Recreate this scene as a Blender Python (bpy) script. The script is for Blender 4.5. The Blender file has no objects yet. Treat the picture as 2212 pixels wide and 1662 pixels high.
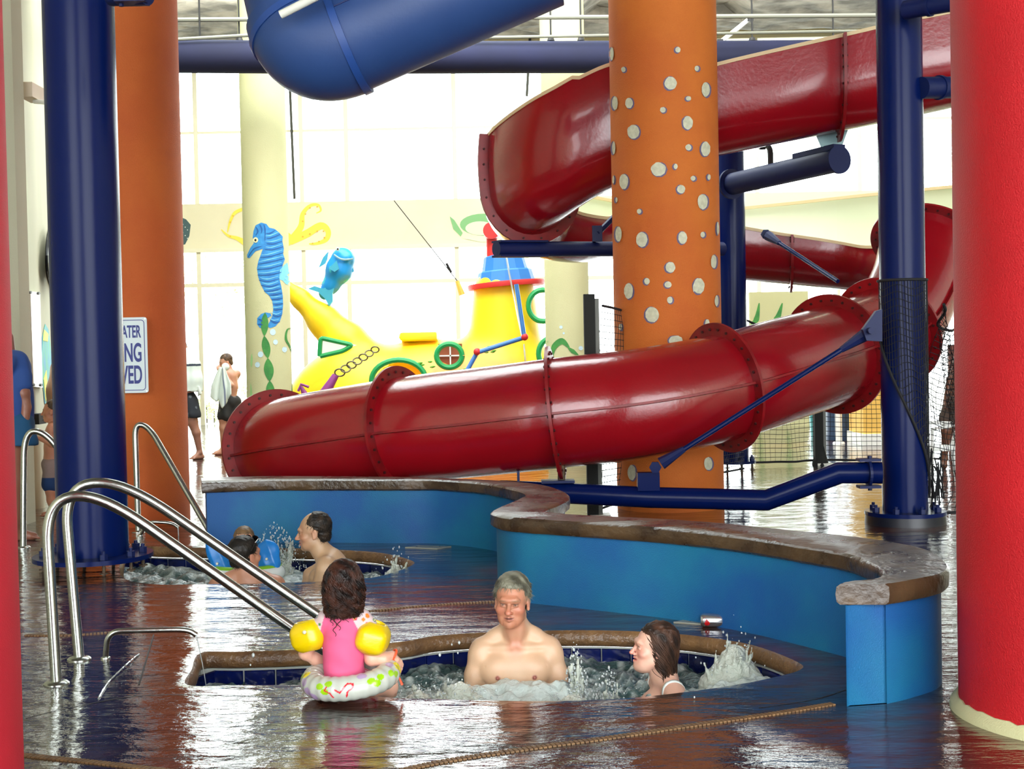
import bpy, bmesh, math, random
import numpy as np
import openvdb
from mathutils import Vector, Matrix, noise
from mathutils.geometry import tessellate_polygon
random.seed(7); RNG = np.random.default_rng(7)
scene = bpy.context.scene
COL = scene.collection
PI = math.pi
# ------------------------------------------------------------------ camera, world, lights, exposure
F, CX, CY, CAMH = 2900.0, 1106.0, 831.0, 1.41
PITCH, ROLL = 0.0238, 0.020
CAM = Vector((0, 0, CAMH))
FW = Vector((0, math.cos(PITCH), -math.sin(PITCH)))
U0 = Vector((0, math.sin(PITCH), math.cos(PITCH)))
R0 = Vector((1, 0, 0))
UP = U0 * math.cos(ROLL) + R0 * math.sin(ROLL)
RT = R0 * math.cos(ROLL) - U0 * math.sin(ROLL)
cam_data = bpy.data.cameras.new('camera')
cam_data.sensor_width = 36.0
cam_data.lens = F / 2212.0 * 36.0
cam_data.clip_end = 300
cam = bpy.data.objects.new('camera', cam_data); COL.objects.link(cam)
m = Matrix((RT, UP, -FW)).transposed().to_4x4(); m.translation = CAM
cam.matrix_world = m
scene.camera = cam
def ray(px, py): return (FW + RT * ((px - CX) / F) - UP * ((py - CY) / F))
def at(px, py, d): return CAM + ray(px, py) * d
def gr(px, py, z=0.0):
    r = ray(px, py); t = (z - CAMH) / r.z
    return CAM + r * t
def sc_at(d): return F / d

world = bpy.data.worlds.new('world'); scene.world = world; world.use_nodes = True
wn = world.node_tree.nodes; wn['Background'].inputs[0].default_value = (0.93, 0.98, 1.0, 1); wn['Background'].inputs[1].default_value = 12.0
scene.view_settings.view_transform = 'Standard'; scene.view_settings.look = 'None'
scene.view_settings.gamma = 1; scene.view_settings.use_curve_mapping = False
scene.view_settings.exposure = -0.3
scene.cycles.max_bounces = 7; scene.cycles.diffuse_bounces = 3; scene.cycles.glossy_bounces = 4
scene.cycles.transmission_bounces = 4; scene.cycles.transparent_max_bounces = 8
scene.cycles.caustics_reflective = False; scene.cycles.caustics_refractive = False
def area(name, loc, aim, sx, sy, power, col=(1, 1, 1), spread=180, portal=False):
    l = bpy.data.lights.new(name, 'AREA'); l.shape = 'RECTANGLE'; l.size = sx; l.size_y = sy; l.energy = power; l.color = col
    l.spread = math.radians(spread)
    if portal: l.cycles.is_portal = True
    o = bpy.data.objects.new(name, l); COL.objects.link(o); o.location = loc
    o.rotation_euler = (Vector(aim) - Vector(loc)).to_track_quat('-Z', 'Y').to_euler()
    return o
# unseen fill lights added to brighten the back hall, mural band and foreground
area('back_hall_fill', (2.5, 15.5, 7.6), (1.5, 25, 2.0), 14, 2.5, 1700, (1, 1, 0.95))  # added fill above the slides, tilted back to brighten the far zone
area('mural_band_fill', (1.0, 22.3, 7.25), (1.0, 28.6, 3.6), 22, 1.2, 1500, (1, 1, 0.94))  # added fill below the slab, aimed at the painted wall band
area('added_skylight_portal', (-1.7, 18, 8.3), (-1.7, 18, 0), 7, 9, 1, portal=True)  # sampling portal at the added ceiling skylight
area('rear_fill', (4.5, -7.5, 3.4), (1.5, 8, 1.2), 9, 5.0, 170, (0.98, 1.0, 0.88))  # added fill behind the camera; no glazing is built there
area('right_fill', (10.6, 9, 4.2), (0, 10, 1.5), 14, 5, 140, (0.95, 1, 1))  # added fill from the right, in front of a solid wall
area('window_portal', (-1, 28.6, 4), (-1, 0, 4), 24, 8, 1, portal=True)

# ------------------------------------------------------------------ materials
def lin(c):
    return tuple(((x / 255) / 12.92 if x / 255 <= 0.04045 else ((x / 255 + 0.055) / 1.055) ** 2.4) for x in c)
MATS = {}
def mat(name, col=(128, 128, 128), rough=0.5, metal=0.0, col2=None, scale=5.0, detail=4, bump=0.0, bscale=40.0, spec=0.5, coat=0.0, alpha=1.0, trans=0.0, emit=0.0, attr=False, ramp=(0.35, 0.65), rough2=None, sss=0.0, bstretch=None):
    if name in MATS: return MATS[name]
    mt = bpy.data.materials.new(name); mt.use_nodes = True; MATS[name] = mt
    nt = mt.node_tree; nd = nt.nodes; lk = nt.links; b = nd['Principled BSDF']
    c = (*lin(col), 1)
    b.inputs['Base Color'].default_value = c; b.inputs['Roughness'].default_value = rough; b.inputs['Metallic'].default_value = metal
    b.inputs['Specular IOR Level'].default_value = spec; b.inputs['Coat Weight'].default_value = coat; b.inputs['Coat Roughness'].default_value = 0.08
    b.inputs['Transmission Weight'].default_value = trans; b.inputs['Alpha'].default_value = alpha
    if sss: b.inputs['Subsurface Weight'].default_value = sss; b.inputs['Subsurface Radius'].default_value = (0.02, 0.008, 0.004)
    if emit: b.inputs['Emission Color'].default_value = c; b.inputs['Emission Strength'].default_value = emit
    tc = None
    if col2 or bump or rough2 is not None:
        tc = nd.new('ShaderNodeNewGeometry')
    if col2:
        n = nd.new('ShaderNodeTexNoise'); n.inputs['Scale'].default_value = scale; n.inputs['Detail'].default_value = detail
        lk.new(tc.outputs['Position'], n.inputs['Vector'])
        r = nd.new('ShaderNodeValToRGB'); r.color_ramp.elements[0].position = ramp[0]; r.color_ramp.elements[1].position = ramp[1]
        r.color_ramp.elements[0].color = c; r.color_ramp.elements[1].color = (*lin(col2), 1)
        lk.new(n.outputs['Fac'], r.inputs['Fac']); lk.new(r.outputs['Color'], b.inputs['Base Color'])
        if rough2 is not None:
            mr = nd.new('ShaderNodeMapRange'); mr.inputs['To Min'].default_value = rough; mr.inputs['To Max'].default_value = rough2
            mr.inputs['From Min'].default_value = 0.35; mr.inputs['From Max'].default_value = 0.65
            lk.new(n.outputs['Fac'], mr.inputs['Value']); lk.new(mr.outputs['Result'], b.inputs['Roughness'])
    if attr:
        a = nd.new('ShaderNodeVertexColor'); a.layer_name = 'Col'
        lk.new(a.outputs['Color'], b.inputs['Base Color'])
    if bump:
        n2 = nd.new('ShaderNodeTexNoise'); n2.inputs['Scale'].default_value = bscale; n2.inputs['Detail'].default_value = 3
        src = tc.outputs['Position']
        if bstretch:
            mp = nd.new('ShaderNodeMapping'); mp.inputs['Scale'].default_value = bstretch; lk.new(src, mp.inputs['Vector']); src = mp.outputs['Vector']
        lk.new(src, n2.inputs['Vector'])
        bp = nd.new('ShaderNodeBump'); bp.inputs['Strength'].default_value = bump; bp.inputs['Distance'].default_value = 0.01
        lk.new(n2.outputs['Fac'], bp.inputs['Height']); lk.new(bp.outputs['Normal'], b.inputs['Normal'])
    return mt
M_ORANGE = mat('orange_stucco', (200, 108, 32), 0.78, col2=(190, 94, 28), scale=1.5, bump=0.5, bscale=130)
M_ORANGE2 = mat('burnt_orange_stucco', (186, 92, 30), 0.78, col2=(176, 78, 26), scale=1.2, bump=0.5, bscale=130)
M_RED = mat('red_stucco', (188, 12, 26), 0.62, col2=(174, 8, 22), scale=2, bump=0.4, bscale=160)
M_REDL = mat('crimson_stucco', (196, 24, 46), 0.7, col2=(184, 20, 42), scale=2, bump=0.25, bscale=240)
M_BLUE = mat('blue_gloss_paint', (4, 21, 74), 0.26, coat=0.0, spec=0.14, bump=0.18, bscale=9, bstretch=(1, 1, 0.12))
M_BLUED = mat('dark_blue_gloss_paint', (8, 24, 74), 0.5, coat=0.0, spec=0.3, bump=0.15, bscale=12)
M_SLIDE = mat('red_fibreglass', (150, 12, 24), 0.22, coat=0.35, col2=(134, 10, 22), scale=0.8, bump=0.16, bscale=26)
M_SLIDEF = mat('red_flange', (142, 14, 22), 0.4, col2=(112, 12, 18), scale=6)
M_CREAMG = mat('cream_gelcoat', (222, 226, 200), 0.35, col2=(212, 218, 190), scale=1)
M_BSLIDE = mat('blue_fibreglass', (44, 76, 134), 0.5, col2=(38, 68, 124), scale=1.2, bump=0.1, bscale=30)
M_DUCT = mat('dark_duct_fabric', (14, 20, 56), 0.85, col2=(10, 16, 48), scale=1.5)
M_CREAM = mat('cream_stucco', (196, 194, 150), 0.8, col2=(186, 186, 142), scale=1, bump=0.3, bscale=120)
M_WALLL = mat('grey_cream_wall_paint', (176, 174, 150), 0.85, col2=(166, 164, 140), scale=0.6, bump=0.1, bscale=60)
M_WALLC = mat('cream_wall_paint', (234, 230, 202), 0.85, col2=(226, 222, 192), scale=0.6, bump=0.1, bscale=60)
M_PBLUE = mat('turquoise_wall_paint', (4, 80, 142), 0.6, col2=(6, 108, 142), scale=1.6, detail=8, bump=0.3, bscale=190, ramp=(0.38, 0.68))
M_CAP = mat('brown_cap_stone', (84, 64, 42), 0.36, col2=(50, 36, 26), scale=5, detail=10, bump=0.6, bscale=24, rough2=0.24)
M_COPING = mat('tan_coping_stone', (132, 98, 62), 0.34, col2=(92, 66, 44), scale=9, detail=8, bump=0.8, bscale=50)
M_TILE = mat('navy_tile', (10, 24, 92), 0.12, col2=(6, 16, 62), scale=6, coat=0.5)
M_GROUT = mat('grout', (168, 172, 166), 0.7)
M_STEEL = mat('brushed_steel', (178, 182, 176), 0.24, 1.0, bump=0.05, bscale=60)
M_SHELL = mat('pool_shell', (96, 122, 122), 0.5)
M_BLACK = mat('black_rubber', (14, 14, 16), 0.6)
M_CONC = mat('rough_concrete', (150, 146, 134), 0.9, col2=(84, 82, 74), scale=2.2, detail=10, bump=1.0, bscale=8)
M_WHITE = mat('white_paint', (238, 240, 236), 0.5)
M_TAN = mat('tan_grate', (130, 98, 62), 0.6, col2=(104, 76, 48), scale=30)
M_RUST = mat('rusty_bolt', (92, 72, 48), 0.6, col2=(60, 44, 30), scale=50)
M_STEELW = mat('white_metal', (226, 228, 216), 0.4)

# wet stamped concrete: slate blue, brown and rust stains under a thin film of water
def wet_floor_material():
    mt = bpy.data.materials.new('wet_stamped_concrete'); mt.use_nodes = True
    nt = mt.node_tree; nd = nt.nodes; lk = nt.links; b = nd['Principled BSDF']
    g = nd.new('ShaderNodeNewGeometry')
    def nz(scale, detail, st=(1, 1, 1), rot=0):
        mp = nd.new('ShaderNodeMapping'); mp.inputs['Scale'].default_value = st; mp.inputs['Rotation'].default_value = (0, 0, rot)
        n = nd.new('ShaderNodeTexNoise'); n.inputs['Scale'].default_value = scale; n.inputs['Detail'].default_value = detail
        lk.new(g.outputs['Position'], mp.inputs['Vector']); lk.new(mp.outputs['Vector'], n.inputs['Vector']); return n
    a = nz(0.9, 5)
    r = nd.new('ShaderNodeValToRGB'); e = r.color_ramp.elements
    e[0].position = 0.36; e[0].color = (*lin((30, 32, 52)), 1); e[1].position = 0.66; e[1].color = (*lin((112, 46, 24)), 1)
    x = e.new(0.47); x.color = (*lin((62, 52, 48)), 1); x = e.new(0.55); x.color = (*lin((84, 46, 32)), 1)
    lk.new(a.outputs['Fac'], r.inputs['Fac'])
    a2 = nz(14, 8); mx = nd.new('ShaderNodeMixRGB'); mx.blend_type = 'MULTIPLY'; mx.inputs['Fac'].default_value = 0.6
    r2 = nd.new('ShaderNodeValToRGB'); r2.color_ramp.elements[0].position = 0.3; r2.color_ramp.elements[0].color = (0.35, 0.35, 0.35, 1); r2.color_ramp.elements[1].position = 0.7
    lk.new(a2.outputs['Fac'], r2.inputs['Fac']); lk.new(r.outputs['Color'], mx.inputs[1]); lk.new(r2.outputs['Color'], mx.inputs[2])
    lk.new(mx.outputs[0], b.inputs['Base Color'])
    w = nz(0.75, 4, (0.6, 1.3, 1))
    mr = nd.new('ShaderNodeMapRange'); mr.inputs['From Min'].default_value = 0.42; mr.inputs['From Max'].default_value = 0.62
    mr.inputs['To Min'].default_value = 0.02; mr.inputs['To Max'].default_value = 0.1
    lk.new(w.outputs['Fac'], mr.inputs['Value']); lk.new(mr.outputs['Result'], b.inputs['Roughness'])
    b.inputs['IOR'].default_value = 1.6; b.inputs['Coat Weight'].default_value = 0.4; b.inputs['Coat Roughness'].default_value = 0.02; b.inputs['Coat IOR'].default_value = 1.33
    # slate ridges poking through the film, stronger where it is drier
    s1 = nz(3.2, 7, (0.8, 2.0, 1), 0.15); s2 = nz(26, 4, (0.7, 1.5, 1), 0.1)
    rr = nd.new('ShaderNodeMapRange'); rr.inputs['From Min'].default_value = 0.4; rr.inputs['From Max'].default_value = 0.6; rr.inputs['To Min'].default_value = 0.55; rr.inputs['To Max'].default_value = 1.0
    lk.new(w.outputs['Fac'], rr.inputs['Value'])
    b1 = nd.new('ShaderNodeBump'); b1.inputs['Distance'].default_value = 0.02; lk.new(rr.outputs['Result'], b1.inputs['Strength']); lk.new(s1.outputs['Fac'], b1.inputs['Height'])
    b2 = nd.new('ShaderNodeBump'); b2.inputs['Distance'].default_value = 0.003; b2.inputs['Strength'].default_value = 0.55; lk.new(s2.outputs['Fac'], b2.inputs['Height']); lk.new(b1.outputs['Normal'], b2.inputs['Normal'])
    lk.new(b2.outputs['Normal'], b.inputs['Normal']); lk.new(b2.outputs['Normal'], b.inputs['Coat Normal'])
    return mt
M_FLOOR = wet_floor_material()
def glass_material():
    mt = bpy.data.materials.new('window_glass'); mt.use_nodes = True; nt = mt.node_tree; nd = nt.nodes; lk = nt.links
    nd.remove(nd['Principled BSDF']); o = nd['Material Output']
    t = nd.new('ShaderNodeBsdfTransparent'); t.inputs[0].default_value = (0.96, 0.98, 0.97, 1); gl = nd.new('ShaderNodeBsdfGlossy'); gl.inputs['Roughness'].default_value = 0.02
    fr = nd.new('ShaderNodeFresnel'); fr.inputs['IOR'].default_value = 1.25; mx = nd.new('ShaderNodeMixShader')
    lk.new(fr.outputs[0], mx.inputs[0]); lk.new(t.outputs[0], mx.inputs[1]); lk.new(gl.outputs[0], mx.inputs[2]); lk.new(mx.outputs[0], o.inputs['Surface'])
    return mt
M_GLASS = glass_material()

# ------------------------------------------------------------------ builders
def tag(o, label=None, cat=None, group=None, kind=None):
    if label: o['label'] = label
    if cat: o['category'] = cat
    if group: o['group'] = group
    if kind: o['kind'] = kind
    return o
def thing(name, loc, label, cat, group=None):
    o = bpy.data.objects.new(name, None); COL.objects.link(o); o.location = loc; o.empty_display_size = 0.1
    return tag(o, label, cat, group)
def wloc(o):
    v = Vector(o.location)
    while o.parent: o = o.parent; v = v + Vector(o.location)
    return v
def mobj(name, V, Fc, material, parent=None, smooth=True, ang=35, cols=None, label=None):
    V = np.asarray(V, dtype=np.float64).reshape(-1, 3)
    lo, hi = V.min(0), V.max(0); c = np.array([(lo[0] + hi[0]) / 2, (lo[1] + hi[1]) / 2, lo[2]])
    me = bpy.data.meshes.new(name)
    if isinstance(Fc, np.ndarray) and Fc.shape[1] == 4:
        n = len(Fc); me.vertices.add(len(V)); me.vertices.foreach_set('co', (V - c).astype(np.float32).ravel())
        me.loops.add(4 * n); me.loops.foreach_set('vertex_index', Fc.astype(np.int32).ravel())
        me.polygons.add(n); me.polygons.foreach_set('loop_start', np.arange(0, 4 * n, 4, dtype=np.int32)); me.update(calc_edges=True)
    else:
        me.from_pydata((V - c).tolist(), [], [list(map(int, f)) for f in Fc]); me.update()
    if smooth:
        me.polygons.foreach_set('use_smooth', np.ones(len(me.polygons), dtype=bool))
        if ang and len(me.polygons) < 60000: me.set_sharp_from_angle(angle=math.radians(ang))
    if cols is not None:
        ca = me.color_attributes.new('Col', 'FLOAT_COLOR', 'POINT')
        cc = np.ones((len(V), 4), dtype=np.float32); cc[:, :3] = cols; ca.data.foreach_set('color', cc.ravel())
    me.materials.append(material)
    o = bpy.data.objects.new(name, me); COL.objects.link(o)
    loc = Vector(c)
    if parent: o.parent = parent; loc = loc - wloc(parent)
    o.location = loc
    if label: o['label'] = label
    return o
class MB:
    def __init__(s): s.V = []; s.F = []; s.n = 0
    def add(s, V, Fc):
        s.V.extend([tuple(v) for v in V]); s.F.extend([tuple(i + s.n for i in f) for f in Fc]); s.n += len(V); return s
    def box(s, c, size, R=None):
        hx, hy, hz = size[0] / 2, size[1] / 2, size[2] / 2
        vs = [Vector((x, y, z)) for x in (-hx, hx) for y in (-hy, hy) for z in (-hz, hz)]
        if R is not None: vs = [R @ v for v in vs]
        c = Vector(c)
        return s.add([v + c for v in vs], [(0, 1, 3, 2), (4, 6, 7, 5), (0, 4, 5, 1), (2, 3, 7, 6), (0, 2, 6, 4), (1, 5, 7, 3)])
    def tube(s, pts, r, n=12, caps=True, up=None, rx=None):
        pts = [Vector(p) for p in pts]; k = len(pts); rs = r if hasattr(r, '__len__') else [r] * k
        T = [(pts[min(i + 1, k - 1)] - pts[max(i - 1, 0)]).normalized() for i in range(k)]
        a = Vector((0, 0, 1)) if abs(T[0].z) < 0.9 else Vector((1, 0, 0))
        N = (a - T[0] * a.dot(T[0])).normalized(); V = []; Fs = []
        for i in range(k):
            N = (N - T[i] * N.dot(T[i])).normalized(); B = T[i].cross(N)
            for j in range(n):
                t = 2 * PI * j / n; V.append(pts[i] + (N * math.cos(t) + B * math.sin(t)) * rs[i])
        for i in range(k - 1):
            for j in range(n):
                j2 = (j + 1) % n; Fs.append((i * n + j, i * n + j2, (i + 1) * n + j2, (i + 1) * n + j))
        if caps: Fs.append(tuple(range(n - 1, -1, -1))); Fs.append(tuple((k - 1) * n + j for j in range(n)))
        return s.add(V, Fs)
    def lathe(s, prof, c=(0, 0, 0), n=32, R=None, caps=True):
        c = Vector(c); V = []; Fs = []; k = len(prof)
        for (r, z) in prof:
            for j in range(n):
                t = 2 * PI * j / n; v = Vector((r * math.cos(t), r * math.sin(t), z)); V.append(c + (R @ v if R is not None else v))
        for i in range(k - 1):
            for j in range(n):
                j2 = (j + 1) % n; Fs.append((i * n + j, i * n + j2, (i + 1) * n + j2, (i + 1) * n + j))
        if caps: Fs.append(tuple(range(n - 1, -1, -1))); Fs.append(tuple((k - 1) * n + j for j in range(n)))
        return s.add(V, Fs)
    def prism(s, poly, z0, z1):
        n = len(poly); V = [Vector((p[0], p[1], z0)) for p in poly] + [Vector((p[0], p[1], z1)) for p in poly]
        Fs = [(i, (i + 1) % n, n + (i + 1) % n, n + i) for i in range(n)]
        for tr in tessellate_polygon([[Vector((p[0], p[1], 0)) for p in poly]]): Fs.append(tuple(tr)); Fs.append(tuple(n + i for i in tr[::-1]))
        return s.add(V, Fs)
    def build(s, name, material, parent=None, **k): return mobj(name, s.V, s.F, material, parent, **k)
def ico(sub=1):
    bm = bmesh.new(); bmesh.ops.create_icosphere(bm, subdivisions=sub, radius=1); bm.verts.ensure_lookup_table()
    V = np.array([v.co[:] for v in bm.verts]); Fs = [tuple(v.index for v in f.verts) for f in bm.faces]; bm.free(); return V, Fs
ICO1, ICO2 = ico(1), ico(2)
def zrot(axis):
    return Vector(axis).normalized().to_track_quat('Z', 'Y').to_matrix()
def catmull(P, n=8, closed=False):
    P = [np.array(p, dtype=float) for p in P]; out = []; k = len(P)
    for i in range(k if closed else k - 1):
        g = (lambda j: P[j % k]) if closed else (lambda j: P[min(max(j, 0), k - 1)])
        a, b, c, d = g(i - 1), g(i), g(i + 1), g(i + 2)
        for t in np.linspace(0, 1, n, endpoint=False):
            out.append(0.5 * (2 * b + (c - a) * t + (2 * a - 5 * b + 4 * c - d) * t * t + (3 * b - a - 3 * c + d) * t ** 3))
    if not closed: out.append(P[-1])
    return out
def bend_path(P, r=0.08, n=6):
    P = [Vector(p) for p in P]; out = [P[0]]
    for i in range(1, len(P) - 1):
        rr = r[i - 1] if hasattr(r, '__len__') else r
        a = (P[i - 1] - P[i]); b = (P[i + 1] - P[i]); ra = min(rr, a.length * 0.49); rb = min(rr, b.length * 0.49)
        s = P[i] + a.normalized() * ra; e = P[i] + b.normalized() * rb
        for t in np.linspace(0, 1, n): out.append(s * (1 - t) ** 2 + P[i] * 2 * t * (1 - t) + e * t * t)
    out.append(P[-1]); return out
def resample(pts, step):
    pts = [np.array(p, dtype=float) for p in pts]; d = [0.0]
    for a, b in zip(pts, pts[1:]): d.append(d[-1] + np.linalg.norm(b - a))
    n = max(2, int(round(d[-1] / step)) + 1); t = np.linspace(0, d[-1], n); A = np.array(pts)
    return np.stack([np.interp(t, d, A[:, i]) for i in range(A.shape[1])], 1), d[-1]
# ------------------------------------------------------------------ setting: pools' outlines, floor, walls, ceiling
WZ = -0.155
near_px = [(403, 1480), (412, 1446), (432, 1410), (520, 1407), (640, 1403), (760, 1396), (871, 1385), (940, 1373), (1060, 1365), (1211, 1361), (1345, 1362), (1450, 1368),
           (1519, 1375), (1627, 1393), (1725, 1430), (1728, 1448), (1656, 1467), (1575, 1482), (1482, 1495), (1374, 1507), (1262, 1513), (1157, 1515), (1040, 1513), (940, 1510), (850, 1508), (790, 1500), (740, 1482), (650, 1480), (520, 1480)]
NEAR = [gr(*p) for p in near_px]
far_px = [(262, 1246), (262, 1200), (275, 1180), (360, 1181), (450, 1183), (540, 1184), (627, 1184), (744, 1188), (830, 1195), (893, 1212), (885, 1224), (846, 1238), (803, 1248), (730, 1254), (640, 1258), (540, 1261), (440, 1262), (330, 1262)]
FAR = [gr(*p) for p in far_px]
def smooth_loop(P, n=5): return [Vector(p) for p in catmull(P, n, closed=True)]
NEARS, FARS = smooth_loop(NEAR, 5), smooth_loop(FAR, 5)
def ccw(P):
    a = sum(P[i].x * P[(i + 1) % len(P)].y - P[(i + 1) % len(P)].x * P[i].y for i in range(len(P)))
    return P if a > 0 else P[::-1]
NEARS, FARS = ccw(NEARS), ccw(FARS)
def offset_loop(P, d):   # d > 0 outwards for a ccw loop
    n = len(P); out = []
    for i in range(n):
        t = (P[(i + 1) % n] - P[i - 1]); t.z = 0; t.normalize(); out.append(P[i] + Vector((t.y, -t.x, 0)) * d)
    return out
def floor_mesh():
    bm = bmesh.new(); edges = []
    outer = [Vector((-14, -9, 0)), Vector((16, -9, 0)), Vector((16, 28.6, 0)), Vector((-14, 28.6, 0))]
    for loop in (outer, offset_loop(NEARS, 0.11), offset_loop(FARS, 0.11)):
        vs = [bm.verts.new(p) for p in loop]
        for i in range(len(vs)): edges.append(bm.edges.new((vs[i], vs[(i + 1) % len(vs)])))
    bmesh.ops.triangle_fill(bm, use_beauty=True, use_dissolve=False, edges=edges)
    bm.verts.ensure_lookup_table(); bm.verts.index_update()
    V = [v.co[:] for v in bm.verts]; Fs = [tuple(v.index for v in f.verts) for f in bm.faces]
    def inside(x, y, P):
        c = False; n = len(P)
        for i in range(n):
            a, b = P[i], P[(i + 1) % n]
            if (a.y > y) != (b.y > y) and x < (b.x - a.x) * (y - a.y) / (b.y - a.y) + a.x: c = not c
        return c
    O1, O2 = offset_loop(NEARS, 0.11), offset_loop(FARS, 0.11); out = []
    for f in Fs:
        cx = sum(V[i][0] for i in f) / 3; cy = sum(V[i][1] for i in f) / 3
        if inside(cx, cy, O1) or inside(cx, cy, O2): continue
        a, b, c = (Vector(V[i]) for i in f)
        out.append(f if (b - a).cross(c - a).z > 0 else f[::-1])
    bm.free(); return V, out
V_, F_ = floor_mesh()
tag(mobj('floor', V_, F_, M_FLOOR, smooth=False), kind='structure')
def inside_poly(x, y, P):
    c = np.zeros(np.shape(x), bool); n = len(P)
    for i in range(n):
        a, b = P[i], P[(i + 1) % n]
        if a.y == b.y: continue
        q = ((a.y > y) != (b.y > y)) & (x < (b.x - a.x) * (y - a.y) / (b.y - a.y) + a.x); c ^= q
    return c
def pool(loop, which, label, tile_w=0.15, tile_from=None):
    c = sum(loop, Vector()) / len(loop)
    t = thing('spa_pool', (c.x, c.y, -0.9), label, 'pool')
    n = len(loop)
    # shell: walls and bottom below the tiles
    V = [(p.x, p.y, -0.09) for p in loop] + [(p.x, p.y, -0.9) for p in loop]
    Fs = [(i, (i + 1) % n, n + (i + 1) % n, n + i) for i in range(n)]
    for tr in tessellate_polygon([[Vector((p.x, p.y, 0)) for p in loop]]): Fs.append(tuple(n + i for i in tr))
    mobj('pool_shell', V, Fs, M_GROUT if False else M_SHELL, t, smooth=False)
    # coping: flush with the deck outside, bullnose that overhangs the tiles
    prof = [(0.112, -0.06), (0.112, 0.0), (0.04, 0.001), (-0.004, -0.002), (-0.016, -0.010), (-0.026, -0.028), (-0.03, -0.048), (-0.024, -0.07), (-0.01, -0.083), (0.03, -0.088)]
    rings = [[q + Vector((0, 0, z)) for q in offset_loop(loop, d)] for d, z in prof]; V = [v for r in rings for v in r]; Fs = []
    for k in range(len(prof) - 1):
        for i in range(n): Fs.append((k * n + i, k * n + (i + 1) % n, (k + 1) * n + (i + 1) % n, (k + 1) * n + i))
    mobj('coping_top', V[:4 * n], [f[::-1] for f in Fs[:3 * n]], M_FLOOR, t, ang=60, label='wet deck-coloured top of the coping')
    mobj('coping_nose', V[3 * n:], [tuple(i - 3 * n for i in f[::-1]) for f in Fs[3 * n:]], M_COPING, t, ang=60)
    gl = offset_loop(loop, -0.003); V = [q + Vector((0, 0, -0.085)) for q in gl] + [q + Vector((0, 0, -0.26)) for q in gl]
    mobj('grout_band', V, [(i, (i + 1) % n, n + (i + 1) % n, n + i) for i in range(n)], M_GROUT, t, smooth=False)
    P, L = resample([p[:] for p in loop] + [loop[0][:]], tile_w); k = len(P) - 1; tw = L / k; proto = None
    for i in range(k):
        a, b = Vector(P[i]), Vector(P[i + 1]); mid = (a + b) / 2; tx = (b - a).normalized(); nn = Vector((-tx.y, tx.x, 0))
        cc = mid + nn * 0.013 + Vector((0, 0, -0.168)); R = Matrix((tx, nn, Vector((0, 0, 1)))).transposed()
        if proto is None:
            mb = MB(); w, h = tw * 0.965 / 2, 0.0745; b_ = 0.004
            vs = [(-w, -0.004, -h), (w, -0.004, -h), (w, -0.004, h), (-w, -0.004, h), (-w + b_, 0.004, -h + b_), (w - b_, 0.004, -h + b_), (w - b_, 0.004, h - b_), (-w + b_, 0.004, h - b_)]
            mb.add(vs, [(4, 5, 6, 7), (0, 1, 5, 4), (1, 2, 6, 5), (2, 3, 7, 6), (3, 0, 4, 7)])
            proto = bpy.data.meshes.new('tile'); proto.from_pydata([v for v in mb.V], [], [f[::-1] for f in mb.F]); proto.materials.append(M_TILE)
        o = bpy.data.objects.new('tile', proto); COL.objects.link(o); o.parent = t
        o.matrix_basis = Matrix.Translation(cc - Vector(t.location)) @ R.to_4x4()
    return t
pool(NEARS, 0, 'near round spa pool with tan rounded coping and navy waterline tiles', 0.152)
pool(FARS, 1, 'far spa pool in front of the low blue wall, man with sunglasses bathing in it', 0.15)

def water(loop, cells, seedv, label, swell, foam_pts):
    xs = [p.x for p in loop]; ys = [p.y for p in loop]
    nx = int((max(xs) - min(xs)) / cells) + 2; ny = int((max(ys) - min(ys)) / cells) + 2
    X, Y = np.meshgrid(min(xs) + np.arange(nx) * cells, min(ys) + np.arange(ny) * cells)
    Z = np.zeros_like(X); foam = np.zeros_like(X)
    w1 = sum(np.sin((X * math.cos(a) + Y * math.sin(a)) * f + p) for a, f, p in zip(RNG.uniform(0, 6.3, 6), RNG.uniform(5, 14, 6), RNG.uniform(0, 6.3, 6))) * .02
    for k in range(46):
        a = RNG.uniform(0, 2 * PI); f = RNG.uniform(12, 150); Z += np.sin(((X + w1) * math.cos(a) + (Y - w1) * math.sin(a)) * f + RNG.uniform(0, 6.3)) * 0.13 / f
    for (fx, fy, r, h) in foam_pts:
        q = np.exp(-((X - fx) ** 2 + (Y - fy) ** 2) / r ** 2); Z += q * h; foam += q
    Z = np.clip(Z, -0.03, 0.1) + WZ
    nn = np.zeros_like(X)
    for k in range(18):
        a = RNG.uniform(0, 2 * PI); f = RNG.uniform(20, 90); nn += np.sin((X * math.cos(a) + Y * math.sin(a)) * f + RNG.uniform(0, 6.3))
    foam = np.clip(foam * (.45 + nn * .06) + np.clip(nn / 6 - .3, 0, 1) * 1.2 + (Z - WZ) * 14 + 0.02, 0, 1)
    base = np.array(lin((58, 84, 84))); wht = np.array(lin((196, 208, 204)))
    C = base[None] * (1 - foam.reshape(-1, 1)) + wht[None] * foam.reshape(-1, 1)
    ins = inside_poly(X, Y, offset_loop(loop, 0.012)); idx = np.arange(nx * ny).reshape(ny, nx)
    q = ins[:-1, :-1] & ins[1:, :-1] & ins[:-1, 1:] & ins[1:, 1:]
    Fs = np.stack([idx[:-1, :-1][q], idx[:-1, 1:][q], idx[1:, 1:][q], idx[1:, :-1][q]], 1)
    used = np.unique(Fs); remap = -np.ones(nx * ny, int); remap[used] = np.arange(len(used))
    V = np.stack([X.ravel(), Y.ravel(), Z.ravel()], 1)[used]
    mt = mat('pool_water', rough=0.08, attr=True, bump=0.9, bscale=60, spec=0.6)
    o = mobj('pool_water', V, remap[Fs], mt, None, ang=0, cols=C[used]); tag(o, label, 'water', kind='stuff')
    return o
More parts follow.
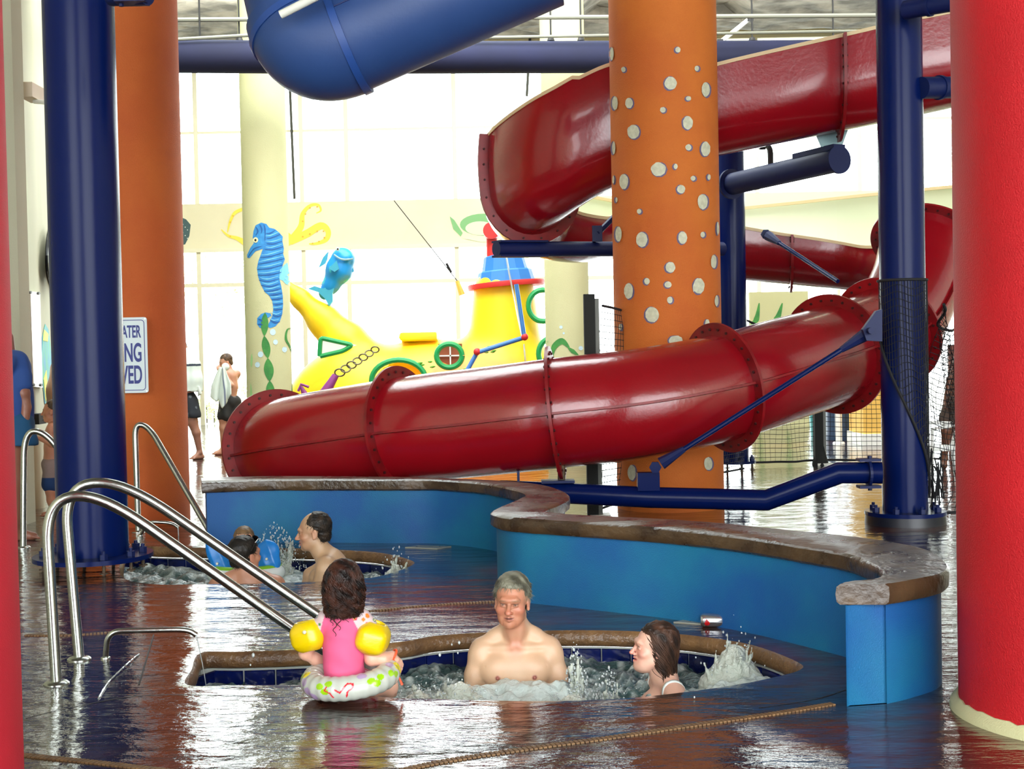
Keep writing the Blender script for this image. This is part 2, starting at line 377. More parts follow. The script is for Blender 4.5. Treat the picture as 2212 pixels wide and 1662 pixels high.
g1 = at(1120, 1470, 5.9)
water(NEARS, 0.009, 1, 'churning grey-green water filling the near spa pool', 0.02,
      [(0.0, 6.02, 0.16, 0.07), (0.18, 6.0, 0.12, 0.06), (-0.2, 5.98, 0.12, 0.05), (-0.45, 5.85, 0.18, 0.02), (0.95, 5.86, 0.2, 0.06), (1.1, 6.0, 0.16, 0.05), (-0.1, 5.7, 0.3, 0.02)])
water(FARS, 0.013, 2, 'rippling water filling the far spa pool', 0.015, [(-1.6, 9.1, 0.25, 0.02), (-0.9, 9.0, 0.2, 0.03), (-1.9, 9.4, 0.2, 0.03)])

# drain strips and saw joints in the deck
def deck_strip(px, name, material, w, label, cat, bars=True):
    P = [gr(*p) for p in px]; C = [Vector(p) for p in catmull(P, 8)]
    R_, L = resample([p[:] for p in C], 0.018 if bars else 0.1); mb = MB()
    pts = [Vector(p) for p in R_]
    if bars:
        for i in range(len(pts) - 1):
            tx = (pts[i + 1] - pts[i]).normalized(); nn = Vector((-tx.y, tx.x, 0)); Rm = Matrix((tx, nn, Vector((0, 0, 1)))).transposed()
            mb.box((pts[i] + pts[i + 1]) / 2 + Vector((0, 0, 0.001)), (0.013, w, 0.008), Rm)
        o = mb.build(name, material, smooth=False)
    else:
        V = []
        for i, p in enumerate(pts):
            tx = (pts[min(i + 1, len(pts) - 1)] - pts[max(i - 1, 0)]).normalized(); nn = Vector((-tx.y, tx.x, 0)); V += [p + nn * w / 2 + Vector((0, 0, 0.0015)), p - nn * w / 2 + Vector((0, 0, 0.0015))]
        o = mobj(name, V, [(2 * i, 2 * i + 1, 2 * i + 3, 2 * i + 2) for i in range(len(pts) - 1)], material, smooth=False)
    return tag(o, label, cat)
deck_strip([(780, 1690), (930, 1652), (1120, 1622), (1320, 1595), (1500, 1568), (1680, 1542), (1800, 1522)], 'drain_strip', M_TAN, 0.034, 'tan deck drain strip crossing the foreground deck from bottom centre to the right', 'drain')
deck_strip([(0, 1625), (60, 1634), (150, 1643), (260, 1655), (400, 1672)], 'drain_strip', M_TAN, 0.034, 'tan deck drain strip beside the crimson column in the bottom left corner', 'drain')
deck_strip([(790, 1322), (900, 1311), (1000, 1304), (1075, 1300)], 'drain_strip', M_TAN, 0.03, 'thin dotted drain strip behind the grey-haired man', 'drain')
deck_strip([(55, 1373), (140, 1374), (230, 1368), (330, 1358)], 'drain_strip', M_TAN, 0.03, 'thin drain strip under the two foreground handrails', 'drain')
for px_ in ([(56, 1552), (180, 1524), (330, 1502), (600, 1507)], [(300, 1480), (332, 1372)], [(390, 1355), (560, 1340), (760, 1335)], [(1640, 1530), (1760, 1512), (1830, 1490)]):
    o = deck_strip(px_, 'trim_1', mat('dark_joint', (20, 18, 18), 0.5), 0.007, None, None, bars=False); o['kind'] = 'structure'
# white deck lids
def deck_lid(px, label):
    P = [gr(*p) for p in px]; c = sum(P, Vector()) / len(P); t = thing('deck_lid', c, label, 'access cover')
    mb = MB(); mb.prism(P, -0.002, 0.006); mb.build('lid_plate', mat('lid_plastic', (150, 152, 140), 0.35), t, smooth=False)
    for k in (0.25, 0.75):
        a = (P[0] * (1 - k) + P[2] * k); m2 = MB(); m2.lathe([(0.006, 0), (0.006, 0.008)], a, 8); m2.build('screw', M_STEEL, t)
deck_lid([(1455, 1346), (1520, 1334), (1592, 1344), (1552, 1353)], 'square grey access cover under the drink can by the curved blue wall')
deck_lid([(875, 1184), (905, 1180), (975, 1182), (945, 1187)], 'square grey access cover on the deck right of the far spa pool')

# back wall: glazed, with a painted band
YB = 28.6
def wx(px, py, y=YB): r = ray(px, py); t = y / r.y; return CAM + r * t
zf = lambda py, px=700: wx(px, py).z
Z1, Z2, Z3, Z4, ZC = zf(918), zf(612), zf(541), zf(436), 8.25
def panel(name, x0, x1, z0, z1, y, th, material, parent=None, kind=None):
    mb = MB(); mb.box(((x0 + x1) / 2, y, (z0 + z1) / 2), (x1 - x0, th, z1 - z0)); o = mb.build(name, material, parent, smooth=False)
    if kind: o['kind'] = kind
    return o
M_FRAME = mat('cream_frame', (232, 230, 206), 0.5)
panel('wall_back', -14, 16, Z3 + 0.06, Z4, YB + 0.05, 0.2, M_WALLC, kind='structure')
panel('trim_back', -14, 16, Z1 - 0.35, Z1, YB + 0.05, 0.16, M_FRAME, kind='structure')
panel('trim_band', -14, 16, Z3, Z3 + 0.08, YB - 0.08, 0.1, M_FRAME, kind='structure')
panel('trim_header', -14, 16, 7.95, ZC, YB + 0.05, 0.3, M_WALLC, kind='structure')
xs = [wx(px, 700).x for px in (178, 434, 660, 757, 990, 1190, 1420, 1640, 1860, 2090)] + [13.2, 15.9]
xs = [-13.9, -11.5] + xs
wi = 0
for a, b in zip(xs, xs[1:]):
    wi += 1
    w = bpy.data.objects.new('window_%d' % wi, None); COL.objects.link(w); w.location = ((a + b) / 2, YB, Z1); w['kind'] = 'structure'
    mb = MB()
    for (z0, z1) in ((Z1, Z3), (Z4, 7.95)):
        mb.box((a, YB, (z0 + z1) / 2), (0.09, 0.12, z1 - z0))
    mb.box(((a + b) / 2, YB, Z2), (b - a, 0.1, 0.08)); mb.box(((a + b) / 2, YB, 6.2), (b - a, 0.08, 0.05))
    mb.build('window_frame', M_FRAME, w, smooth=False)
    for (z0, z1) in ((Z1, Z2 - 0.04), (Z2 + 0.04, Z3), (Z4, 6.18), (6.22, 7.95)):
        p = MB(); p.box(((a + b) / 2, YB, (z0 + z1) / 2), (b - a - 0.09, 0.012, z1 - z0)); p.build('pane', M_GLASS, w, smooth=False)
# dark leaning edges in the glazing
for (a, b) in (((625, 160), (636, 430)), ((1146, 60), (1138, 208))):
    p0, p1 = wx(*a, y=YB - 0.15), wx(*b, y=YB - 0.15); mb = MB(); mb.tube([p0, p1], 0.028, 6)
    o = mb.build('trim_9', mat('dark_bar', (60, 62, 50), 0.6), smooth=False); o['kind'] = 'structure'
# ceiling, beams, side walls
mb = MB()
for (x0, x1, y0, y1) in ((-14, 16, -9.2, 13.5), (-14, -5.2, 13.5, 22.4), (1.8, 16, 13.5, 22.4), (-14, 16, 22.4, 28.8)): mb.box(((x0 + x1) / 2, (y0 + y1) / 2, ZC + .15), (x1 - x0, y1 - y0, .3))
o = mb.build('ceiling', M_CONC, smooth=False); o['kind'] = 'structure'
w = bpy.data.objects.new('window_20', None); COL.objects.link(w); w.location = (-1.7, 18, ZC + .1); w['kind'] = 'structure'  # unseen skylight added so the wet floor mirrors white sky
for i in range(3):
    for j in range(3):
        x = -5.2 + 7 * (i + .5) / 3; y = 13.5 + 8.9 * (j + .5) / 3; p = MB(); p.box((x, y, ZC + .12), (7 / 3 - .08, 8.9 / 3 - .08, .012)); p.build('pane', M_GLASS, w, smooth=False)
mb = MB()
for i in range(4): mb.box((-5.2 + 7 * i / 3, 17.95, ZC + .1), (.08, 8.9, .12))
for j in range(4): mb.box((-1.7, 13.5 + 8.9 * j / 3, ZC + .1), (7, .08, .12))
mb.build('window_frame', M_FRAME, w, smooth=False)
rr = random.Random(3); nx, ny = 90, 12; V = []
for j in range(ny + 1):
    for i in range(nx + 1):
        x = -14 + 30 * i / nx; y = 22.35 + 3.05 * j / ny; cof = 0.22 if (int((x + 14) / 2.6) % 2 == 0 and 22.8 < y < 24.4) else 0
        V.append((x + (rr.uniform(-.06, .06)), y, (7.38 + cof + rr.uniform(-.025, .025)) if 0 < j < ny else 7.38 + rr.uniform(-.03, .03)))
nb = len(V)
for i in range(nx + 1): V.append((-14 + 30 * i / nx, 25.4, 8.25))
for i in range(nx + 1): V.append((-14 + 30 * i / nx, 22.35, 8.25))
Fs = [(j * (nx + 1) + i, (j + 1) * (nx + 1) + i, (j + 1) * (nx + 1) + i + 1, j * (nx + 1) + i + 1) for j in range(ny) for i in range(nx)]
Fs += [(ny * (nx + 1) + i, nb + i, nb + i + 1, ny * (nx + 1) + i + 1) for i in range(nx)] + [(i, i + 1, nb + nx + 2 + i, nb + nx + 1 + i) for i in range(nx)]
o = mobj('trim_beam', V, Fs, M_CONC, smooth=False); o['kind'] = 'structure'
def quad_wall(name, a, b, z0, z1, th, material):
    a, b = Vector(a), Vector(b); d = (b - a).normalized(); n = Vector((-d.y, d.x, 0)) * th
    mb = MB(); mb.prism([a, b, b + n, a + n], z0, z1); o = mb.build(name, material, smooth=False); o['kind'] = 'structure'; return o
LW0, LW1 = Vector((at(48, 900, 11.6).x, 11.6, 0)), Vector((-9.15, 28.5, 0))
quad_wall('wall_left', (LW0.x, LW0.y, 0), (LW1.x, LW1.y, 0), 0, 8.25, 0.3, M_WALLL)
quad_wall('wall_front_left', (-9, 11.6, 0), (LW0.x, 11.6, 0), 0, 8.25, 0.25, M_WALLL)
quad_wall('wall_side_left', (-9, -9, 0), (-9, 11.6, 0), 0, 8.25, 0.3, M_WALLC)
quad_wall('wall_right', (16, 28.6, 0), (16, -9, 0), 0, 8.3, 0.3, M_WALLC)
# outside: paving, shrubs and trees beyond the glass
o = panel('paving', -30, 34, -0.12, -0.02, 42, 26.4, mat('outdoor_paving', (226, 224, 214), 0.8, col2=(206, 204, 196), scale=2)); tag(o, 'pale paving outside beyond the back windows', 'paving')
def foliage(name, c, rx, rz, n, size, material, parent=None, seed=1):
    rr = np.random.default_rng(seed); mb_V = []; mb_F = []
    for i in range(n):
        v = rr.normal(size=3); v /= np.linalg.norm(v); v *= rr.uniform(0.4, 1) ** 0.5; p = np.array(c) + v * np.array((rx, rx, rz))
        a = rr.normal(size=3); a /= np.linalg.norm(a); b = np.cross(a, rr.normal(size=3)); b /= np.linalg.norm(b); k = len(mb_V); s = size * rr.uniform(0.6, 1.3)
        mb_V += [p - a * s, p + b * s * 0.4, p + a * s, p - b * s * 0.4]; mb_F.append((k, k + 1, k + 2, k + 3))
    return mobj(name, mb_V, mb_F, material, parent, smooth=False)
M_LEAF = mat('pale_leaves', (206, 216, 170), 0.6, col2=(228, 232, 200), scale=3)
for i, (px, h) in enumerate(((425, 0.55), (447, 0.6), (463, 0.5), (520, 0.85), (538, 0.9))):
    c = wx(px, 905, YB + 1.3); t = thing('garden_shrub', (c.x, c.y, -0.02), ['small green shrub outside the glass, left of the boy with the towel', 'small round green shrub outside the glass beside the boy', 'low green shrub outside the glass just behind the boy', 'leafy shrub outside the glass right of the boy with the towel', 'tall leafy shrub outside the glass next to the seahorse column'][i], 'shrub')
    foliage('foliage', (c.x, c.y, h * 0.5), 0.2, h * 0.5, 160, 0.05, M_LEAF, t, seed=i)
    mb = MB(); mb.tube([(c.x, c.y, -0.02), (c.x, c.y, h * 0.6)], 0.015, 6); mb.build('stem', M_RUST, t)
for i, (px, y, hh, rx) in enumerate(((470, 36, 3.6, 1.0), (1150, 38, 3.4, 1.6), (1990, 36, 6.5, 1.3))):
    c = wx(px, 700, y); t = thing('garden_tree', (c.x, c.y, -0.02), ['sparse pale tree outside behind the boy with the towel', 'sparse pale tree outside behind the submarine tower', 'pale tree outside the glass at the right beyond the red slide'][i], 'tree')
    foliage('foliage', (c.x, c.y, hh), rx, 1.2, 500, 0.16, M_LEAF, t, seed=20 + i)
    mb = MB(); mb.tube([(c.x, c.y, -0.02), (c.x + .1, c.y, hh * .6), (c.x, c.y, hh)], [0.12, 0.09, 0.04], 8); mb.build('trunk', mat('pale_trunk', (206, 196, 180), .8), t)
# ------------------------------------------------------------------ columns
def column(name, px, base_y, wpx, material, label, top=8.25, base=None, baselabel=None, segs=64, foot=True):
    g = gr(px, base_y); d = g.y; r = wpx / 2 / F * d
    v = Vector((g.x, g.y, 0)).normalized(); c = g + v * r; c.z = 0
    r = wpx / 2 / F * c.y * 1.0
    t = thing(name, c, label, 'column')
    mb = MB(); zs = [0.0 if not base else base[1] - 0.02] + list(np.linspace(0.5, top, 12)); mb.lathe([(r, z) for z in zs], c, segs)
    mb.build('shaft', material, t, ang=50)
    if base:
        mb = MB(); rr = random.Random(5); n = 96; V = []; Fs = []
        for i in range(n):
            a = 2 * PI * i / n; j = rr.uniform(-0.006, 0.006)
            for (q, z) in ((r - 0.01, base[1] + j), (r + 0.006, base[1] + j), (r + base[0], 0.02), (r + base[0] + 0.004, 0)):
                V.append((c.x + q * math.cos(a), c.y + q * math.sin(a), z))
        for i in range(n):
            for k in range(3): Fs.append((4 * i + k, 4 * i + k + 1, 4 * ((i + 1) % n) + k + 1, 4 * ((i + 1) % n) + k))
        mobj('base_ring', V, [f[::-1] for f in Fs], M_CREAM, t, label='unpainted cream base ring')
    return t, c, r
T_SPOT, C_SPOT, R_SPOT = column('spotted_column', 1449, 1108, 230, M_ORANGE, 'thick orange column covered with white bubble spots in the centre')
T_OR, C_OR, R_OR = column('orange_column', 290, 1140, 238, M_ORANGE2, 'thick plain orange column at the left with a blue and white sign')
T_RR, C_RR, R_RR = column('red_column', 2385, 1615, 600, M_RED, 'bright red column at the right edge with a cream base ring', base=(0.03, 0.045))
cL = Vector((-2.06, 4.0, 0)); rL = 0.5
# its right edge is at x = 52 px at the foot of the photo
xe = gr(52, 1662, 0); d_ = 3.7; e = at(46, 1400, d_); cL = Vector((e.x - 0.578, d_ + 0.1, 0))
T_RL = thing('red_column', cL, 'crimson column at the left edge of the view', 'column'); mb = MB(); mb.lathe([(0.5, z) for z in np.linspace(0, 8.25, 12)], cL, 64); mb.build('shaft', M_REDL, T_RL)
T_SEA, C_SEA, R_SEA = column('cream_column', 586, 1000, 97, M_CREAM, 'cream column painted with a blue seahorse and kelp')
T_CR2, C_CR2, R_CR2 = column('cream_column', 1231, 985, 95, M_CREAM, 'cream column with painted kelp behind the submarine tower')
T_CR3, C_CR3, R_CR3 = column('cream_column', 1968, 1000, 44, mat('pale_column', (240, 238, 216), 0.8), 'slim pale column seen through the net right of the blue post')

def on_cyl(c, r, px, py):
    d = ray(px, py); o = CAM; a = d.x ** 2 + d.y ** 2; b = 2 * ((o.x - c.x) * d.x + (o.y - c.y) * d.y); k = (o.x - c.x) ** 2 + (o.y - c.y) ** 2 - r * r
    D = b * b - 4 * a * k
    if D < 0: # past the silhouette: take the tangent point
        t = -b / (2 * a); p = o + d * t; v = Vector((p.x - c.x, p.y - c.y, 0)).normalized() * r; return Vector((c.x + v.x, c.y + v.y, p.z))
    t = (-b - math.sqrt(D)) / (2 * a); return o + d * t
def decal(poly, proj, name, material, parent, sub=0, label=None, maxe=9):
    """flat painted shape: a px outline laid on a real surface by proj()"""
    bm = bmesh.new(); vs = [bm.verts.new((p[0], p[1], 0)) for p in poly]
    tr = tessellate_polygon([[Vector((p[0], p[1], 0)) for p in poly]])
    for f in tr:
        try: bm.faces.new([vs[i] for i in f])
        except ValueError: pass
    for k in range(9):
        le = [e for e in bm.edges if e.calc_length() > maxe]
        if not le: break
        bmesh.ops.subdivide_edges(bm, edges=le, cuts=1); bmesh.ops.triangulate(bm, faces=[f for f in bm.faces if len(f.verts) > 3])
    bm.verts.index_update(); V = [proj(v.co.x, v.co.y) for v in bm.verts]; Fs = [tuple(v.index for v in f.verts) for f in bm.faces]; bm.free()
    out = []
    for f in Fs:
        a, b, c = V[f[0]], V[f[1]], V[f[2]]; n = (b - a).cross(c - a); out.append(f if n.dot(CAM - a) > 0 else f[::-1])
    return mobj(name, V, out, material, parent, smooth=False, label=label)
def ellp(cx, cy, rx, ry, n=20, rot=0, j=0.0, seed=0):
    rr = random.Random(seed); out = []
    for i in range(n):
        a = 2 * PI * i / n; q = 1 + rr.uniform(-j, j); x, y = rx * q * math.cos(a), ry * q * math.sin(a)
        out.append((cx + x * math.cos(rot) - y * math.sin(rot), cy + x * math.sin(rot) + y * math.cos(rot)))
    return out
def stroke(pts, w, n=6, taper=False):
    P = [np.array(p) for p in catmull(pts, n)]; L = []; R = []; k = len(P)
    for i in range(k):
        t = P[min(i + 1, k - 1)] - P[max(i - 1, 0)]; t = t / (np.linalg.norm(t) + 1e-9); nn = np.array((-t[1], t[0]))
        ww = w if not hasattr(w, '__len__') else np.interp(i / (k - 1), np.linspace(0, 1, len(w)), w)
        L.append(tuple(P[i] + nn * ww / 2)); R.append(tuple(P[i] - nn * ww / 2))
    return L + R[::-1]
# white bubbles on the spotted column (px centre and half sizes in the photograph)
S = 2.2994
sp = [(165,267,9,32),(222,345,11,13),(493,247,13,14),(587,340,11,13),(457,413,30,33),(631,445,20,36),(180,512,14,34),(250,512,19,26),(546,489,13,11),(418,546,14,14),(543,610,25,33),(271,655,30,35),(174,735,8,32),(545,732,15,15),(631,740,23,36),(396,841,37,34),(482,827,10,13),(568,886,12,12),(648,880,8,14),(224,902,22,38),(509,940,20,21),(616,1002,25,38),(188,993,5,12),(300,1050,11,12),(198,1163,16,38),(313,1190,28,38),(517,1181,22,31),(616,1166,11,14),(692,1135,6,32),(172,893,5,20),(456,1328,24,26),(671,1300,14,34)]
spots = [(1250 + a / S, b / S, c / S, d / S) for a, b, c, d in sp]
S7 = 2.518
spots += [(900 + a / S7, 400 + b / S7, c / S7, d / S7) for a, b, c, d in [(1253,523,15,18),(1152,576,24,42),(1368,541,19,17),(1377,625,15,18),(1281,705,37,42),(1108,772,9,17),(1410,845,38,26),(1170,1565,22,42),(1353,1493,14,18),(1508,560,5,22)]]
spots += [(1510, 618, 12, 17), (1548, 650, 4, 12), (1528, 700, 5, 10), (1530, 1002, 9, 14), (1400, 480, 7, 8)] [:4]
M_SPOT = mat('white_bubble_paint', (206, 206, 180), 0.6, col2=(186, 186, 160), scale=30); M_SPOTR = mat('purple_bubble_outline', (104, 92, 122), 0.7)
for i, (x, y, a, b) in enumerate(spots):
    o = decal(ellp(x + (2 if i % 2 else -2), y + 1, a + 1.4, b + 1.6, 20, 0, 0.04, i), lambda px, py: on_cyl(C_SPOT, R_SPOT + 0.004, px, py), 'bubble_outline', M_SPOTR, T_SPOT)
    decal(ellp(x, y, a, b, 20, 0, 0.05, i + 99), lambda px, py: on_cyl(C_SPOT, R_SPOT + 0.008, px, py), 'bubble_spot', M_SPOT, T_SPOT)
# sign on the plain orange column
def sign(T, C, R):
    p = lambda px, py: on_cyl(C, R + 0.02, px, py)
    xw = 0.5
    tr, br = p(319, 686), p(322, 848)
    ztop, zbot = tr.z, br.z
    ex = tr.copy(); ex.z = 0; c0 = Vector((C.x, C.y, 0)); rad = (ex - c0).normalized()
    # flat plate tangent in front of the column
    W = 0.6; right = Vector((1, 0.02, 0)).normalized(); x1 = (320.5 - CX) / F * (C.y - R - .03); y0 = C.y - R - 0.03
    t = thing('warning_sign', (x1 - W / 2, y0, zbot), 'white rectangular sign with blue capital letters on the orange column', 'sign')
    mb = MB(); r = 0.02; poly = []
    for (cx, cz, a0) in ((x1 - r, ztop - r, 0), (x1 - W + r, ztop - r, 90), (x1 - W + r, zbot + r, 180), (x1 - r, zbot + r, 270)):
        for k in range(5): a = math.radians(a0 + 22.5 * k); poly.append((cx + r * math.cos(a), cz + r * math.sin(a)))
    n = len(poly); V = [(a, y0, b) for a, b in poly] + [(a, y0 + 0.006, b) for a, b in poly]
    Fs = [tuple(range(n)), tuple(range(2 * n - 1, n - 1, -1))] + [(i, n + i, n + (i + 1) % n, (i + 1) % n) for i in range(n)]
    mobj('sign_plate', V, Fs, mat('sign_white', (206, 218, 220), 0.4), t, smooth=False)
    M_SB = mat('sign_blue', (30, 42, 122), 0.5)
    def ring(ins, w):
        V = []; Fs = []; rr = 0.03
        for s in (ins, ins + w):
            for (cx, cz, a0) in ((x1 - rr - ins, ztop - rr - ins, 0), (x1 - W + rr + ins, ztop - rr - ins, 90), (x1 - W + rr + ins, zbot + rr + ins, 180), (x1 - rr - ins, zbot + rr + ins, 270)):
                for k in range(6): a = math.radians(a0 + 18 * k); q = rr - (s - ins); V.append((cx + q * math.cos(a), y0 - 0.0015, cz + q * math.sin(a)))
        m_ = len(V) // 2
        return V, [(i, (i + 1) % m_, m_ + (i + 1) % m_, m_ + i) for i in range(m_)]
    mobj('sign_border', *ring(0.02, 0.006), M_SB, t, smooth=False)
    for (word, py0, py1) in (('SHALLOW WATER', 703, 730), ('NO DIVING', 741, 782), ('ALLOWED', 789, 829)):
        cu = bpy.data.curves.new('t', 'FONT'); cu.body = word.split()[-1] if word != 'SHALLOW WATER' else 'WATER'; cu.size = 1; cu.extrude = 0.01; cu.offset = 0.02
        ob = bpy.data.objects.new('t', cu); COL.objects.link(ob); dg = bpy.context.evaluated_depsgraph_get(); me = bpy.data.meshes.new_from_object(ob.evaluated_get(dg)); bpy.data.objects.remove(ob)
        V = np.array([v.co[:] for v in me.vertices]); Fs = [tuple(p.vertices) for p in me.polygons]
        z1, z0 = p(307, py0).z, p(307, py1).z; h = V[:, 1].max() - V[:, 1].min(); s = (z1 - z0) / h
        xr = x1 - (319 - 306) / F * y0
        sx = s * 0.46
        W3 = np.stack([xr + (V[:, 0] - V[:, 0].max()) * sx, y0 - 0.002 - V[:, 2] * 0.3, z0 + (V[:, 1] - V[:, 1].min()) * s], 1)
        mobj('lettering', W3, Fs, M_SB, t, smooth=False)
    for (a, b) in ((x1 - 0.014, ztop - 0.014), (x1 - 0.014, zbot + 0.014)):
        mb = MB(); mb.lathe([(0.006, 0), (0.006, 0.004)], (a, y0, b), 8, R=zrot((0, -1, 0))); mb.build('screw', M_STEEL, t)
    # stand-off bracket to the column
    mb = MB(); mb.box((C.x + 0.2, y0 + 0.045, (ztop + zbot) / 2), (0.05, 0.06, 0.3)); mb.build('bracket', M_STEEL, t, smooth=False)
sign(T_OR, C_OR, R_OR)
# seahorse, kelp and bubbles
def c4(p): return [(380 + x / 2.556, 400 + y / 2.556) for x, y in p]
SEA = lambda off: (lambda px, py: on_cyl(C_SEA, R_SEA + off, px, py))
M_SH = mat('seahorse_blue', (52, 140, 200), 0.7, col2=(40, 120, 186), scale=12); M_SHD = mat('seahorse_dark', (22, 84, 150), 0.7); M_SHL = mat('seahorse_pale', (120, 196, 228), 0.7)
body = [(393,385),(412,345),(430,320),(424,290),(428,255),(440,222),(470,207),(500,215),(515,235),(545,242),(570,262),(590,285),(588,310),(596,350),(592,380),(602,410),(590,440),(582,480),(572,520),(582,560),(590,610),(592,660),(588,710),(575,750),(550,780),(520,790),(505,780),(520,750),(533,720),(538,680),(532,640),(515,610),(490,590),(470,550),(455,510),(447,460),(455,420),(468,385),(480,352),(440,365),(405,404),(394,400)]
tseahorse = decal(c4(body), SEA(0.003), 'painted_seahorse', M_SH, T_SEA, sub=1)
decal(c4([(470,712),(495,703),(522,708),(528,722),(505,735),(488,742),(478,765),(484,792),(462,788),(448,768),(449,735)]), SEA(0.0035), 'painted_tail_curl', M_SH, T_SEA)
decal(c4([(575,468),(600,440),(628,418),(636,470),(630,556),(605,545),(590,528),(570,520)]), SEA(0.0035), 'painted_fin', M_SHL, T_SEA, sub=1)
rib = [((452,432),(520,420),(598,402)),((448,462),(520,455),(590,436)),((450,492),(510,492),(582,478)),((458,520),(510,528),(572,512)),((470,548),(520,556),(572,540)),((486,580),(530,580),(580,566)),((512,604),(550,600),(586,592)),((528,628),(560,626),(590,620)),((536,655),(560,655),(592,650)),((537,684),(560,684),(590,680)),((532,712),(560,722),(586,712)),((520,742),(545,755),(574,750)),((466,395),(520,390),(594,368)),((490,350),(535,352),(592,335)),((500,318),(540,320),(588,305)),((500,290),(530,286),(575,268)),((498,262),(520,262),(550,244)),((440,225),(452,250),(440,275)),((462,212),(474,240),(470,262)),((485,214),(492,240),(492,300)),((455,735),(470,742),(478,750)),((452,765),(468,765),(478,768))]
for k, r_ in enumerate(rib):
    decal(c4(stroke([(x, y + 4) for x, y in r_], [3, 8, 3])), SEA(0.006), 'painted_rib', M_SHD, T_SEA)
    if k < 16: decal(c4(stroke([(x + (6 if x < 500 else -6), y - 9) for x, y in r_], [2, 5, 2])), SEA(0.006), 'painted_highlight', M_SHL, T_SEA)
decal(c4(stroke([(396,402),(430,352),(470,338)], [3, 5, 2])), SEA(0.006), 'painted_rib', M_SHD, T_SEA)
decal(c4(ellp(440,303,14,15)), SEA(0.007), 'painted_eye', mat('cream_paint', (226, 222, 170), 0.7), T_SEA); decal(c4(ellp(439,304,6,7)), SEA(0.009), 'painted_pupil', M_BLACK, T_SEA)
M_KELP = mat('kelp_green', (66, 140, 62), 0.7, col2=(46, 118, 56), scale=9); M_KELPL = mat('kelp_pale', (150, 196, 130), 0.7); M_BUB = mat('bubble_blue', (186, 212, 222), 0.7)
def lens(x0, y0, x1, y1, w):
    n = 10; L = []; R = []
    for i in range(n + 1):
        t = i / n; x = x0 + (x1 - x0) * t; y = y0 + (y1 - y0) * t; q = w / 2 * math.sin(PI * t) ** 0.8; L.append((x - q, y)); R.append((x + q, y))
    return L + R[::-1][1:-1]
for a in ((492,703,488,835,42),(488,832,508,958,46),(508,955,518,1085,54),(518,1080,525,1192,48),(525,1188,532,1308,56)): decal(c4(lens(*a)), SEA(0.005), 'painted_kelp_leaf', M_KELP, T_SEA)
for s_ in ([(645,790),(615,800),(608,850),(628,890),(648,940)], [(650,1060),(648,1110),(640,1190)]): decal(c4(stroke(s_, [4, 14, 4])), SEA(0.004), 'painted_kelp_stem', M_KELP, T_SEA)
for a in ((419,930,416,1010,12),(413,1090,420,1290,14),(420,1290,430,1450,16)): decal(c4(lens(*a)), SEA(0.004), 'painted_kelp_leaf', M_KELPL, T_SEA)
for x, y, r_ in ((535,812,16),(550,867,13),(600,908,14),(467,935,15),(450,992,14)): decal(c4(ellp(x, y, r_, r_ * 1.1)), SEA(0.004), 'painted_bubble', M_BUB, T_SEA)
CR2 = lambda px, py: on_cyl(C_CR2, R_CR2 + 0.004, px, py)
def c7(p): return [(900 + x / S7, 400 + y / S7) for x, y in p]
for s_, w in (([(655,950),(668,890),(715,848)], [10, 16, 4]), ([(735,935),(748,880),(790,850),(830,885)], [10, 30, 36, 8]), ([(825,885),(850,905),(880,925)], [8, 24, 4])): decal(c7(stroke(s_, w)), CR2, 'painted_kelp_leaf', M_KELPL if w[1] < 20 else M_KELP, T_CR2)
for x, y, r_ in ((785,773,9),(893,887,12),(800,806,6)): decal(c7(ellp(x, y, r_, r_)), CR2, 'painted_bubble', M_BUB, T_CR2)
# murals on the back wall band
BW = lambda px, py: wx(px, py, YB - 0.06)
BW2 = lambda px, py: wx(px, py, YB - 0.075)
def mural(name, label, px, parts):
    t = thing(name, wx(px, 520, YB - 0.05), label, 'mural')
    for i_, (nm, poly, m_, lv) in enumerate(parts): decal(poly, lambda px, py: wx(px, py, YB - .055 - .004 * i_), nm, m_, t)
M_OCT = mat('mural_yellow', (255, 226, 90), 0.8); M_OCTD = mat('mural_orange', (230, 180, 60), 0.8); M_TUR = mat('mural_green', (130, 186, 130), 0.8); M_TURL = mat('mural_pale_green', (210, 226, 200), 0.8); M_RAY = mat('mural_slate', (70, 96, 100), 0.8)
mural('octopus_mural', 'pale yellow octopus painted on the back wall behind the seahorse column', 590, [
    ('painted_tentacle', c4(stroke([(640,300),(690,230),(700,160),(740,115),(785,110),(800,140),(775,155)], [40, 34, 24, 18, 14, 10, 5])), M_OCT, 0),
    ('painted_tentacle', c4(stroke([(630,310),(720,270),(800,225),(840,255),(830,300),(780,322),(735,325)], [44, 44, 40, 30, 26, 16, 6])), M_OCT, 0),
    ('painted_tentacle', c4(stroke([(400,330),(340,295),(290,280),(250,245)], [40, 22, 14, 4])), M_OCT, 0),
    ('painted_tentacle', c4(stroke([(285,262),(300,200),(330,150),(400,125)], [4, 14, 18, 20])), M_OCT, 0),
    ('painted_head', c4(ellp(520, 300, 130, 60)), M_OCT, 0)] + [('painted_sucker', c4(ellp(x, y, 5, 4, 8)), M_OCTD, 1) for x, y in ((700,200),(715,160),(740,125),(780,120),(700,285),(740,270),(780,255),(815,255),(820,290),(790,312),(755,322),(300,205),(315,170),(300,283))])
mural('turtle_mural', 'pale green sea turtle painted on the back wall left of the slide bend', 1040, [
    ('painted_shell', c7(ellp(365, 215, 130, 60, 24)), M_TUR, 0), ('painted_belly', c7(ellp(345, 235, 80, 38, 24)), M_TURL, 1), ('painted_flipper', c7([(180,170),(205,190),(250,260),(240,280),(200,240)]), M_TUR, 0),
    ('painted_flipper', c7([(250,290),(400,270),(540,280),(520,300),(350,310)]), M_TURL, 0)])
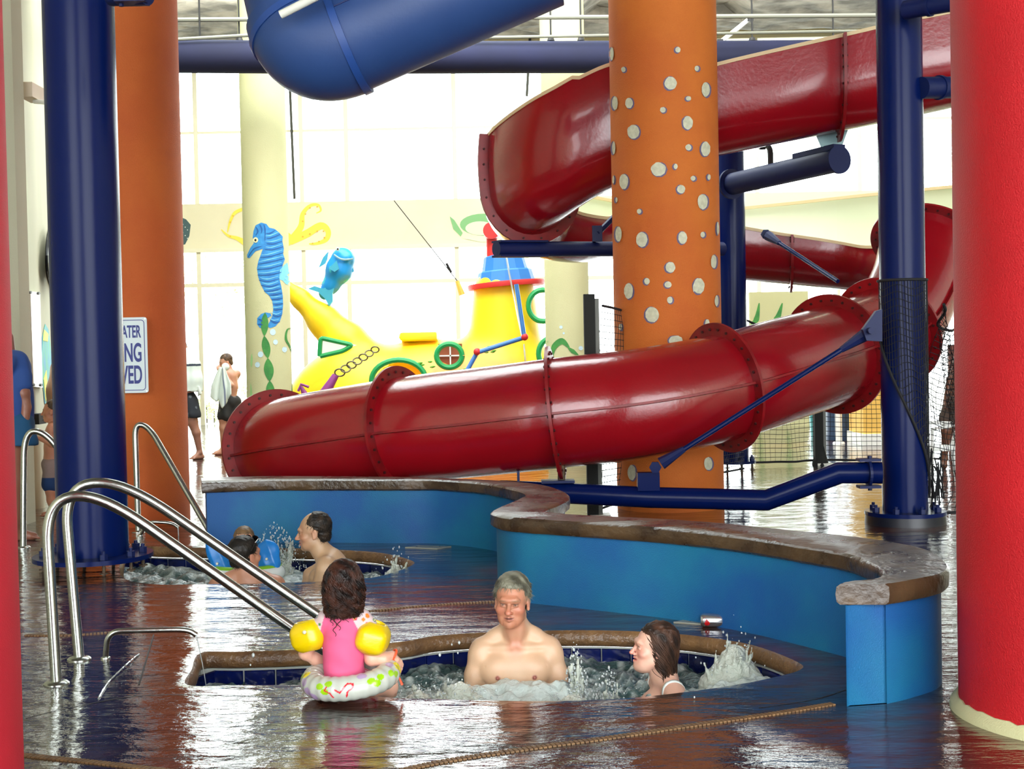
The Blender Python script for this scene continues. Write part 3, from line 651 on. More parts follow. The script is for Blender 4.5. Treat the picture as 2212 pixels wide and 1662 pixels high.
mural('ray_mural', 'dark spotted ray painted on the back wall next to the orange column', 404, [('painted_body', [(392, 470), (402, 474), (412, 486), (409, 510), (400, 528), (392, 530)], M_RAY, 0)] + [('painted_dot', ellp(395 + 5 * (k % 3), 485 + 6 * k, 1.2, 1.2, 6), M_WHITE, 1) for k in range(6)])

# blue steel posts with bolted base plates
def bolt(mb, p, r=0.017, h=0.05, n=6): mb.lathe([(r, 0), (r, h)], p, n)
def steel_post(px, base_y, wpx, top, label, flange_px, lift, name='steel_post', nb=10, plug=False):
    g = gr(px, base_y); r = wpx / 2 / F * g.y; c = g + Vector((g.x, g.y, 0)).normalized() * r * 1.6; c.z = 0; r = wpx / 2 / F * c.y
    t = thing(name, c, label, 'post'); R_ = flange_px / 2 / F * c.y
    mb = MB(); mb.lathe([(r, lift + 0.02), (r, 1.5), (r, 3), (r, top)], c, 48); mb.build('shaft', M_BLUE, t, ang=50)
    mb = MB(); mb.lathe([(R_, lift), (R_, lift + 0.03), (r, lift + 0.032)], c, 48); mb.build('base_plate', M_BLUE, t)
    for k in range(nb):
        a = 2 * PI * (k + 0.3) / nb; q = (R_ + r) / 2 + 0.01; p = c + Vector((q * math.cos(a), q * math.sin(a), 0)); m2 = MB()
        bolt(m2, p + Vector((0, 0, lift + 0.03)), 0.028, 0.034); bolt(m2, p + Vector((0, 0, lift + 0.06)), 0.013, 0.025, 8)
        m2.build('bolt', M_BLUED, t, smooth=False)
        m2 = MB(); bolt(m2, p, 0.012, lift, 8); bolt(m2, p + Vector((0, 0, 0.01)), 0.03, 0.008, 10); m2.build('anchor_rod', M_RUST, t, smooth=False)
    if plug: mb = MB(); mb.lathe([(R_ * 1.0, 0), (R_ * 0.98, lift)], c, 40); mb.build('grout_pad', mat('dark_grout', (12, 16, 32), 0.4), t)
    return t, c, r
T_BL, C_BL, R_BL = steel_post(203, 1248, 150, 8.2, 'big glossy navy steel post at the left beside the orange column', 252, 0.075)
T_BR, C_BR, R_BR = steel_post(1956, 1140, 96, 8.2, 'navy steel post at the right wrapped in black netting', 172, 0.07, plug=True, nb=8)
T_BF, C_BF, R_BF = steel_post(1587, 1022, 62, 4.42, 'far navy steel post behind the spotted orange column', 92, 0.09, nb=8)
# ------------------------------------------------------------------ low curved planter wall with stone cap
CAPZ, CAPT = 0.48, 0.082
# front (pool side) edge of the cap's top, and its back edge, as px on the cap plane
fe = [(436,1043),(560,1038),(700,1037),(850,1037),(940,1037),(1040,1044),(1105,1056),(1135,1066),(1118,1078),(1085,1092),(1062,1103),(1064,1110),(1100,1118),(1180,1124),(1300,1132),(1450,1143),(1600,1160),(1730,1180),(1830,1198),(1890,1222),(1902,1242),(1880,1252),(1830,1256),(1806,1262)]
be = [(434,1032),(560,1029),(700,1029),(850,1030),(960,1033),(1080,1038),(1170,1047),(1220,1062),(1230,1075),(1205,1090),(1178,1101),(1190,1106),(1250,1112),(1330,1116),(1450,1122),(1560,1130),(1680,1142),(1800,1154),(1900,1166),(2000,1186),(2046,1215),(2042,1236),(1980,1252),(1920,1262)]
def cap_edge(px): return [Vector(p) for p in catmull([gr(x, y, CAPZ) for x, y in px], 6)]
FE, BE = cap_edge(fe), cap_edge(be)
FE2, BE2 = FE, BE
t = thing('planter_wall', (FE[40].x, FE[40].y, 0), 'low curving turquoise wall with a brown stone cap winding behind both pools', 'wall')
def wall_loft(A, B, z0, z1, name, material, ins=0.0, rnd=0.0, round_=False):
    n = len(A); a2 = []; b2 = []
    def off(P, d, i):
        t_ = P[min(i + 2, n - 1)] - P[max(i - 2, 0)]; t_.z = 0; t_.normalize(); return P[i] + Vector((-t_.y, t_.x, 0)) * d
    for i in range(n): a2.append(off(A, ins, i)); b2.append(off(B, -ins, i))
    if ins:
        ta = (a2[1] - a2[0]).normalized() * ins; a2[0] = a2[0] + ta; b2[0] = b2[0] + ta
        tb = (a2[-2] - a2[-1]).normalized() * ins; a2[-1] = a2[-1] + tb; b2[-1] = b2[-1] + tb
    if round_:
        r = 0.012; lay = [(0.014, z0), (0.0, z0 + r), (-0.002, (z0 + z1) / 2), (0.0, z1 - r), (0.016, z1)]
    else: lay = [(0, z0), (0, z1)]
    V = []; Fs = []; ring = a2 + b2[::-1]; m_ = len(ring); cen = None
    rr = random.Random(11)
    for (o, z) in lay:
        for i in range(m_):
            if i < n: q = (a2[i] - b2[i])
            else: q = (b2[m_ - 1 - i] - a2[m_ - 1 - i])
            q.z = 0; q.normalize(); j = rr.uniform(-0.0015, 0.0015) if round_ else 0
            p = ring[i] - q * (o + j); V.append((p.x, p.y, z + (rr.uniform(-0.0008, 0.0008) if round_ else 0)))
    L = len(lay)
    for k in range(L - 1):
        for i in range(m_): Fs.append((k * m_ + i, k * m_ + (i + 1) % m_, (k + 1) * m_ + (i + 1) % m_, (k + 1) * m_ + i))
    for k in (0, L - 1):
        for i in range(n - 1):
            f = (k * m_ + i, k * m_ + i + 1, k * m_ + m_ - 2 - i, k * m_ + m_ - 1 - i); Fs.append(f if k else f[::-1])
    bm = bmesh.new(); vs = [bm.verts.new(v) for v in V]
    for f in Fs:
        try: bm.faces.new([vs[i] for i in f])
        except ValueError: pass
    bmesh.ops.recalc_face_normals(bm, faces=bm.faces[:]); bm.verts.index_update()
    V = [v.co[:] for v in bm.verts]; Fs = [tuple(v.index for v in f.verts) for f in bm.faces]; bm.free()
    return mobj(name, V, Fs, material, t, ang=40)
wall_loft(FE, BE, CAPZ - CAPT, CAPZ, 'cap_stone', M_CAP, round_=True)
wall_loft(FE, BE, 0, CAPZ - CAPT, 'wall_body', M_PBLUE, ins=0.034)

# ------------------------------------------------------------------ red water slide
def frames(P, side0=None):
    P = [Vector(p) for p in P]; k = len(P); T = [(P[min(i + 1, k - 1)] - P[max(i - 1, 0)]).normalized() for i in range(k)]; out = []
    for i in range(k):
        s = T[i].cross(Vector((0, 0, 1)))
        s.normalize(); out.append((P[i], T[i], s, s.cross(T[i]).normalized()))
    return out
SL = thing('red_water_slide', (1.5, 11.5, 0), 'glossy dark red water slide spiralling from an open flume down to a closed tube', 'water slide')
tube_px = [(585, 975, 12.2), (650, 962, 11.75), (870, 930, 11.15), (1030, 913, 10.9), (1200, 893, 10.72), (1380, 872, 10.75), (1560, 838, 11.0), (1690, 800, 11.4), (1800, 766, 11.9), (1915, 718, 12.5), (1975, 625, 13.0), (2000, 525, 13.35)]
TP = [at(x, y, d) for x, y, d in tube_px]
TC = [Vector(p) for p in catmull(TP, 10)]; TR = 0.44
def par_frames(P):
    k = len(P); T = [(P[min(i + 1, k - 1)] - P[max(i - 1, 0)]).normalized() for i in range(k)]; out = []
    N = Vector((0, 0, 1)); N = (N - T[0] * N.dot(T[0])).normalized()
    for i in range(k): N = (N - T[i] * N.dot(T[i])).normalized(); out.append((P[i], T[i], T[i].cross(N).normalized(), N))
    return out
TF = par_frames(TC)
cuts = [5, 20, 40, 60, 80, 90, 110]
def tube_section(i0, i1):
    n = 56; V = []; Fs = []; k = i1 - i0 + 1
    for (p, T, S_, N) in TF[i0:i1 + 1]:
        for j in range(n): a = 2 * PI * j / n; V.append(p + (N * math.cos(a) + S_ * math.sin(a)) * TR)
    for i in range(k - 1):
        for j in range(n): j2 = (j + 1) % n; Fs.append((i * n + j, (i + 1) * n + j, (i + 1) * n + j2, i * n + j2))
    mobj('tube_section', V, Fs, M_SLIDE, SL)
    for sgn in (-1, 1):     # horizontal joint lips along both sides
        V = []; Fs = []
        for (p, T, S_, N) in TF[i0:i1 + 1]:
            q = S_ * sgn
            for (a, b) in ((TR - 0.01, 0.012), (TR + 0.035, 0.009), (TR + 0.035, -0.009), (TR - 0.01, -0.012)): V.append(p + q * a + N * (b - 0.03))
        for i in range(k - 1):
            for j in range(4): Fs.append((4 * i + j, 4 * i + (j + 1) % 4, 4 * i + 4 + (j + 1) % 4, 4 * i + 4 + j) if sgn > 0 else (4 * i + j, 4 * i + 4 + j, 4 * i + 4 + (j + 1) % 4, 4 * i + (j + 1) % 4))
        Fs.append((0, 1, 2, 3)); Fs.append((4 * k - 1, 4 * k - 2, 4 * k - 3, 4 * k - 4))
        mobj('joint_lip', V, Fs, M_SLIDEF, SL, smooth=False)
def ring_flange(frame, r0, r1, th, name='flange', material=None, a0=0, a1=2 * PI, bolts=28, parent=None):
    p, T, S_, N = frame; n = 64; V = []; Fs = []
    full = abs(a1 - a0 - 2 * PI) < 1e-6
    for j in range(n + (0 if full else 1)):
        a = a0 + (a1 - a0) * j / n; u = N * math.cos(a) + S_ * math.sin(a)
        for (r, h) in ((r0, -th), (r1, -th), (r1, th), (r0, th)): V.append(p + u * r + T * h)
    m_ = n if full else n + 1
    for j in range(n):
        j2 = (j + 1) % m_
        for q in range(4): Fs.append((4 * j + q, 4 * j + (q + 1) % 4, 4 * j2 + (q + 1) % 4, 4 * j2 + q))
    if not full: Fs.append((3, 2, 1, 0)); Fs.append((4 * n, 4 * n + 1, 4 * n + 2, 4 * n + 3))
    o = mobj(name, V, Fs, material or M_SLIDEF, parent or SL, ang=40)
    mb = MB()
    for j in range(bolts):
        a = a0 + (a1 - a0) * (j + 0.5) / bolts; u = N * math.cos(a) + S_ * math.sin(a); c = p + u * (r0 + r1) / 2 - T * (th + 0.012)
        mb.lathe([(0.012, 0), (0.012, 2 * th + 0.024)], c, 6, R=zrot(T))
    b = mb.build('flange_bolts', mat('dark_bolt', (60, 14, 16), 0.5), o, smooth=False); b['kind'] = 'stuff'
    return o
for a, b in zip(cuts, cuts[1:]): tube_section(a, b)
for c in cuts[:-1] + [110]: ring_flange(TF[c], TR - 0.005, TR + 0.1, 0.012)
# open flume: trough-bottom path and cross section that grows a tall outer wall in the bends
fl = [(6.2,12.5,4.0,.80,.80),(4.15,12.6,3.62,.80,.80),(3.3,12.75,3.48,.80,.8),(2.0,12.9,3.26,.78,.78),(1.4,12.92,3.1,.78,.7),(0.95,12.97,2.96,1.1,.5),(0.55,13.1,2.76,1.08,.45),(0.27,13.4,2.62,1.0,.42),(0.18,13.85,2.54,.95,.42),(0.3,14.4,2.46,1.05,.42),(0.7,14.85,2.40,.95,.45),(1.35,15.75,2.48,.75,.6),(2.31,16.1,2.29,.82,.6),(3.36,16.1,2.17,1.0,.54),(4.35,15.75,2.03,1.2,.52),(4.9,14.55,1.93,1.2,.6),(4.75,13.95,1.9,1.0,.8)]
# columns: x, y, z of trough bottom, height of the wall on the left of travel (outer in bends), height on the right
FC = [np.array(p) for p in catmull(fl, 8)]
for q_ in FC[34:44]: q_[3] = 1.08      # the tall outer wall of the bend starts with a step
for q_ in FC[:34]: q_[3] = min(q_[3], .8)
for q_ in FC[44:56]: q_[3] = max(q_[3], .95)
FP = [Vector(p[:3]) for p in FC]; FFr = frames(FP)
def flume_profile(hl, hr, r=0.43, th=0.0):
    pts = []   # from outer rim to inner rim, (side, up): side>0 is right of travel
    rad = r + th
    bl = 0.16 * max(0, hl - 0.9)
    for k in range(7): z = hl + (0.45 - hl) * k / 7; tt = max(0, (z - 0.45) / max(hl - 0.45, .01)); pts.append((-(rad + bl * math.sin(PI * tt) + (-0.12 * max(0, hl - 0.9)) * tt * tt), z)) if hl > 0.5 else pts.append((-rad, 0.45))
    for k in range(17): a = PI * k / 16; pts.append((-rad * math.cos(a), 0.45 - (0.45 + th) * math.sin(a)))
    for k in range(1, 8): z = 0.45 + (max(hr, 0.451) - 0.45) * k / 7; pts.append((rad, z))
    return pts
def flume(i0, i1, name_out='flume_shell', name_in='flume_lining'):
    Vo = []; Vi = []; Fo = []; k = i1 - i0 + 1; rimL = []; rimR = []
    for i in range(i0, i1 + 1):
        p, T, S_, N = FFr[i]; Nz = Vector((0, 0, 1)); hl, hr = FC[i][3], FC[i][4]
        po, pi_ = flume_profile(hl, hr, th=0.012), flume_profile(hl, hr, th=-0.01)
        Vo += [p + S_ * a + Nz * b for a, b in po]; Vi += [p + S_ * a + Nz * b for a, b in pi_]
    m_ = len(po)
    for i in range(k - 1):
        for j in range(m_ - 1): Fo.append((i * m_ + j, i * m_ + j + 1, (i + 1) * m_ + j + 1, (i + 1) * m_ + j))
    mobj(name_out, Vo, [f[::-1] for f in Fo], M_SLIDE, SL, ang=60); mobj(name_in, Vi, Fo, M_CREAMG, SL, ang=60)
    for side in (0, m_ - 1):     # rolled cream rim
        V = []; Fs = []
        for i in range(k):
            a = Vector(Vi[i * m_ + side]); s = FFr[i0 + i][2]
            for (q, z) in ((-0.035, 0.012), (0.035, 0.012), (0.035, -0.022), (-0.035, -0.022)): V.append(a + s * q + Vector((0, 0, z)))
        for i in range(k - 1):
            for j in range(4): Fs.append((4 * i + j, 4 * i + (j + 1) % 4, 4 * i + 4 + (j + 1) % 4, 4 * i + 4 + j))
        Fs.append((0, 1, 2, 3)); Fs.append((4 * k - 1, 4 * k - 2, 4 * k - 3, 4 * k - 4))
        mobj('flume_rim', V, Fs, mat('rim_tan', (214, 190, 146), 0.5), SL, smooth=False, label='pale rim of the open flume')
fcuts = [0, 17, 33, 34, 58, 80, 96, 108, 128]
for a, b in ((0, 17), (17, 33), (34, 58), (58, 80), (80, 96), (96, 108), (108, 128)): flume(a, b)
def flume_flange(i, w=0.1):
    p, T, S_, N = FFr[i]; hl, hr = FC[i][3], FC[i][4]; A = flume_profile(hl, hr, th=0.0); B = flume_profile(hl, hr, th=w); V = []; Fs = []
    B[0] = (B[0][0], A[0][1]); B[-1] = (B[-1][0], A[-1][1])
    for (a, b) in zip(A, B):
        for h in (-0.014, 0.014): V.append(p + S_ * a[0] + Vector((0, 0, a[1])) + T * h); V.append(p + S_ * b[0] + Vector((0, 0, b[1])) + T * h)
    for j in range(len(A) - 1):
        q = 4 * j
        for (u, v) in ((0, 1), (1, 3), (3, 2), (2, 0)): Fs.append((q + u, q + v, q + 4 + v, q + 4 + u))
    o = mobj('flange', V, Fs, M_SLIDEF, SL, ang=40)
    mb = MB()
    for j in range(2, len(A) - 1, 2):
        a = ((A[j][0] + B[j][0]) / 2, (A[j][1] + B[j][1]) / 2); mb.lathe([(0.011, 0), (0.011, 0.05)], p + S_ * a[0] + Vector((0, 0, a[1])) - T * 0.025, 6, R=zrot(T))
    b = mb.build('flange_bolts', mat('dark_bolt', (60, 14, 16), 0.5), o, smooth=False); b['kind'] = 'stuff'
for i in (17, 58, 104): flume_flange(i, 0.11)
flume_flange(35, 0.05)

# ------------------------------------------------------------------ supports of the slide
def disc(mb, c, n, r, h): mb.lathe([(r, -h / 2), (r, h / 2)], c, 24, R=zrot(n))
t = thing('support_arm', at(1600, 400, 14.5), 'navy pipe arm reaching from the far post up under the open flume', 'slide support')
a, b = at(1580, 398, 14.3), at(1812, 345, 12.75)
mb = MB(); mb.tube([a, b], 0.115, 28); mb.build('arm_pipe', M_BLUED, t)
for p_, r_ in ((b, .135), (a, .16)): mb = MB(); disc(mb, p_, b - a, r_, 0.03); mb.build('end_plate', M_BLUED, t, ang=40)
u = (b - a).normalized(); R_ = Matrix((u.cross(Vector((0, 0, 1))).normalized(), u, u.cross(Vector((0, 0, 1))).normalized().cross(u))).transposed()
mb = MB(); mb.box(b - u * 0.3 + Vector((0, 0, 0.12)), (0.14, 0.62, 0.05), R_); mb.build('saddle_plate', M_BLUED, t, smooth=False)
mb = MB(); mb.tube(bend_path([b - u * 1.05 + Vector((0, 0, .08)), b - u * 1.05 + Vector((0, 0, .3)), b - u * 1.3 + Vector((-.05, 0, .38))], .08), 0.03, 8); disc(mb, b - u * 1.18 + Vector((0, 0, .34)), Vector((1, 0, 0)), .06, .06); mb.build('clamp', M_BLACK, t)
c0 = b - u * 0.1 + Vector((0, 0, .14)); mb = MB(); mb.add([c0 + Vector((-.1, 0, 0)), c0 + Vector((.1, 0, 0)), c0 + Vector((.22, .02, .3)), c0 + Vector((-.22, .02, .3)), c0 + Vector((-.1, .02, 0)), c0 + Vector((.1, .02, 0)), c0 + Vector((.22, .04, .3)), c0 + Vector((-.22, .04, .3))], [(0, 1, 2, 3), (7, 6, 5, 4), (0, 4, 5, 1), (1, 5, 6, 2), (2, 6, 7, 3), (3, 7, 4, 0)]); mb.build('gusset', mat('pale_plate', (150, 186, 190), .4), t, smooth=False)
t = thing('support_beam', at(1200, 538, 13.3), 'navy pipe beam carrying the left bend of the open flume, ending left of the spotted column', 'slide support')
a, b = at(1072, 538, 12.9), at(1560, 538, 14.5)
mb = MB(); mb.tube([a, b], 0.075, 20); mb.build('beam_pipe', M_BLUED, t)
u = (b - a).normalized(); R_ = Matrix((u, u.cross(Vector((0, 0, 1))).normalized() * -1, Vector((0, 0, 1)))).transposed()
mb = MB()
for z in (-0.07, 0.07): mb.box((a + u * 0.28) + Vector((0, 0, z)), (0.56, 0.16, 0.02), R_)
mb.box(a + u * 0.28, (0.56, 0.03, 0.13), R_); mb.build('beam_end', M_BLUED, t, smooth=False)
c = at(1290, 505, 13.5); mb = MB(); mb.box(c, (0.1, 0.04, 0.16)); mb.tube([c, at(1325, 470, 13.6)], 0.03, 8); mb.build('brace_lug', M_BLUED, t, smooth=False)
def rod(label, A, B, lug_a, lug_b, r=0.021):
    t = thing('tie_rod', (A + B) / 2, label, 'slide support'); u = (B - A).normalized()
    mb = MB(); mb.tube([A, B], r, 10); mb.build('rod', M_BLUE, t)
    for (p, s, sz) in ((A, 1, lug_a), (B, -1, lug_b)):
        if sz:
            R_ = Matrix((u, u.cross(Vector((0, 1, 0))).normalized().cross(u), u.cross(Vector((0, 1, 0))).normalized())).transposed()
            mb = MB(); mb.tube([p + u * s * .0, p + u * s * sz * 1.6], [sz * .38, sz * .18], 8); mb.build('clevis', M_BLUED, t)
            mb = MB(); q = p - u * s * sz * .4; mb.lathe([(sz * .36, -.02), (sz * .36, .02)], q, 6, R=zrot((0.1, 1, 0))); mb.build('lug', M_BLUE, t, smooth=False)
rod('long thin blue tie rod running in front of the closed red tube', at(1428, 1002, 10.25), at(1868, 724, 10.1), 0.13, 0.13, 0.02)
t = thing('brace_bracket', at(1893, 700, 10.0), 'dark navy bracket on the left of the right post holding the long tie rod', 'slide support'); mb = MB(); a = [at(x, y, 10.0) for x, y in ((1906, 668), (1893, 672), (1864, 712), (1872, 736), (1906, 738))]; mb.add(a + [v + Vector((0, .06, 0)) for v in a], [(0, 1, 2, 3, 4), (9, 8, 7, 6, 5)] + [(i, 5 + i, 5 + (i + 1) % 5, (i + 1) % 5) for i in range(5)]); mb.build('gusset', M_BLUED, t, smooth=False); mb = MB(); mb.lathe([(.025, -.06), (.025, .06)], at(1878, 715, 10.0), 8, R=zrot((0, 1, 0))); mb.build('pin', M_BLUED, t)
rod('thin blue tie rod from the far post down behind the red tube', at(1660, 510, 14.4), at(1810, 608, 13.2), 0.15, 0, 0.022)
t = thing('low_support_pipe', at(1500, 1075, 10.4), 'navy pipe running low over the deck from the right post to behind the curved wall', 'slide support')
P = [at(1905, 1022, 10.05), at(1814, 1022, 10.1), at(1656, 1081, 10.3), at(1400, 1075, 10.45), at(1180, 1064, 10.6), at(1080, 1060, 10.7)]
mb = MB(); mb.tube(P, 0.082, 24); mb.build('pipe', M_BLUE, t, ang=25)
mb = MB(); disc(mb, P[0] + Vector((-.1, 0, 0)), Vector((1, 0, 0)), 0.1, 0.02); mb.box(P[0] + Vector((-.1, 0, .1)), (.16, .12, .02)); mb.box(P[0] + Vector((-.1, 0, -.1)), (.16, .12, .02)); mb.lathe([(.016, 0), (.016, .26)], P[0] + Vector((-.09, 0, -.13)), 6); mb.build('coupling', M_BLUED, t, smooth=False)
c = at(1400, 1040, 10.42); mb = MB(); mb.box(c, (0.17, .1, .14)); mb.build('bracket', M_BLUE, t, smooth=False)
mb = MB(); mb.box(at(1205, 1040, 10.58), (0.26, .16, .02)); mb.box(at(1120, 1048, 10.62), (0.02, .2, .24)); mb.build('saddle_plate', M_BLUED, t, smooth=False)
mb = MB(); mb.tube([at(1213, 1000, 10.6), at(1213, 1040, 10.6)], 0.03, 8); mb.build('prop', M_RUST, t)
# arms on the right post and the left post
for (a, b, r, lab) in ((at(1955, 22, 10.2), at(2150, -12, 9.7), 0.07, 'navy pipe arm near the top of the right post'), (at(1990, 190, 10.4), at(2220, 186, 11.0), 0.085, 'navy pipe arm below the top arm on the right post, going behind the red column')):
    t = thing('post_arm', a, lab, 'slide support'); mb = MB(); mb.tube([a, b], r, 20); mb.build('arm_pipe', M_BLUED, t); mb = MB(); u = (b - a).normalized(); disc(mb, a + u * .2, u, r * 1.12, .03); mb.build('collar', M_BLUED, t, ang=40)
t = thing('post_arm', at(250, 0, 7.5), 'stub bracket at the top of the left navy post', 'slide support'); a = at(240, -14, 7.6)
mb = MB(); mb.tube([a, at(318, -16, 7.5)], 0.07, 20); mb.build('arm_pipe', M_BLUED, t); mb = MB(); mb.box(at(285, 4, 7.5), (.17, .12, .02)); mb.lathe([(.014, 0), (.014, .05)], at(262, 14, 7.5), 6); mb.build('saddle_plate', M_BLUED, t, smooth=False)

# ------------------------------------------------------------------ blue tube slide at the top
t = thing('blue_water_slide', at(800, 60, 9.5), 'matt blue tube slide crossing the top of the view, elbow at lower left', 'water slide')
def tube_run(P, r, name, material, par, n=48):
    mb = MB(); mb.tube(P, r, n, caps=False); return mb.build(name, material, par, ang=0)
B0, B1, B2 = at(600, -185, 9.3), at(672, 116, 9.0), at(1172, -104, 8.9)
rb = 0.385
elb = bend_path([B0, B1, B2], 0.27, 18)
k1 = 19
up_ = [B0 + (elb[1] - B0) * (i / 5) for i in range(6)]
tube_run(up_, rb * .93, 'tube_section', M_BSLIDE, t); tube_run(elb[1:k1 + 0], rb, 'tube_elbow', M_BSLIDE, t); tube_run([elb[k1 - 1] + (B2 - elb[k1 - 1]) * (i / 6) for i in range(7)], rb * .965, 'tube_section', M_BSLIDE, t)
for (i, dr) in ((3, .012), (k1 - 2, .012)):
    p, q = elb[i], elb[i + 1]; u = (q - p).normalized(); mb = MB(); V = []
    mb.tube([p, p + u * .05], [rb + dr, rb + dr * .8], 48, caps=True); mb.build('joint_collar', mat('blue_joint', (34, 72, 142), .45), t, ang=30)
s0, s1 = elb[k1 - 1], B2; u = (s1 - s0).normalized(); n_ = (Vector((0, -1, 0)) - u * Vector((0, -1, 0)).dot(u)).normalized(); w_ = u.cross(n_)
for ang_ in (0.35,):
    off = (n_ * math.cos(ang_) - w_ * math.sin(ang_)) * rb * .965; mb = MB(); mb.tube([s0 + off, s1 + off], 0.006, 6); mb.build('seam', mat('blue_seam', (16, 38, 96), .5), t)
mb = MB(); a, b = at(606, 32, 8.45), at(720, -26, 8.4); mb.tube([a, b], 0.027, 14); o = mb.build('white_pipe', M_STEELW); tag(o, 'white pipe lying across the top of the blue tube slide', 'pipe')

# fabric duct, conduits under the ceiling
P = [wx(x, y, yy) for x, y, yy in ((150, 122, 17.0), (400, 122, 17.0), (700, 124, 17.2), (1000, 124, 17.4), (1315, 123, 17.6), (1600, 122, 17.8), (1900, 118, 18), (2250, 112, 18.2))]
mb = MB(); mb.tube([Vector(p) for p in catmull(P, 5)], 0.205, 28); o = mb.build('air_duct', M_DUCT); tag(o, 'long dark blue fabric air duct hung across the hall below the ceiling', 'duct')
for k, (x, yy) in enumerate(((432, 17.0), (517, 17.1), (1190, 17.5), (1255, 17.6), (1625, 17.8), (1800, 17.9))):
    c = wx(x, 88, yy); t = thing('duct_hanger', c, ['leftmost wire hanger above the duct, right of the orange column', 'second wire hanger above the duct, left of the blue slide', 'wire hanger above the duct left of the spotted column', 'wire hanger above the duct just left of the spotted column', 'wire hanger above the duct right of the spotted column', 'wire hanger above the duct left of the right navy post'][k], 'hanger')
    mb = MB(); mb.tube([c, Vector((c.x, c.y, 8.2))], 0.012, 6); mb.build('wire', M_BLACK, t); mb = MB(); mb.lathe([(.035, -.03), (.05, 0), (.035, .04)], c, 8); mb.build('clamp', M_BLACK, t)
for (a, b, r, lab) in ((wx(-300, 47, 16.9), wx(2400, 30, 17.4), 0.028, 'grey conduit running across under the ceiling'), (wx(385, 85, 16.8), wx(540, 76, 16.9), 0.022, 'short black cable tray rail above the duct at the left'), (wx(1010, 82, 17.2), wx(1900, 66, 17.6), 0.02, 'thin pale conduit running just above the air duct')):
    mb = MB(); mb.tube([a, b], r, 8); tag(mb.build('ceiling_conduit', mat('conduit_grey', (120, 122, 110), .6), None), lab, 'conduit')
for (a, b, lab) in ((wx(1555, 92, 18), wx(1620, 40, 18), 'slanted white fluorescent tube under the ceiling right of the spotted column'),):
    t = thing('strip_light', a, lab, 'lamp'); mb = MB(); mb.tube([a, b], .03, 8); mb.build('light_tube', M_WHITE, t); mb = MB(); mb.box(a, (.08, .08, .08)); mb.box(b, (.08, .08, .08)); mb.build('end_cap', M_BLACK, t, smooth=False)

# ------------------------------------------------------------------ net posts and netting
def net_post(px, by, topy, wpx, label, pale=False):
    g = gr(px, by); d = g.y; w = wpx / F * d; h = at(px, topy, d).z; t = thing('net_post', g, label, 'post')
    mb = MB(); mb.box((g.x - w * .15, g.y, h / 2), (w * .7, w * .8, h)); mb.build('foam_sleeve', mat('black_foam', (22, 24, 22), .85), t, smooth=False)
    mb = MB(); mb.box((g.x + w * .33, g.y + w * .1, h * .49), (w * .28, w * .6, h * .98)); mb.build('steel_channel', mat('grey_channel', (92, 94, 86), .5), t, smooth=False)
    mb = MB(); mb.box((g.x + w * .3, g.y, .01), (w * 1.3, w * 1.3, .02)); mb.build('foot_plate', M_STEELW, t, smooth=False)
    return g, h
G1, H1 = net_post(1286, 1116, 636, 34, 'black padded net post standing behind the red tube left of the spotted column')
G2, H2 = net_post(1772, 1004, 700, 26, 'far black padded net post seen under the red tube')
t = bpy.data.objects['net_post.001']
mb = MB(); g = G2; mb.lathe([(.1, 0), (.095, .03), (.06, .16), (.05, .22)], g, 12); mb.build('flared_foot', mat('black_foam', (22, 24, 22), .85), t)
M_NET = mat('black_net_cord', (18, 18, 22), 0.8)
def net(name, label, A, B, hA, hB, sag, cell, r, base_lift=0.05, wav=0.04, seed=1, pleat=None):
    A, B = Vector(A), Vector(B); L = (B - A).length; nu = int(L / cell); nv = int(max(hA, hB) / cell); t = thing(name, (A + B) / 2, label, 'net'); rr = random.Random(seed); V = []; mb = MB()
    nrm = Vector((-(B - A).y, (B - A).x, 0)).normalized(); ph = rr.uniform(0, 6)
    def pt(u, v):
        p = A.lerp(B, u); h = hA + (hB - hA) * u - sag * 4 * u * (1 - u); z = base_lift + (h - base_lift) * v
        o = wav * math.sin(u * 9 + ph + v * 3) + wav * .6 * math.sin(v * 11 + u * 17)
        return Vector((p.x, p.y, z)) + nrm * o
    def cord(pts):
        k = len(pts); n0 = mb.n; VV = []
        for p in pts: VV += [p + Vector((0, 0, r)), p + nrm * r - Vector((0, 0, r * .5)) + (B - A).normalized() * r * .8, p - nrm * r - Vector((0, 0, r * .5)) - (B - A).normalized() * r * .8]
        mb.add(VV, [(3 * i + j, 3 * i + (j + 1) % 3, 3 * i + 3 + (j + 1) % 3, 3 * i + 3 + j) for i in range(k - 1) for j in range(3)])
    for i in range(nu + 1): cord([pt(i / nu, v / 10) for v in range(11)])
    m_ = max(12, nu // 3)
    for j in range(nv + 1): cord([pt(i / m_, j / nv) for i in range(m_ + 1)])
    o = mb.build('mesh_cords', M_NET, t, smooth=False); o['kind'] = 'stuff'
    for v in (1.0, 0.0):
        m2 = MB(); m2.tube([pt(i / 24, v) for i in range(25)], r * 3.2, 6); m2.build('edge_rope', M_NET, t)
    return pt
GB = gr(1660, 1012); ga = gr(1345, 1090)
net('safety_net', 'black net hung from the post left of the spotted column, behind the red tube', G1 + Vector((.05, 0, 0)), gr(1600, 1022), H1 - .1, 1.55, 0.0, 0.055, 0.0035)
net('safety_net', 'black net stretched between the far post and the far navy post', gr(1612, 1010), G2, 1.75, 1.75, 0.12, 0.06, 0.004, seed=2)
net('safety_net', 'black net stretched from the far post towards the right navy post', G2, gr(2040, 1000), 1.75, 1.7, 0.1, 0.06, 0.004, seed=3)
gp = Vector((C_BR.x + R_BR + .02, C_BR.y - .02, 0)); gq = gr(2150, 1090)
net('safety_net', 'black net sagging from the right navy post to behind the red column', gp, gq, 1.72, 1.98, 0.32, 0.055, 0.0038, seed=4, wav=0.08)
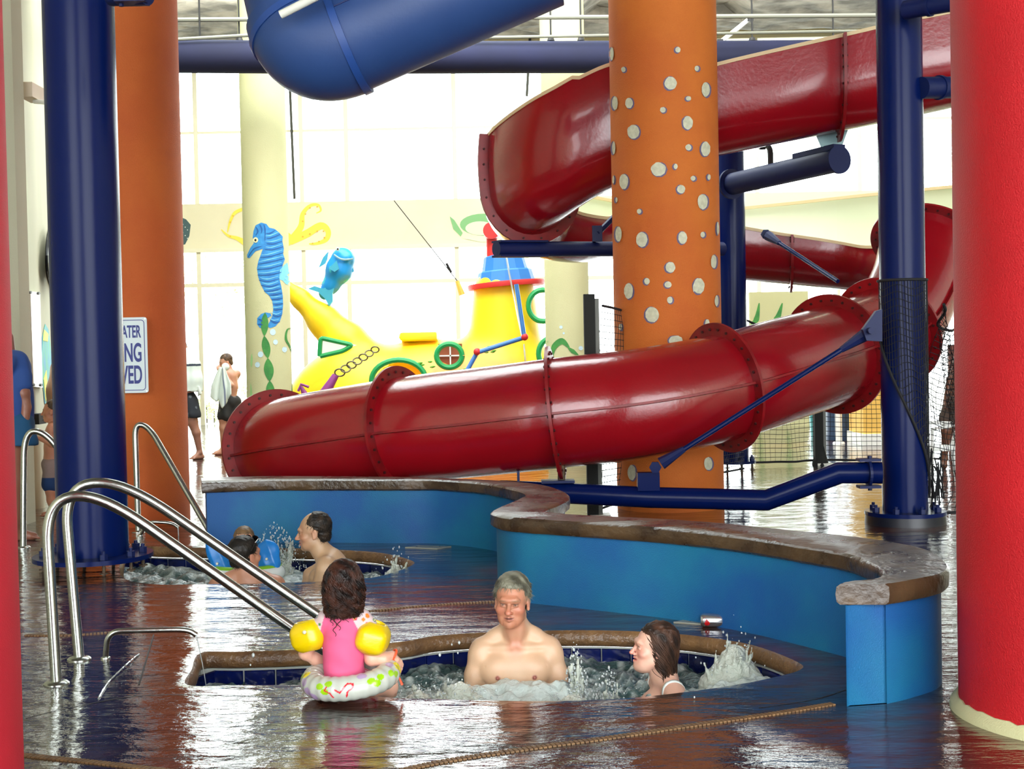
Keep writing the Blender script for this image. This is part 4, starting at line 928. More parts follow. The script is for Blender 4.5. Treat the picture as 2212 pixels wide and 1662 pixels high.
# net wrapped round the right post
t = thing('net_wrap', C_BR, 'black net wrapped around the upper part of the right navy post', 'net')
mb = MB(); ztop = at(1950, 597, 9.9).z; rw = R_BR + 0.012
def cyl(a, z): return Vector((C_BR.x + rw * math.cos(a), C_BR.y + rw * math.sin(a), z))
for k in range(26):
    a0 = PI + PI * k / 25; slope = 0.55; pts = []
    for i in range(24):
        z = ztop - i * 0.07; a = a0 + 0.28 * (i / 24) ** 1.2; lim = at(1905, 720, 9.9).z - (at(1905, 720, 9.9).z - 0.16) * ((a - PI) / PI)
        if z < lim: break
        pts.append(cyl(a, z))
    if len(pts) > 1: mb.tube(pts, 0.0035, 3, caps=False)
for j in range(28):
    z = ztop - 0.055 * (j + 1); lim0 = at(1905, 720, 9.9).z; a1 = PI + max(0, (lim0 - z) / (lim0 - .16)) * PI; pts = [cyl(a1 + (2 * PI - a1) * i / 14, z - 0.02 * math.sin(i)) for i in range(15)]
    mb.tube(pts, 0.003, 3, caps=False)
o = mb.build('mesh_cords', M_NET, t, smooth=False); o['kind'] = 'stuff'
mb = MB(); mb.tube([cyl(2 * PI * i / 32, ztop) for i in range(33)], 0.011, 6); mb.build('top_rope', M_NET, t)
mb = MB(); lim0 = at(1905, 720, 9.9).z; mb.tube([cyl(PI + PI * i / 20, lim0 - (lim0 - .2) * (i / 20) ** 1.0) for i in range(21)], 0.012, 6); mb.build('edge_rope', M_NET, t)
mb = MB(); rr = random.Random(2)
for k in range(12):
    p = gp + Vector((rr.uniform(-.02, .09), rr.uniform(-.05, .02), 0)); mb.tube([p + Vector((0, 0, .45 + rr.uniform(-.15, .15))), p + Vector((rr.uniform(-.03, .03), 0, .4)), p + Vector((rr.uniform(-.02, .02), 0, .12 + rr.uniform(0, .1)))], 0.006, 4)
o = mb.build('gathered_cords', M_NET, t); o['kind'] = 'stuff'

# ------------------------------------------------------------------ handrails and spouts
def rail(P, r, label, feet, rad=0.12, d2=None):
    c = P[0]; t = thing('handrail', c, label, 'handrail'); mb = MB(); mb.tube(bend_path(P, rad, 10), r, 20); mb.build('rail_tube', M_STEEL, t)
    for f in feet:
        mb = MB(); mb.lathe([(r * 2.3, 0), (r * 2.3, .004), (r * 1.9, .012), (r * 1.02, .016)], f, 28); mb.build('foot_cover', M_STEEL, t, ang=40)
f1 = gr(122, 1478); f2 = gr(171, 1425)
def dz(px, py, d): return at(px, py, d)
d1 = f1.y; d2_ = f2.y
e1 = at(728, 1425, d1 + .33); e2 = at(762, 1381, d2_ + .2)
rail([f1, at(98, 1085, d1), at(210, 1062, d1 + .03), e1, Vector((e1.x, e1.y, -.45))], 0.024, 'nearest brushed steel handrail sloping down into the near pool, in front', [f1], [0.19, 0.26, .1])
rail([f2, at(138, 1052, d2_), at(262, 1036, d2_ + .02), e2, Vector((e2.x, e2.y, -.45))], 0.024, 'second brushed steel handrail sloping into the near pool, just behind the nearest one', [f2], [0.2, 0.28, .1])
f3 = gr(50, 1184); f4 = gr(299, 1150)
e3 = at(322, 1245, f3.y + .1); e4 = at(474, 1185, f4.y - .3)
rail([f3, at(52, 932, f3.y), at(98, 932, f3.y), e3, Vector((e3.x, e3.y, -.4))], 0.024, 'leftmost steel handrail of the far pool, passing behind the navy post', [f3], [.2, .16, .06])
rail([f4, at(291, 915, f4.y), at(322, 922, f4.y), e4, Vector((e4.x, e4.y, -.4))], 0.024, 'steel handrail of the far pool in front of the orange column', [f4], [.12, .14, .06])
def spout(P, r, label, foot):
    t = thing('water_spout', P[0], label, 'spout'); mb = MB(); mb.tube(bend_path(P, .07, 8), r, 14); mb.build('spout_tube', M_STEEL, t)
    mb = MB(); mb.lathe([(r * 1.7, 0), (r * 1.6, .006), (r, .01)], foot, 16); mb.build('foot_cover', M_STEEL, t)
    return t
g = gr(228, 1423); sp = [g, at(232, 1364, g.y), at(405, 1360, g.y + .05), at(424, 1372, g.y + .06)]
spout(sp, 0.0135, 'low steel water spout pouring into the near pool beside the handrails', g)
g = gr(303, 1158); sp2 = [g, at(318, 1127, g.y), at(372, 1130, g.y), at(385, 1140, g.y)]
spout(sp2, 0.014, 'low steel water spout of the far pool below the orange column', g)
M_WTR = mat('falling_water', (228, 238, 238), 0.05, trans=0.6, spec=0.8)
for (pts, r, lab) in (([at(424, 1372, f1.y + .3), at(430, 1400, f1.y + .3), at(440, 1450, f1.y + .3), at(447, 1495, f1.y + .3)], .0022, 'thin stream of water falling from the near spout'),
                      ([at(385, 1140, g.y), at(386, 1160, g.y), at(389, 1185, g.y), at(391, 1215, g.y)], .004, 'thin stream of water falling from the far spout')):
    mb = MB(); mb.tube([Vector(p) for p in catmull(pts, 6)], r, 6); tag(mb.build('water_stream', M_WTR), lab, 'water')
P = [gr(x, y) + Vector((0, 0, z)) for x, y, z in ((212, 1512, .003), (232, 1480, .006), (255, 1458, .01), (275, 1440, .012), (290, 1424, .006), (300, 1415, .003))]
mb = MB(); mb.tube([Vector(p) for p in catmull(P, 8)], [0.002 + .0025 * abs(math.sin(i * .9)) for i in range(41)], 6); tag(mb.build('water_trickle', M_WTR), 'thin white trickle of water on the deck left of the near pool', 'water')
# ------------------------------------------------------------------ SDF sculpting
class Sdf:
    """signed distance grid sculpted from ellipsoids and round cones, turned into one continuous mesh"""
    def __init__(s, lo, hi, h):
        s.lo = np.array(lo, float); s.h = h; n = np.ceil((np.array(hi) - s.lo) / h).astype(int) + 1; s.n = n
        s.ax = [(s.lo[i] + np.arange(n[i]) * h).astype(np.float32) for i in range(3)]
        s.D = np.full(n, 1.0, np.float32)
    def _sub(s, lo, hi):
        a = np.clip(np.floor((np.array(lo) - s.lo) / s.h).astype(int), 0, s.n - 1); b = np.clip(np.ceil((np.array(hi) - s.lo) / s.h).astype(int) + 1, 1, s.n)
        if np.any(b <= a): return None
        sl = tuple(slice(a[i], b[i]) for i in range(3)); X, Y, Z = np.meshgrid(s.ax[0][sl[0]], s.ax[1][sl[1]], s.ax[2][sl[2]], indexing='ij', sparse=True); return sl, X, Y, Z
    def _op(s, sl, d, k, mode):
        D = s.D[sl]
        if mode == 'sub': d = -d
        if k <= 0: R = np.minimum(D, d) if mode == 'add' else np.maximum(D, d)
        else:
            h = np.maximum(k - np.abs(D - d), 0) / k; R = (np.minimum(D, d) - h * h * k * .25) if mode == 'add' else (np.maximum(D, d) + h * h * k * .25)
        s.D[sl] = R
    def ell(s, c, r, k=0.01, mode='add', R=None):
        c = np.array(c, float); r = np.array(r if hasattr(r, '__len__') else (r, r, r), float); m_ = max(r) + k + 4 * s.h
        q = s._sub(c - m_, c + m_)
        if q is None: return s
        sl, X, Y, Z = q; x, y, z = X - c[0], Y - c[1], Z - c[2]
        if R is not None:
            R = np.array(R, float); x, y, z = (R[0, 0] * x + R[1, 0] * y + R[2, 0] * z), (R[0, 1] * x + R[1, 1] * y + R[2, 1] * z), (R[0, 2] * x + R[1, 2] * y + R[2, 2] * z)
        k0 = np.sqrt((x / r[0]) ** 2 + (y / r[1]) ** 2 + (z / r[2]) ** 2); k1 = np.sqrt((x / r[0] ** 2) ** 2 + (y / r[1] ** 2) ** 2 + (z / r[2] ** 2) ** 2)
        s._op(sl, (k0 * (k0 - 1) / np.maximum(k1, 1e-6)).astype(np.float32), k, mode); return s
    def cap(s, a, b, r1, r2=None, k=0.01, mode='add', flat=None):
        a = np.array(a, float); b = np.array(b, float); r2 = r1 if r2 is None else r2; m_ = max(r1, r2) + k + 4 * s.h
        q = s._sub(np.minimum(a, b) - m_, np.maximum(a, b) + m_)
        if q is None: return s
        sl, X, Y, Z = q; ba = b - a; L = max(ba @ ba, 1e-9)
        t = np.clip(((X - a[0]) * ba[0] + (Y - a[1]) * ba[1] + (Z - a[2]) * ba[2]) / L, 0, 1)
        dx, dy, dz_ = X - a[0] - ba[0] * t, Y - a[1] - ba[1] * t, Z - a[2] - ba[2] * t
        s._op(sl, (np.sqrt(dx * dx + dy * dy + dz_ * dz_) - (r1 + (r2 - r1) * t)).astype(np.float32), k, mode); return s
    def chain(s, P, R, k=0.01, mode='add'):
        for i in range(len(P) - 1): s.cap(P[i], P[i + 1], R[i], R[i + 1], k, mode)
        return s
    def box(s, c, hs, r=0.0, k=0.01, mode='add', R=None):
        c = np.array(c, float); hs = np.array(hs, float); m_ = np.linalg.norm(hs) + k + 4 * s.h; q = s._sub(c - m_, c + m_)
        if q is None: return s
        sl, X, Y, Z = q; x, y, z = X - c[0], Y - c[1], Z - c[2]
        if R is not None:
            R = np.array(R, float); x, y, z = (R[0, 0] * x + R[1, 0] * y + R[2, 0] * z), (R[0, 1] * x + R[1, 1] * y + R[2, 1] * z), (R[0, 2] * x + R[1, 2] * y + R[2, 2] * z)
        qx, qy, qz = np.abs(x) - hs[0] + r, np.abs(y) - hs[1] + r, np.abs(z) - hs[2] + r
        d = np.sqrt(np.maximum(qx, 0) ** 2 + np.maximum(qy, 0) ** 2 + np.maximum(qz, 0) ** 2) + np.minimum(np.maximum(np.maximum(qx, qy), qz), 0) - r
        s._op(sl, d.astype(np.float32), k, mode); return s
    def plane(s, ax, v, keep_less=True, k=0.0):
        A = s.ax[ax]; sh = [1, 1, 1]; sh[ax] = -1; d = (A - v).reshape(sh) * (1 if keep_less else -1)
        s.D = np.maximum(s.D, d.astype(np.float32)); return s
    def mesh(s):
        D = np.clip(s.D, -4 * s.h, 4 * s.h).astype(np.float32)
        g = openvdb.FloatGrid(4 * s.h); g.copyFromArray(D); g.transform = openvdb.createLinearTransform(s.h)
        r_ = g.convertToPolygons(isovalue=0.0); P, Q = r_[0], r_[-1]
        P = np.array(P, float) + s.lo; Q = np.array(Q)[:, ::-1].copy()
        return P, Q
def paint(P, base, spots):
    """colour by place: spots = (centre, radii, srgb colour, strength)"""
    C = np.tile(np.array(lin(base)), (len(P), 1))
    for (c, r, col, st) in spots:
        r = np.array(r if hasattr(r, '__len__') else (r, r, r), float); q = np.linalg.norm((P - np.array(c)) / r, axis=1); w = np.clip(1.5 - q * 1.0, 0, 1) ** 1.0; w = np.clip(w * 1.6, 0, 1) * st
        C = C * (1 - w[:, None]) + np.array(lin(col)) * w[:, None]
    return C
def vnoise(P, f, seed=0):
    rr = np.random.default_rng(seed); out = np.zeros(len(P))
    for k in range(7):
        d = rr.normal(size=3); d /= np.linalg.norm(d); out += np.sin(P @ d * f * rr.uniform(.6, 1.7) + rr.uniform(0, 6.3))
    return out / 4
def smooth_normals(P, Q):
    a, b, c, d = P[Q[:, 0]], P[Q[:, 1]], P[Q[:, 2]], P[Q[:, 3]]; fn = np.cross(c - a, d - b); N = np.zeros_like(P)
    for k in range(4): np.add.at(N, Q[:, k], fn)
    return N / np.maximum(np.linalg.norm(N, axis=1, keepdims=True), 1e-9)
def xf(P, loc, rz=0.0, s=1.0, tilt=None):
    c, n = math.cos(rz), math.sin(rz); P = np.asarray(P) * s
    if tilt is not None: P = P @ np.array(tilt).T
    return np.stack([P[:, 0] * c - P[:, 1] * n + loc[0], P[:, 0] * n + P[:, 1] * c + loc[1], P[:, 2] + loc[2]], 1)

# ------------------------------------------------------------------ submarine play structure
M_SUBY = mat('yellow_foam_paint', (255, 206, 20), 0.45, attr=True); M_GREENR = mat('green_rubber', (20, 150, 80), 0.45)
def sub_pt(px, py, d=21.0): return at(px, py, d)
def submarine():
    d = 21.0; k = d / F
    c = sub_pt(960, 860, d); t = thing('submarine_play_structure', (c.x, c.y, 0), 'yellow and orange submarine play structure behind the red tube', 'play structure')
    X = lambda px: (at(px, 700, d)).x
    Zz = lambda py, px=900: at(px, py, d).z
    s = Sdf((X(590), 18.6, -0.1), (X(1330), 23.6, Zz(590)), 0.045)
    cx = X(960); s.ell((cx, 21.2, 0.55), (X(1310) - cx, 1.25, Zz(735) - 0.55), 0)
    s.ell((X(760), 21.0, 0.5), (1.0, .9, 1.05), .3)
    s.cap((X(1090), 21.1, .9), (X(1090), 21.1, Zz(640)), .66, .48, .25)       # tower
    s.chain([(X(612), 21, Zz(600)), (X(650), 21, Zz(640)), (X(700), 21, Zz(690)), (X(745), 21, Zz(740)), (X(790), 21, Zz(800))], [.06, .14, .24, .34, .45], .12)   # tail fin
    s.box((X(905), 21.2, Zz(728)), (.3, .5, .07), .03, .05)
    for (px, py, r) in ((976, 770, .17), (872, 815, .36)): s.ell((X(px), 19.95, Zz(py)), (r, .6, r), .02, 'sub')
    s.ell((X(740), 20.1, Zz(748)), (.24, .7, .12), .02, 'sub')
    s.plane(2, 0.0, False)
    P, Q = s.mesh(); C = np.tile(np.array(lin((255, 214, 20))), (len(P), 1)); n = vnoise(P, 2.2, 4); w = np.clip(n * 1.2 + .1, 0, 1)[:, None]; C = C * (1 - w) + np.array(lin((255, 150, 50))) * w
    mobj('hull', P, Q, M_SUBY, t, cols=C)
    mb = MB(); tilt = Matrix.Rotation(math.radians(-4), 3, 'Y'); cc = Vector((X(1095), 21.1, Zz(618)))
    mb.lathe([(.2, -.03), (.6, -.05), (.61, .0), (.6, .03), (.3, .05)], cc, 40, R=tilt); mb.build('tower_rim', mat('red_rubber', (206, 40, 40), .5), t)
    mb = MB(); mb.lathe([(.46, .03), (.42, .2), (.40, .22), (.36, .22), (.31, .44), (.28, .46), (.05, .46)], cc, 12, R=tilt); mb.build('tower_hat', mat('hat_blue', (44, 120, 196), .5), t, ang=20)
    mb = MB(); p = Vector((X(1066), 21.0, Zz(562))); q = Vector((X(1066), 21.0, Zz(510))); mb.tube([p, q], .085, 16); mb.build('periscope_pipe', mat('red_rubber', (206, 40, 40), .5), t)
    mb = MB(); mb.tube([q + Vector((0, .12, .04)), q + Vector((0, -.2, .04))], .13, 24); mb.build('periscope_head', mat('red_rubber', (206, 40, 40), .5), t)
    def ring(px, py, rx, rz, y, lab=None, tilt=0):
        pts = [Vector((X(px) + rx * math.cos(a), y, Zz(py) + rz * math.sin(a))) for a in np.linspace(0, 2 * PI, 33)]; mb = MB(); mb.tube(pts, .042, 8); mb.build('porthole_ring', M_GREENR, t)
    ring(976, 770, .19, .175, 19.93); ring(872, 818, .4, .3, 19.85); ring(1172, 668, .22, .24, 20.6); ring(1190, 770, .22, .24, 20.1)
    mb = MB(); mb.box((X(976), 20.3, Zz(770)), (.36, .02, .36)); mb.build('porthole_inside', mat('dark_inside', (140, 70, 40), .6), t, smooth=False)
    mb = MB(); mb.box((X(976), 20.26, Zz(770)), (.02, .02, .36)); mb.box((X(976), 20.26, Zz(770)), (.36, .02, .02)); mb.build('porthole_cross', M_WHITE, t, smooth=False)
    tri = bend_path([Vector((X(706) + .02, 19.98, Zz(766))), Vector((X(712), 19.98, Zz(728))), Vector((X(778), 19.98, Zz(744))), Vector((X(758), 19.98, Zz(756))), Vector((X(708) + .02, 19.98, Zz(766)))], .06, 5); mb = MB(); mb.tube(tri, .035, 8); mb.build('window_frame_ring', M_GREENR, t)
    mb = MB(); mb.add([Vector((X(x), 20.25, Zz(y))) for x, y in ((704, 770), (708, 724), (782, 744))], [(0, 1, 2)]); mb.build('window_inside', M_WHITE, t, smooth=False)
    for i in range(7):
        a = Vector((X(752 + i * 12.2), 19.86 - .0 * i, Zz(800 - i * 7.6))); r_ = .055 - i * .002; pts = [a + Vector((math.cos(q) * r_ * 1.35, (.02 if i % 2 else -.02) * math.sin(q), math.sin(q) * r_)) for q in np.linspace(0, 2 * PI, 17)]
        mb = MB(); mb.tube(pts, .012, 6); mb.build('chain_link', mat('chain_grey', (110, 104, 84), .5, .5), t)
    M_PUR = mat('purple_rubber', (140, 60, 130), .5); mb = MB(); mb.tube([Vector((X(744), 19.85, Zz(805))), Vector((X(716), 19.8, Zz(850))), Vector((X(700), 19.8, Zz(880)))], [.05, .09, .1], 14); mb.build('anchor_shank', M_PUR, t)
    mb = MB(); mb.tube([Vector((X(700), 19.8, Zz(870))), Vector((X(684), 19.78, Zz(850))), Vector((X(674), 19.78, Zz(826)))], [.08, .06, .02], 10); mb.tube([Vector((X(690), 19.78, Zz(828))), Vector((X(674), 19.78, Zz(822))), Vector((X(668), 19.78, Zz(836)))], .02, 8); o = mb.build('anchor_fluke', M_PUR, t)
    M_PIPE = mat('pipe_blue', (50, 110, 180), .4)
    for (a, b) in (((1116, 628), (1130, 734)), ((1130, 736), (1036, 764)), ((1032, 768), (1010, 806))): mb = MB(); mb.tube([Vector((X(a[0]), 19.72, Zz(a[1]))), Vector((X(b[0]), 19.66, Zz(b[1])))], .034, 10); mb.build('arm_pipe', M_PIPE, t)
    for (a, b) in ((1131, 735), (1034, 763)): mb = MB(); V, Fs = ICO2; mb.add([Vector(v) * .055 + Vector((X(a), 19.66, Zz(b))) for v in V], Fs); mb.build('arm_joint', mat('red_rubber', (206, 40, 40), .5), t)
    mb = MB(); a, b = Vector((X(862), 20.6, Zz(440))), Vector((X(992), 20.9, Zz(612))); mb.tube([a, b], .007, 6); mb.build('rod_line', M_BLACK, t)
    mb = MB(); mb.tube([Vector((X(968), 20.85, Zz(572))), Vector((X(978), 20.87, Zz(592)))], .02, 8); mb.build('rod_grip', M_BLACK, t)
    mb = MB(); mb.tube([Vector((X(990), 20.9, Zz(610))), Vector((X(1000), 20.9, Zz(640)))], [.03, .05], 8); mb.build('rod_holder', mat('holder_orange', (246, 170, 70), .5), t)
    for (px, py, n) in ((928, 788, 9), (1068, 760, 7), (1000, 800, 4)):
        rr = random.Random(px); mb = MB(); V, Fs = ICO1
        for i in range(n): p = Vector((X(px) + rr.uniform(-.12, .12), 19.86, Zz(py) + rr.uniform(-.05, .05))); mb.add([Vector((v[0] * .04, v[1] * .03, v[2] * .016)) + p for v in V], Fs)
        o = mb.build('moss_tuft', mat('moss_green', (90, 160, 50), .7), t); o['kind'] = 'stuff'
    return t
submarine()
for pts, lab in (([(1070, 500), (1085, 512), (1092, 545), (1100, 590), (1110, 640), (1120, 690), (1130, 735)], 'thin falling stream of water from the red periscope'), ([(1131, 738), (1133, 760), (1136, 790)], 'short drip of water below the bent blue pipe on the submarine')):
    mb = MB(); mb.tube([Vector(p) for p in catmull([at(x, y, 20.4 if i else 20.7) for i, (x, y) in enumerate(pts)], 6)], .014, 6); tag(mb.build('water_stream', M_WTR), lab, 'water')
# blue fish figure diving onto the fin
def fish():
    d = 21.0; X = lambda px: at(px, 600, d).x; Zz = lambda py: at(730, py, d).z; t = thing('fish_figure', (X(705), d, Zz(655)), 'bright blue spotted fish figure standing on the tail fin of the submarine', 'statue')
    s = Sdf((X(670), d - .5, Zz(660)), (X(785), d + .5, Zz(520)), .014)
    s.chain([(X(742), d, Zz(562)), (X(733), d, Zz(585)), (X(716), d, Zz(615)), (X(702), d, Zz(634))], [.19, .2, .13, .1], .06); s.ell((X(750), d - .06, Zz(560)), (.12, .14, .1), .05)
    P, Q = s.mesh(); n = vnoise(P, 26, 3); C = np.tile(np.array(lin((20, 140, 214))), (len(P), 1)); w = (n > .75)[:, None]; C = np.where(w, np.array(lin((60, 180, 200))), C)
    mobj('body', P, Q, mat('fish_blue', (20, 140, 214), .4, attr=True), t, cols=C)
    def fin(name, pts, y, th, col):
        mb = MB(); V = [Vector((X(a), y, Zz(b))) for a, b in pts]; n_ = len(V); W = [v + Vector((0, th, 0)) for v in V]; mb.add(V + W, [tuple(range(n_)), tuple(range(2 * n_ - 1, n_ - 1, -1))] + [(i, n_ + i, n_ + (i + 1) % n_, (i + 1) % n_) for i in range(n_)]); mb.build(name, col, t, smooth=False)
    M_FIN = mat('fin_teal', (60, 160, 190), .5)
    fin('tail_fin', [(712, 620), (700, 624), (682, 618), (667, 624), (690, 632), (704, 646), (712, 662), (720, 652), (720, 636), (724, 624)], d - .12, .1, M_FIN)
    fin('dorsal_fin', [(712, 543), (700, 556), (690, 578), (704, 570), (709, 560)], d - .03, .05, M_FIN); fin('side_fin', [(733, 566), (716, 582), (728, 590), (738, 584)], d - .26, .03, M_FIN); fin('belly_fin', [(764, 575), (766, 588), (758, 592), (756, 582)], d - .03, .04, M_FIN)
    mb = MB(); mb.tube([Vector(p) for p in catmull([(X(727), d - .2, Zz(553)), (X(740), d - .24, Zz(562)), (X(752), d - .22, Zz(564)), (X(765), d - .12, Zz(561))], 5)], .016, 6); mb.build('mouth', mat('lip_pale', (130, 170, 190), .5), t)
    for (px, m_, r_) in ((735, M_WHITE, .03), (735.5, M_BLACK, .016)): mb = MB(); V, Fs = ICO2; mb.add([Vector(v) * r_ + Vector((X(px), d - .2 - (.02 if r_ < .02 else 0), Zz(541))) for v in V], Fs); mb.build('eye' if r_ > .02 else 'pupil', m_, t)
fish()
# ------------------------------------------------------------------ things along the left wall
def on_leftwall(px, py, off=0.0):
    d = (LW1 - LW0); n = Vector((d.y, -d.x, 0)).normalized(); r = ray(px, py); p0 = LW0 + n * off; k = (p0 - CAM).dot(n) / r.dot(n); return CAM + r * k
def lw_panel(poly, name, material, th, parent, off=0.01):
    d = (LW1 - LW0); n = Vector((d.y, -d.x, 0)).normalized(); V = [on_leftwall(x, y, off) for x, y in poly]; k = len(V); W = [v + n * th for v in V]
    bm = bmesh.new(); vs = [bm.verts.new(v) for v in V + W]
    bm.faces.new(vs[:k]); bm.faces.new(vs[k:][::-1]); [bm.faces.new((vs[i], vs[k + i], vs[k + (i + 1) % k], vs[(i + 1) % k])) for i in range(k)]; bmesh.ops.recalc_face_normals(bm, faces=bm.faces[:]); bmesh.ops.triangulate(bm, faces=[f for f in bm.faces if len(f.verts) > 4])
    bm.verts.index_update(); V2 = [v.co[:] for v in bm.verts]; F2 = [tuple(v.index for v in f.verts) for f in bm.faces]; bm.free(); return mobj(name, V2, F2, material, parent, smooth=False)
t = thing('rules_board', on_leftwall(72, 838), 'tall white rules board on the left wall', 'sign')
lw_panel([(61, 630), (82, 632), (88, 838), (68, 836)], 'board', mat('board_white', (232, 238, 230), .4), .02, t)
for (x, y) in ((63, 632), (81, 634), (69, 832), (86, 832)): lw_panel(ellp(x, y, 2, 3, 8), 'screw', M_BLACK, .02, t, .03)
t = thing('parrotfish_mural', on_leftwall(100, 870), 'green, blue and yellow parrot painted on the left wall beside the rules board', 'mural')
lw_panel([(97, 700), (104, 712), (108, 740), (112, 790), (112, 860), (106, 880), (96, 872), (92, 830), (89, 780), (91, 730)], 'painted_body', mat('parrot_green', (60, 160, 110), .7, col2=(40, 130, 180), scale=4), .004, t, .004)
lw_panel([(95, 712), (104, 722), (103, 738), (93, 736)], 'painted_collar', mat('parrot_yellow', (222, 216, 60), .7), .004, t, .009); lw_panel([(94, 820), (100, 800), (103, 850), (98, 868)], 'painted_belly', mat('parrot_yellow', (222, 216, 60), .7), .004, t, .009)
t = thing('round_mirror', on_leftwall(106, 550), 'round white disc with a dark rim on the left wall beside the navy post', 'mirror')
lw_panel(ellp(112, 552, 13, 68, 24), 'rim', mat('rim_navy', (20, 24, 40), .4), .08, t); lw_panel(ellp(113, 552, 9.5, 60, 24), 'disc_face', mat('disc_pale', (220, 222, 226), .15), .02, t, .1)
t = thing('wall_horn_speaker', on_leftwall(70, 205), 'small beige wall box with a nozzle high on the left wall', 'fixture')
c = on_leftwall(68, 200, .12); mb = MB(); mb.box(c, (.12, .3, .13)); mb.build('box', mat('beige_box', (206, 190, 166), .6), t, smooth=False)
mb = MB(); mb.tube([c + Vector((.02, 0, -.08)), c + Vector((.14, -.05, -.1))], .02, 8); mb.build('nozzle', M_STEELW, t); mb = MB(); mb.lathe([(.03, -.02), (.01, .03)], c + Vector((.17, -.05, -.1)), 8); mb.build('nozzle_tip', M_BLACK, t)
gl = bpy.data.lights.new('green_wall_light', 'SPOT'); gl.energy = 160; gl.color = (.55, 1, .5); gl.spot_size = math.radians(40); gl.spot_blend = .8; gl.shadow_soft_size = .05
go = bpy.data.objects.new('green_wall_light', gl); COL.objects.link(go); go.location = c + Vector((.22, -.3, -.12)); go.rotation_euler = (on_leftwall(64, 520) - go.location).to_track_quat('-Z', 'Y').to_euler()
t = thing('cream_bollard', gr(78, 1098), 'short cream round-topped bollard at the foot of the left wall', 'bollard'); g = gr(78, 1098); mb = MB(); h_ = at(78, 926, g.y).z; mb.lathe([(.085, 0), (.085, h_ - .05), (.07, h_ - .01), (.02, h_)], g, 24); mb.build('bollard_tube', mat('cream_plastic', (206, 206, 180), .5), t)
t = thing('white_towel', gr(60, 1095), 'long white towel hanging by the bollard at the left wall', 'towel'); a = at(50, 960, g.y + .1); mb = MB(); V = []
for i in range(9):
    for j in range(7): V.append(a + Vector((.02 * i + .004 * j, .03 * math.sin(i * 1.7), -(a.z - .03) * j / 6)))
mb.add(V, [(i * 7 + j, (i + 1) * 7 + j, (i + 1) * 7 + j + 1, i * 7 + j + 1) for i in range(8) for j in range(6)]); mb.build('towel_cloth', M_WHITE, t); mb = MB(); mb.lathe([(.02, -.02), (.02, .02)], a + Vector((.08, 0, .01)), 8); mb.build('hook', M_STEEL, t)
t = thing('wall_socket_box', on_leftwall(81, 905), 'small black box on the left wall in front of the small boy', 'fixture'); c = on_leftwall(81, 905, .05); mb = MB(); mb.box(c, (.1, .2, .1)); mb.build('box', M_BLACK, t, smooth=False); mb = MB(); mb.tube([c, c + Vector((0.05, 0, -.02))], .02, 6); mb.build('plug', M_BLACK, t)
# ------------------------------------------------------------------ things at the right, beyond the net
M_YW = mat('yellow_wall', (232, 186, 90), .7)
g = gr(1884, 962); t = thing('yellow_pillar', g, 'square yellow pillar with a white plinth seen between the red tube and the right post', 'pillar'); w_ = 52 / F * g.y; mb = MB(); mb.box((g.x + .15, g.y + .4, 1.6), (w_ + .2, .8, 3.0)); mb.build('shaft', M_YW, t, smooth=False); mb = MB(); mb.box((g.x + .15, g.y + .39, .08), (w_ + .26, .86, .16)); mb.build('plinth', M_WHITE, t, smooth=False)
g = gr(1826, 952); t = thing('blue_barrel', g, 'dark slate-blue drum standing beside the yellow pillar', 'drum'); mb = MB(); r_ = 34 / F * g.y; mb.lathe([(r_, 0), (r_ * 1.03, .05), (r_, .1), (r_, .8), (r_ * 1.03, .85), (r_ * .9, .9), (0.01, .9)], g + Vector((0, r_, 0)), 28); mb.build('drum_shell', mat('slate_plastic', (38, 62, 92), .4), t); mb = MB(); mb.lathe([(.06, .9), (.06, .93)], g + Vector((0, r_, 0)), 10); mb.build('cap', M_BLACK, t)
g = gr(1775, 945); t = thing('teal_bin', g, 'small teal bin standing between the far net post and the slate-blue drum', 'bin'); mb = MB(); mb.lathe([(.17, 0), (.2, .5), (.21, .55), (.12, .6)], g, 20); mb.build('bin_body', mat('teal_plastic', (50, 140, 140), .4), t); mb = MB(); mb.box(g + Vector((0, -.19, .4)), (.14, .03, .1)); mb.build('label_plate', M_WHITE, t, smooth=False)
g = gr(1812, 958); t = thing('white_pole', g, 'thin white pole left of the slate-blue drum', 'pole'); mb = MB(); mb.lathe([(.05, 0), (.05, 2.6)], g, 14); mb.build('shaft', M_WHITE, t); mb = MB(); mb.lathe([(.09, 0), (.08, .02)], g, 14); mb.build('foot_plate', M_WHITE, t)
# mural wall at the right with green leaves
y_m = 24.0; RWp = lambda px, py: wx(px, py, y_m - .12)
t = thing('mural_panel', wx(1700, 900, y_m), 'pale cream wall panel painted with green kelp leaves under the far slide', 'mural')
a, b = wx(1618, 640, y_m), wx(1748, 918, y_m); mb = MB(); mb.box(((a.x + b.x) / 2, y_m, 1.2), (b.x - a.x, .12, 2.4)); mb.build('panel_board', M_CREAM, t, smooth=False)
for s_, w in (([(1622, 700), (1634, 690), (1640, 655)], [3, 12, 2]), ([(1660, 700), (1678, 690), (1690, 655)], [3, 14, 2]), ([(1640, 900), (1644, 820), (1638, 740)], [4, 12, 3]), ([(1700, 900), (1706, 830), (1698, 750)], [4, 12, 3])): decal(stroke(s_, w), lambda px, py: wx(px, py, y_m - .065), 'painted_leaf', M_KELP, t)
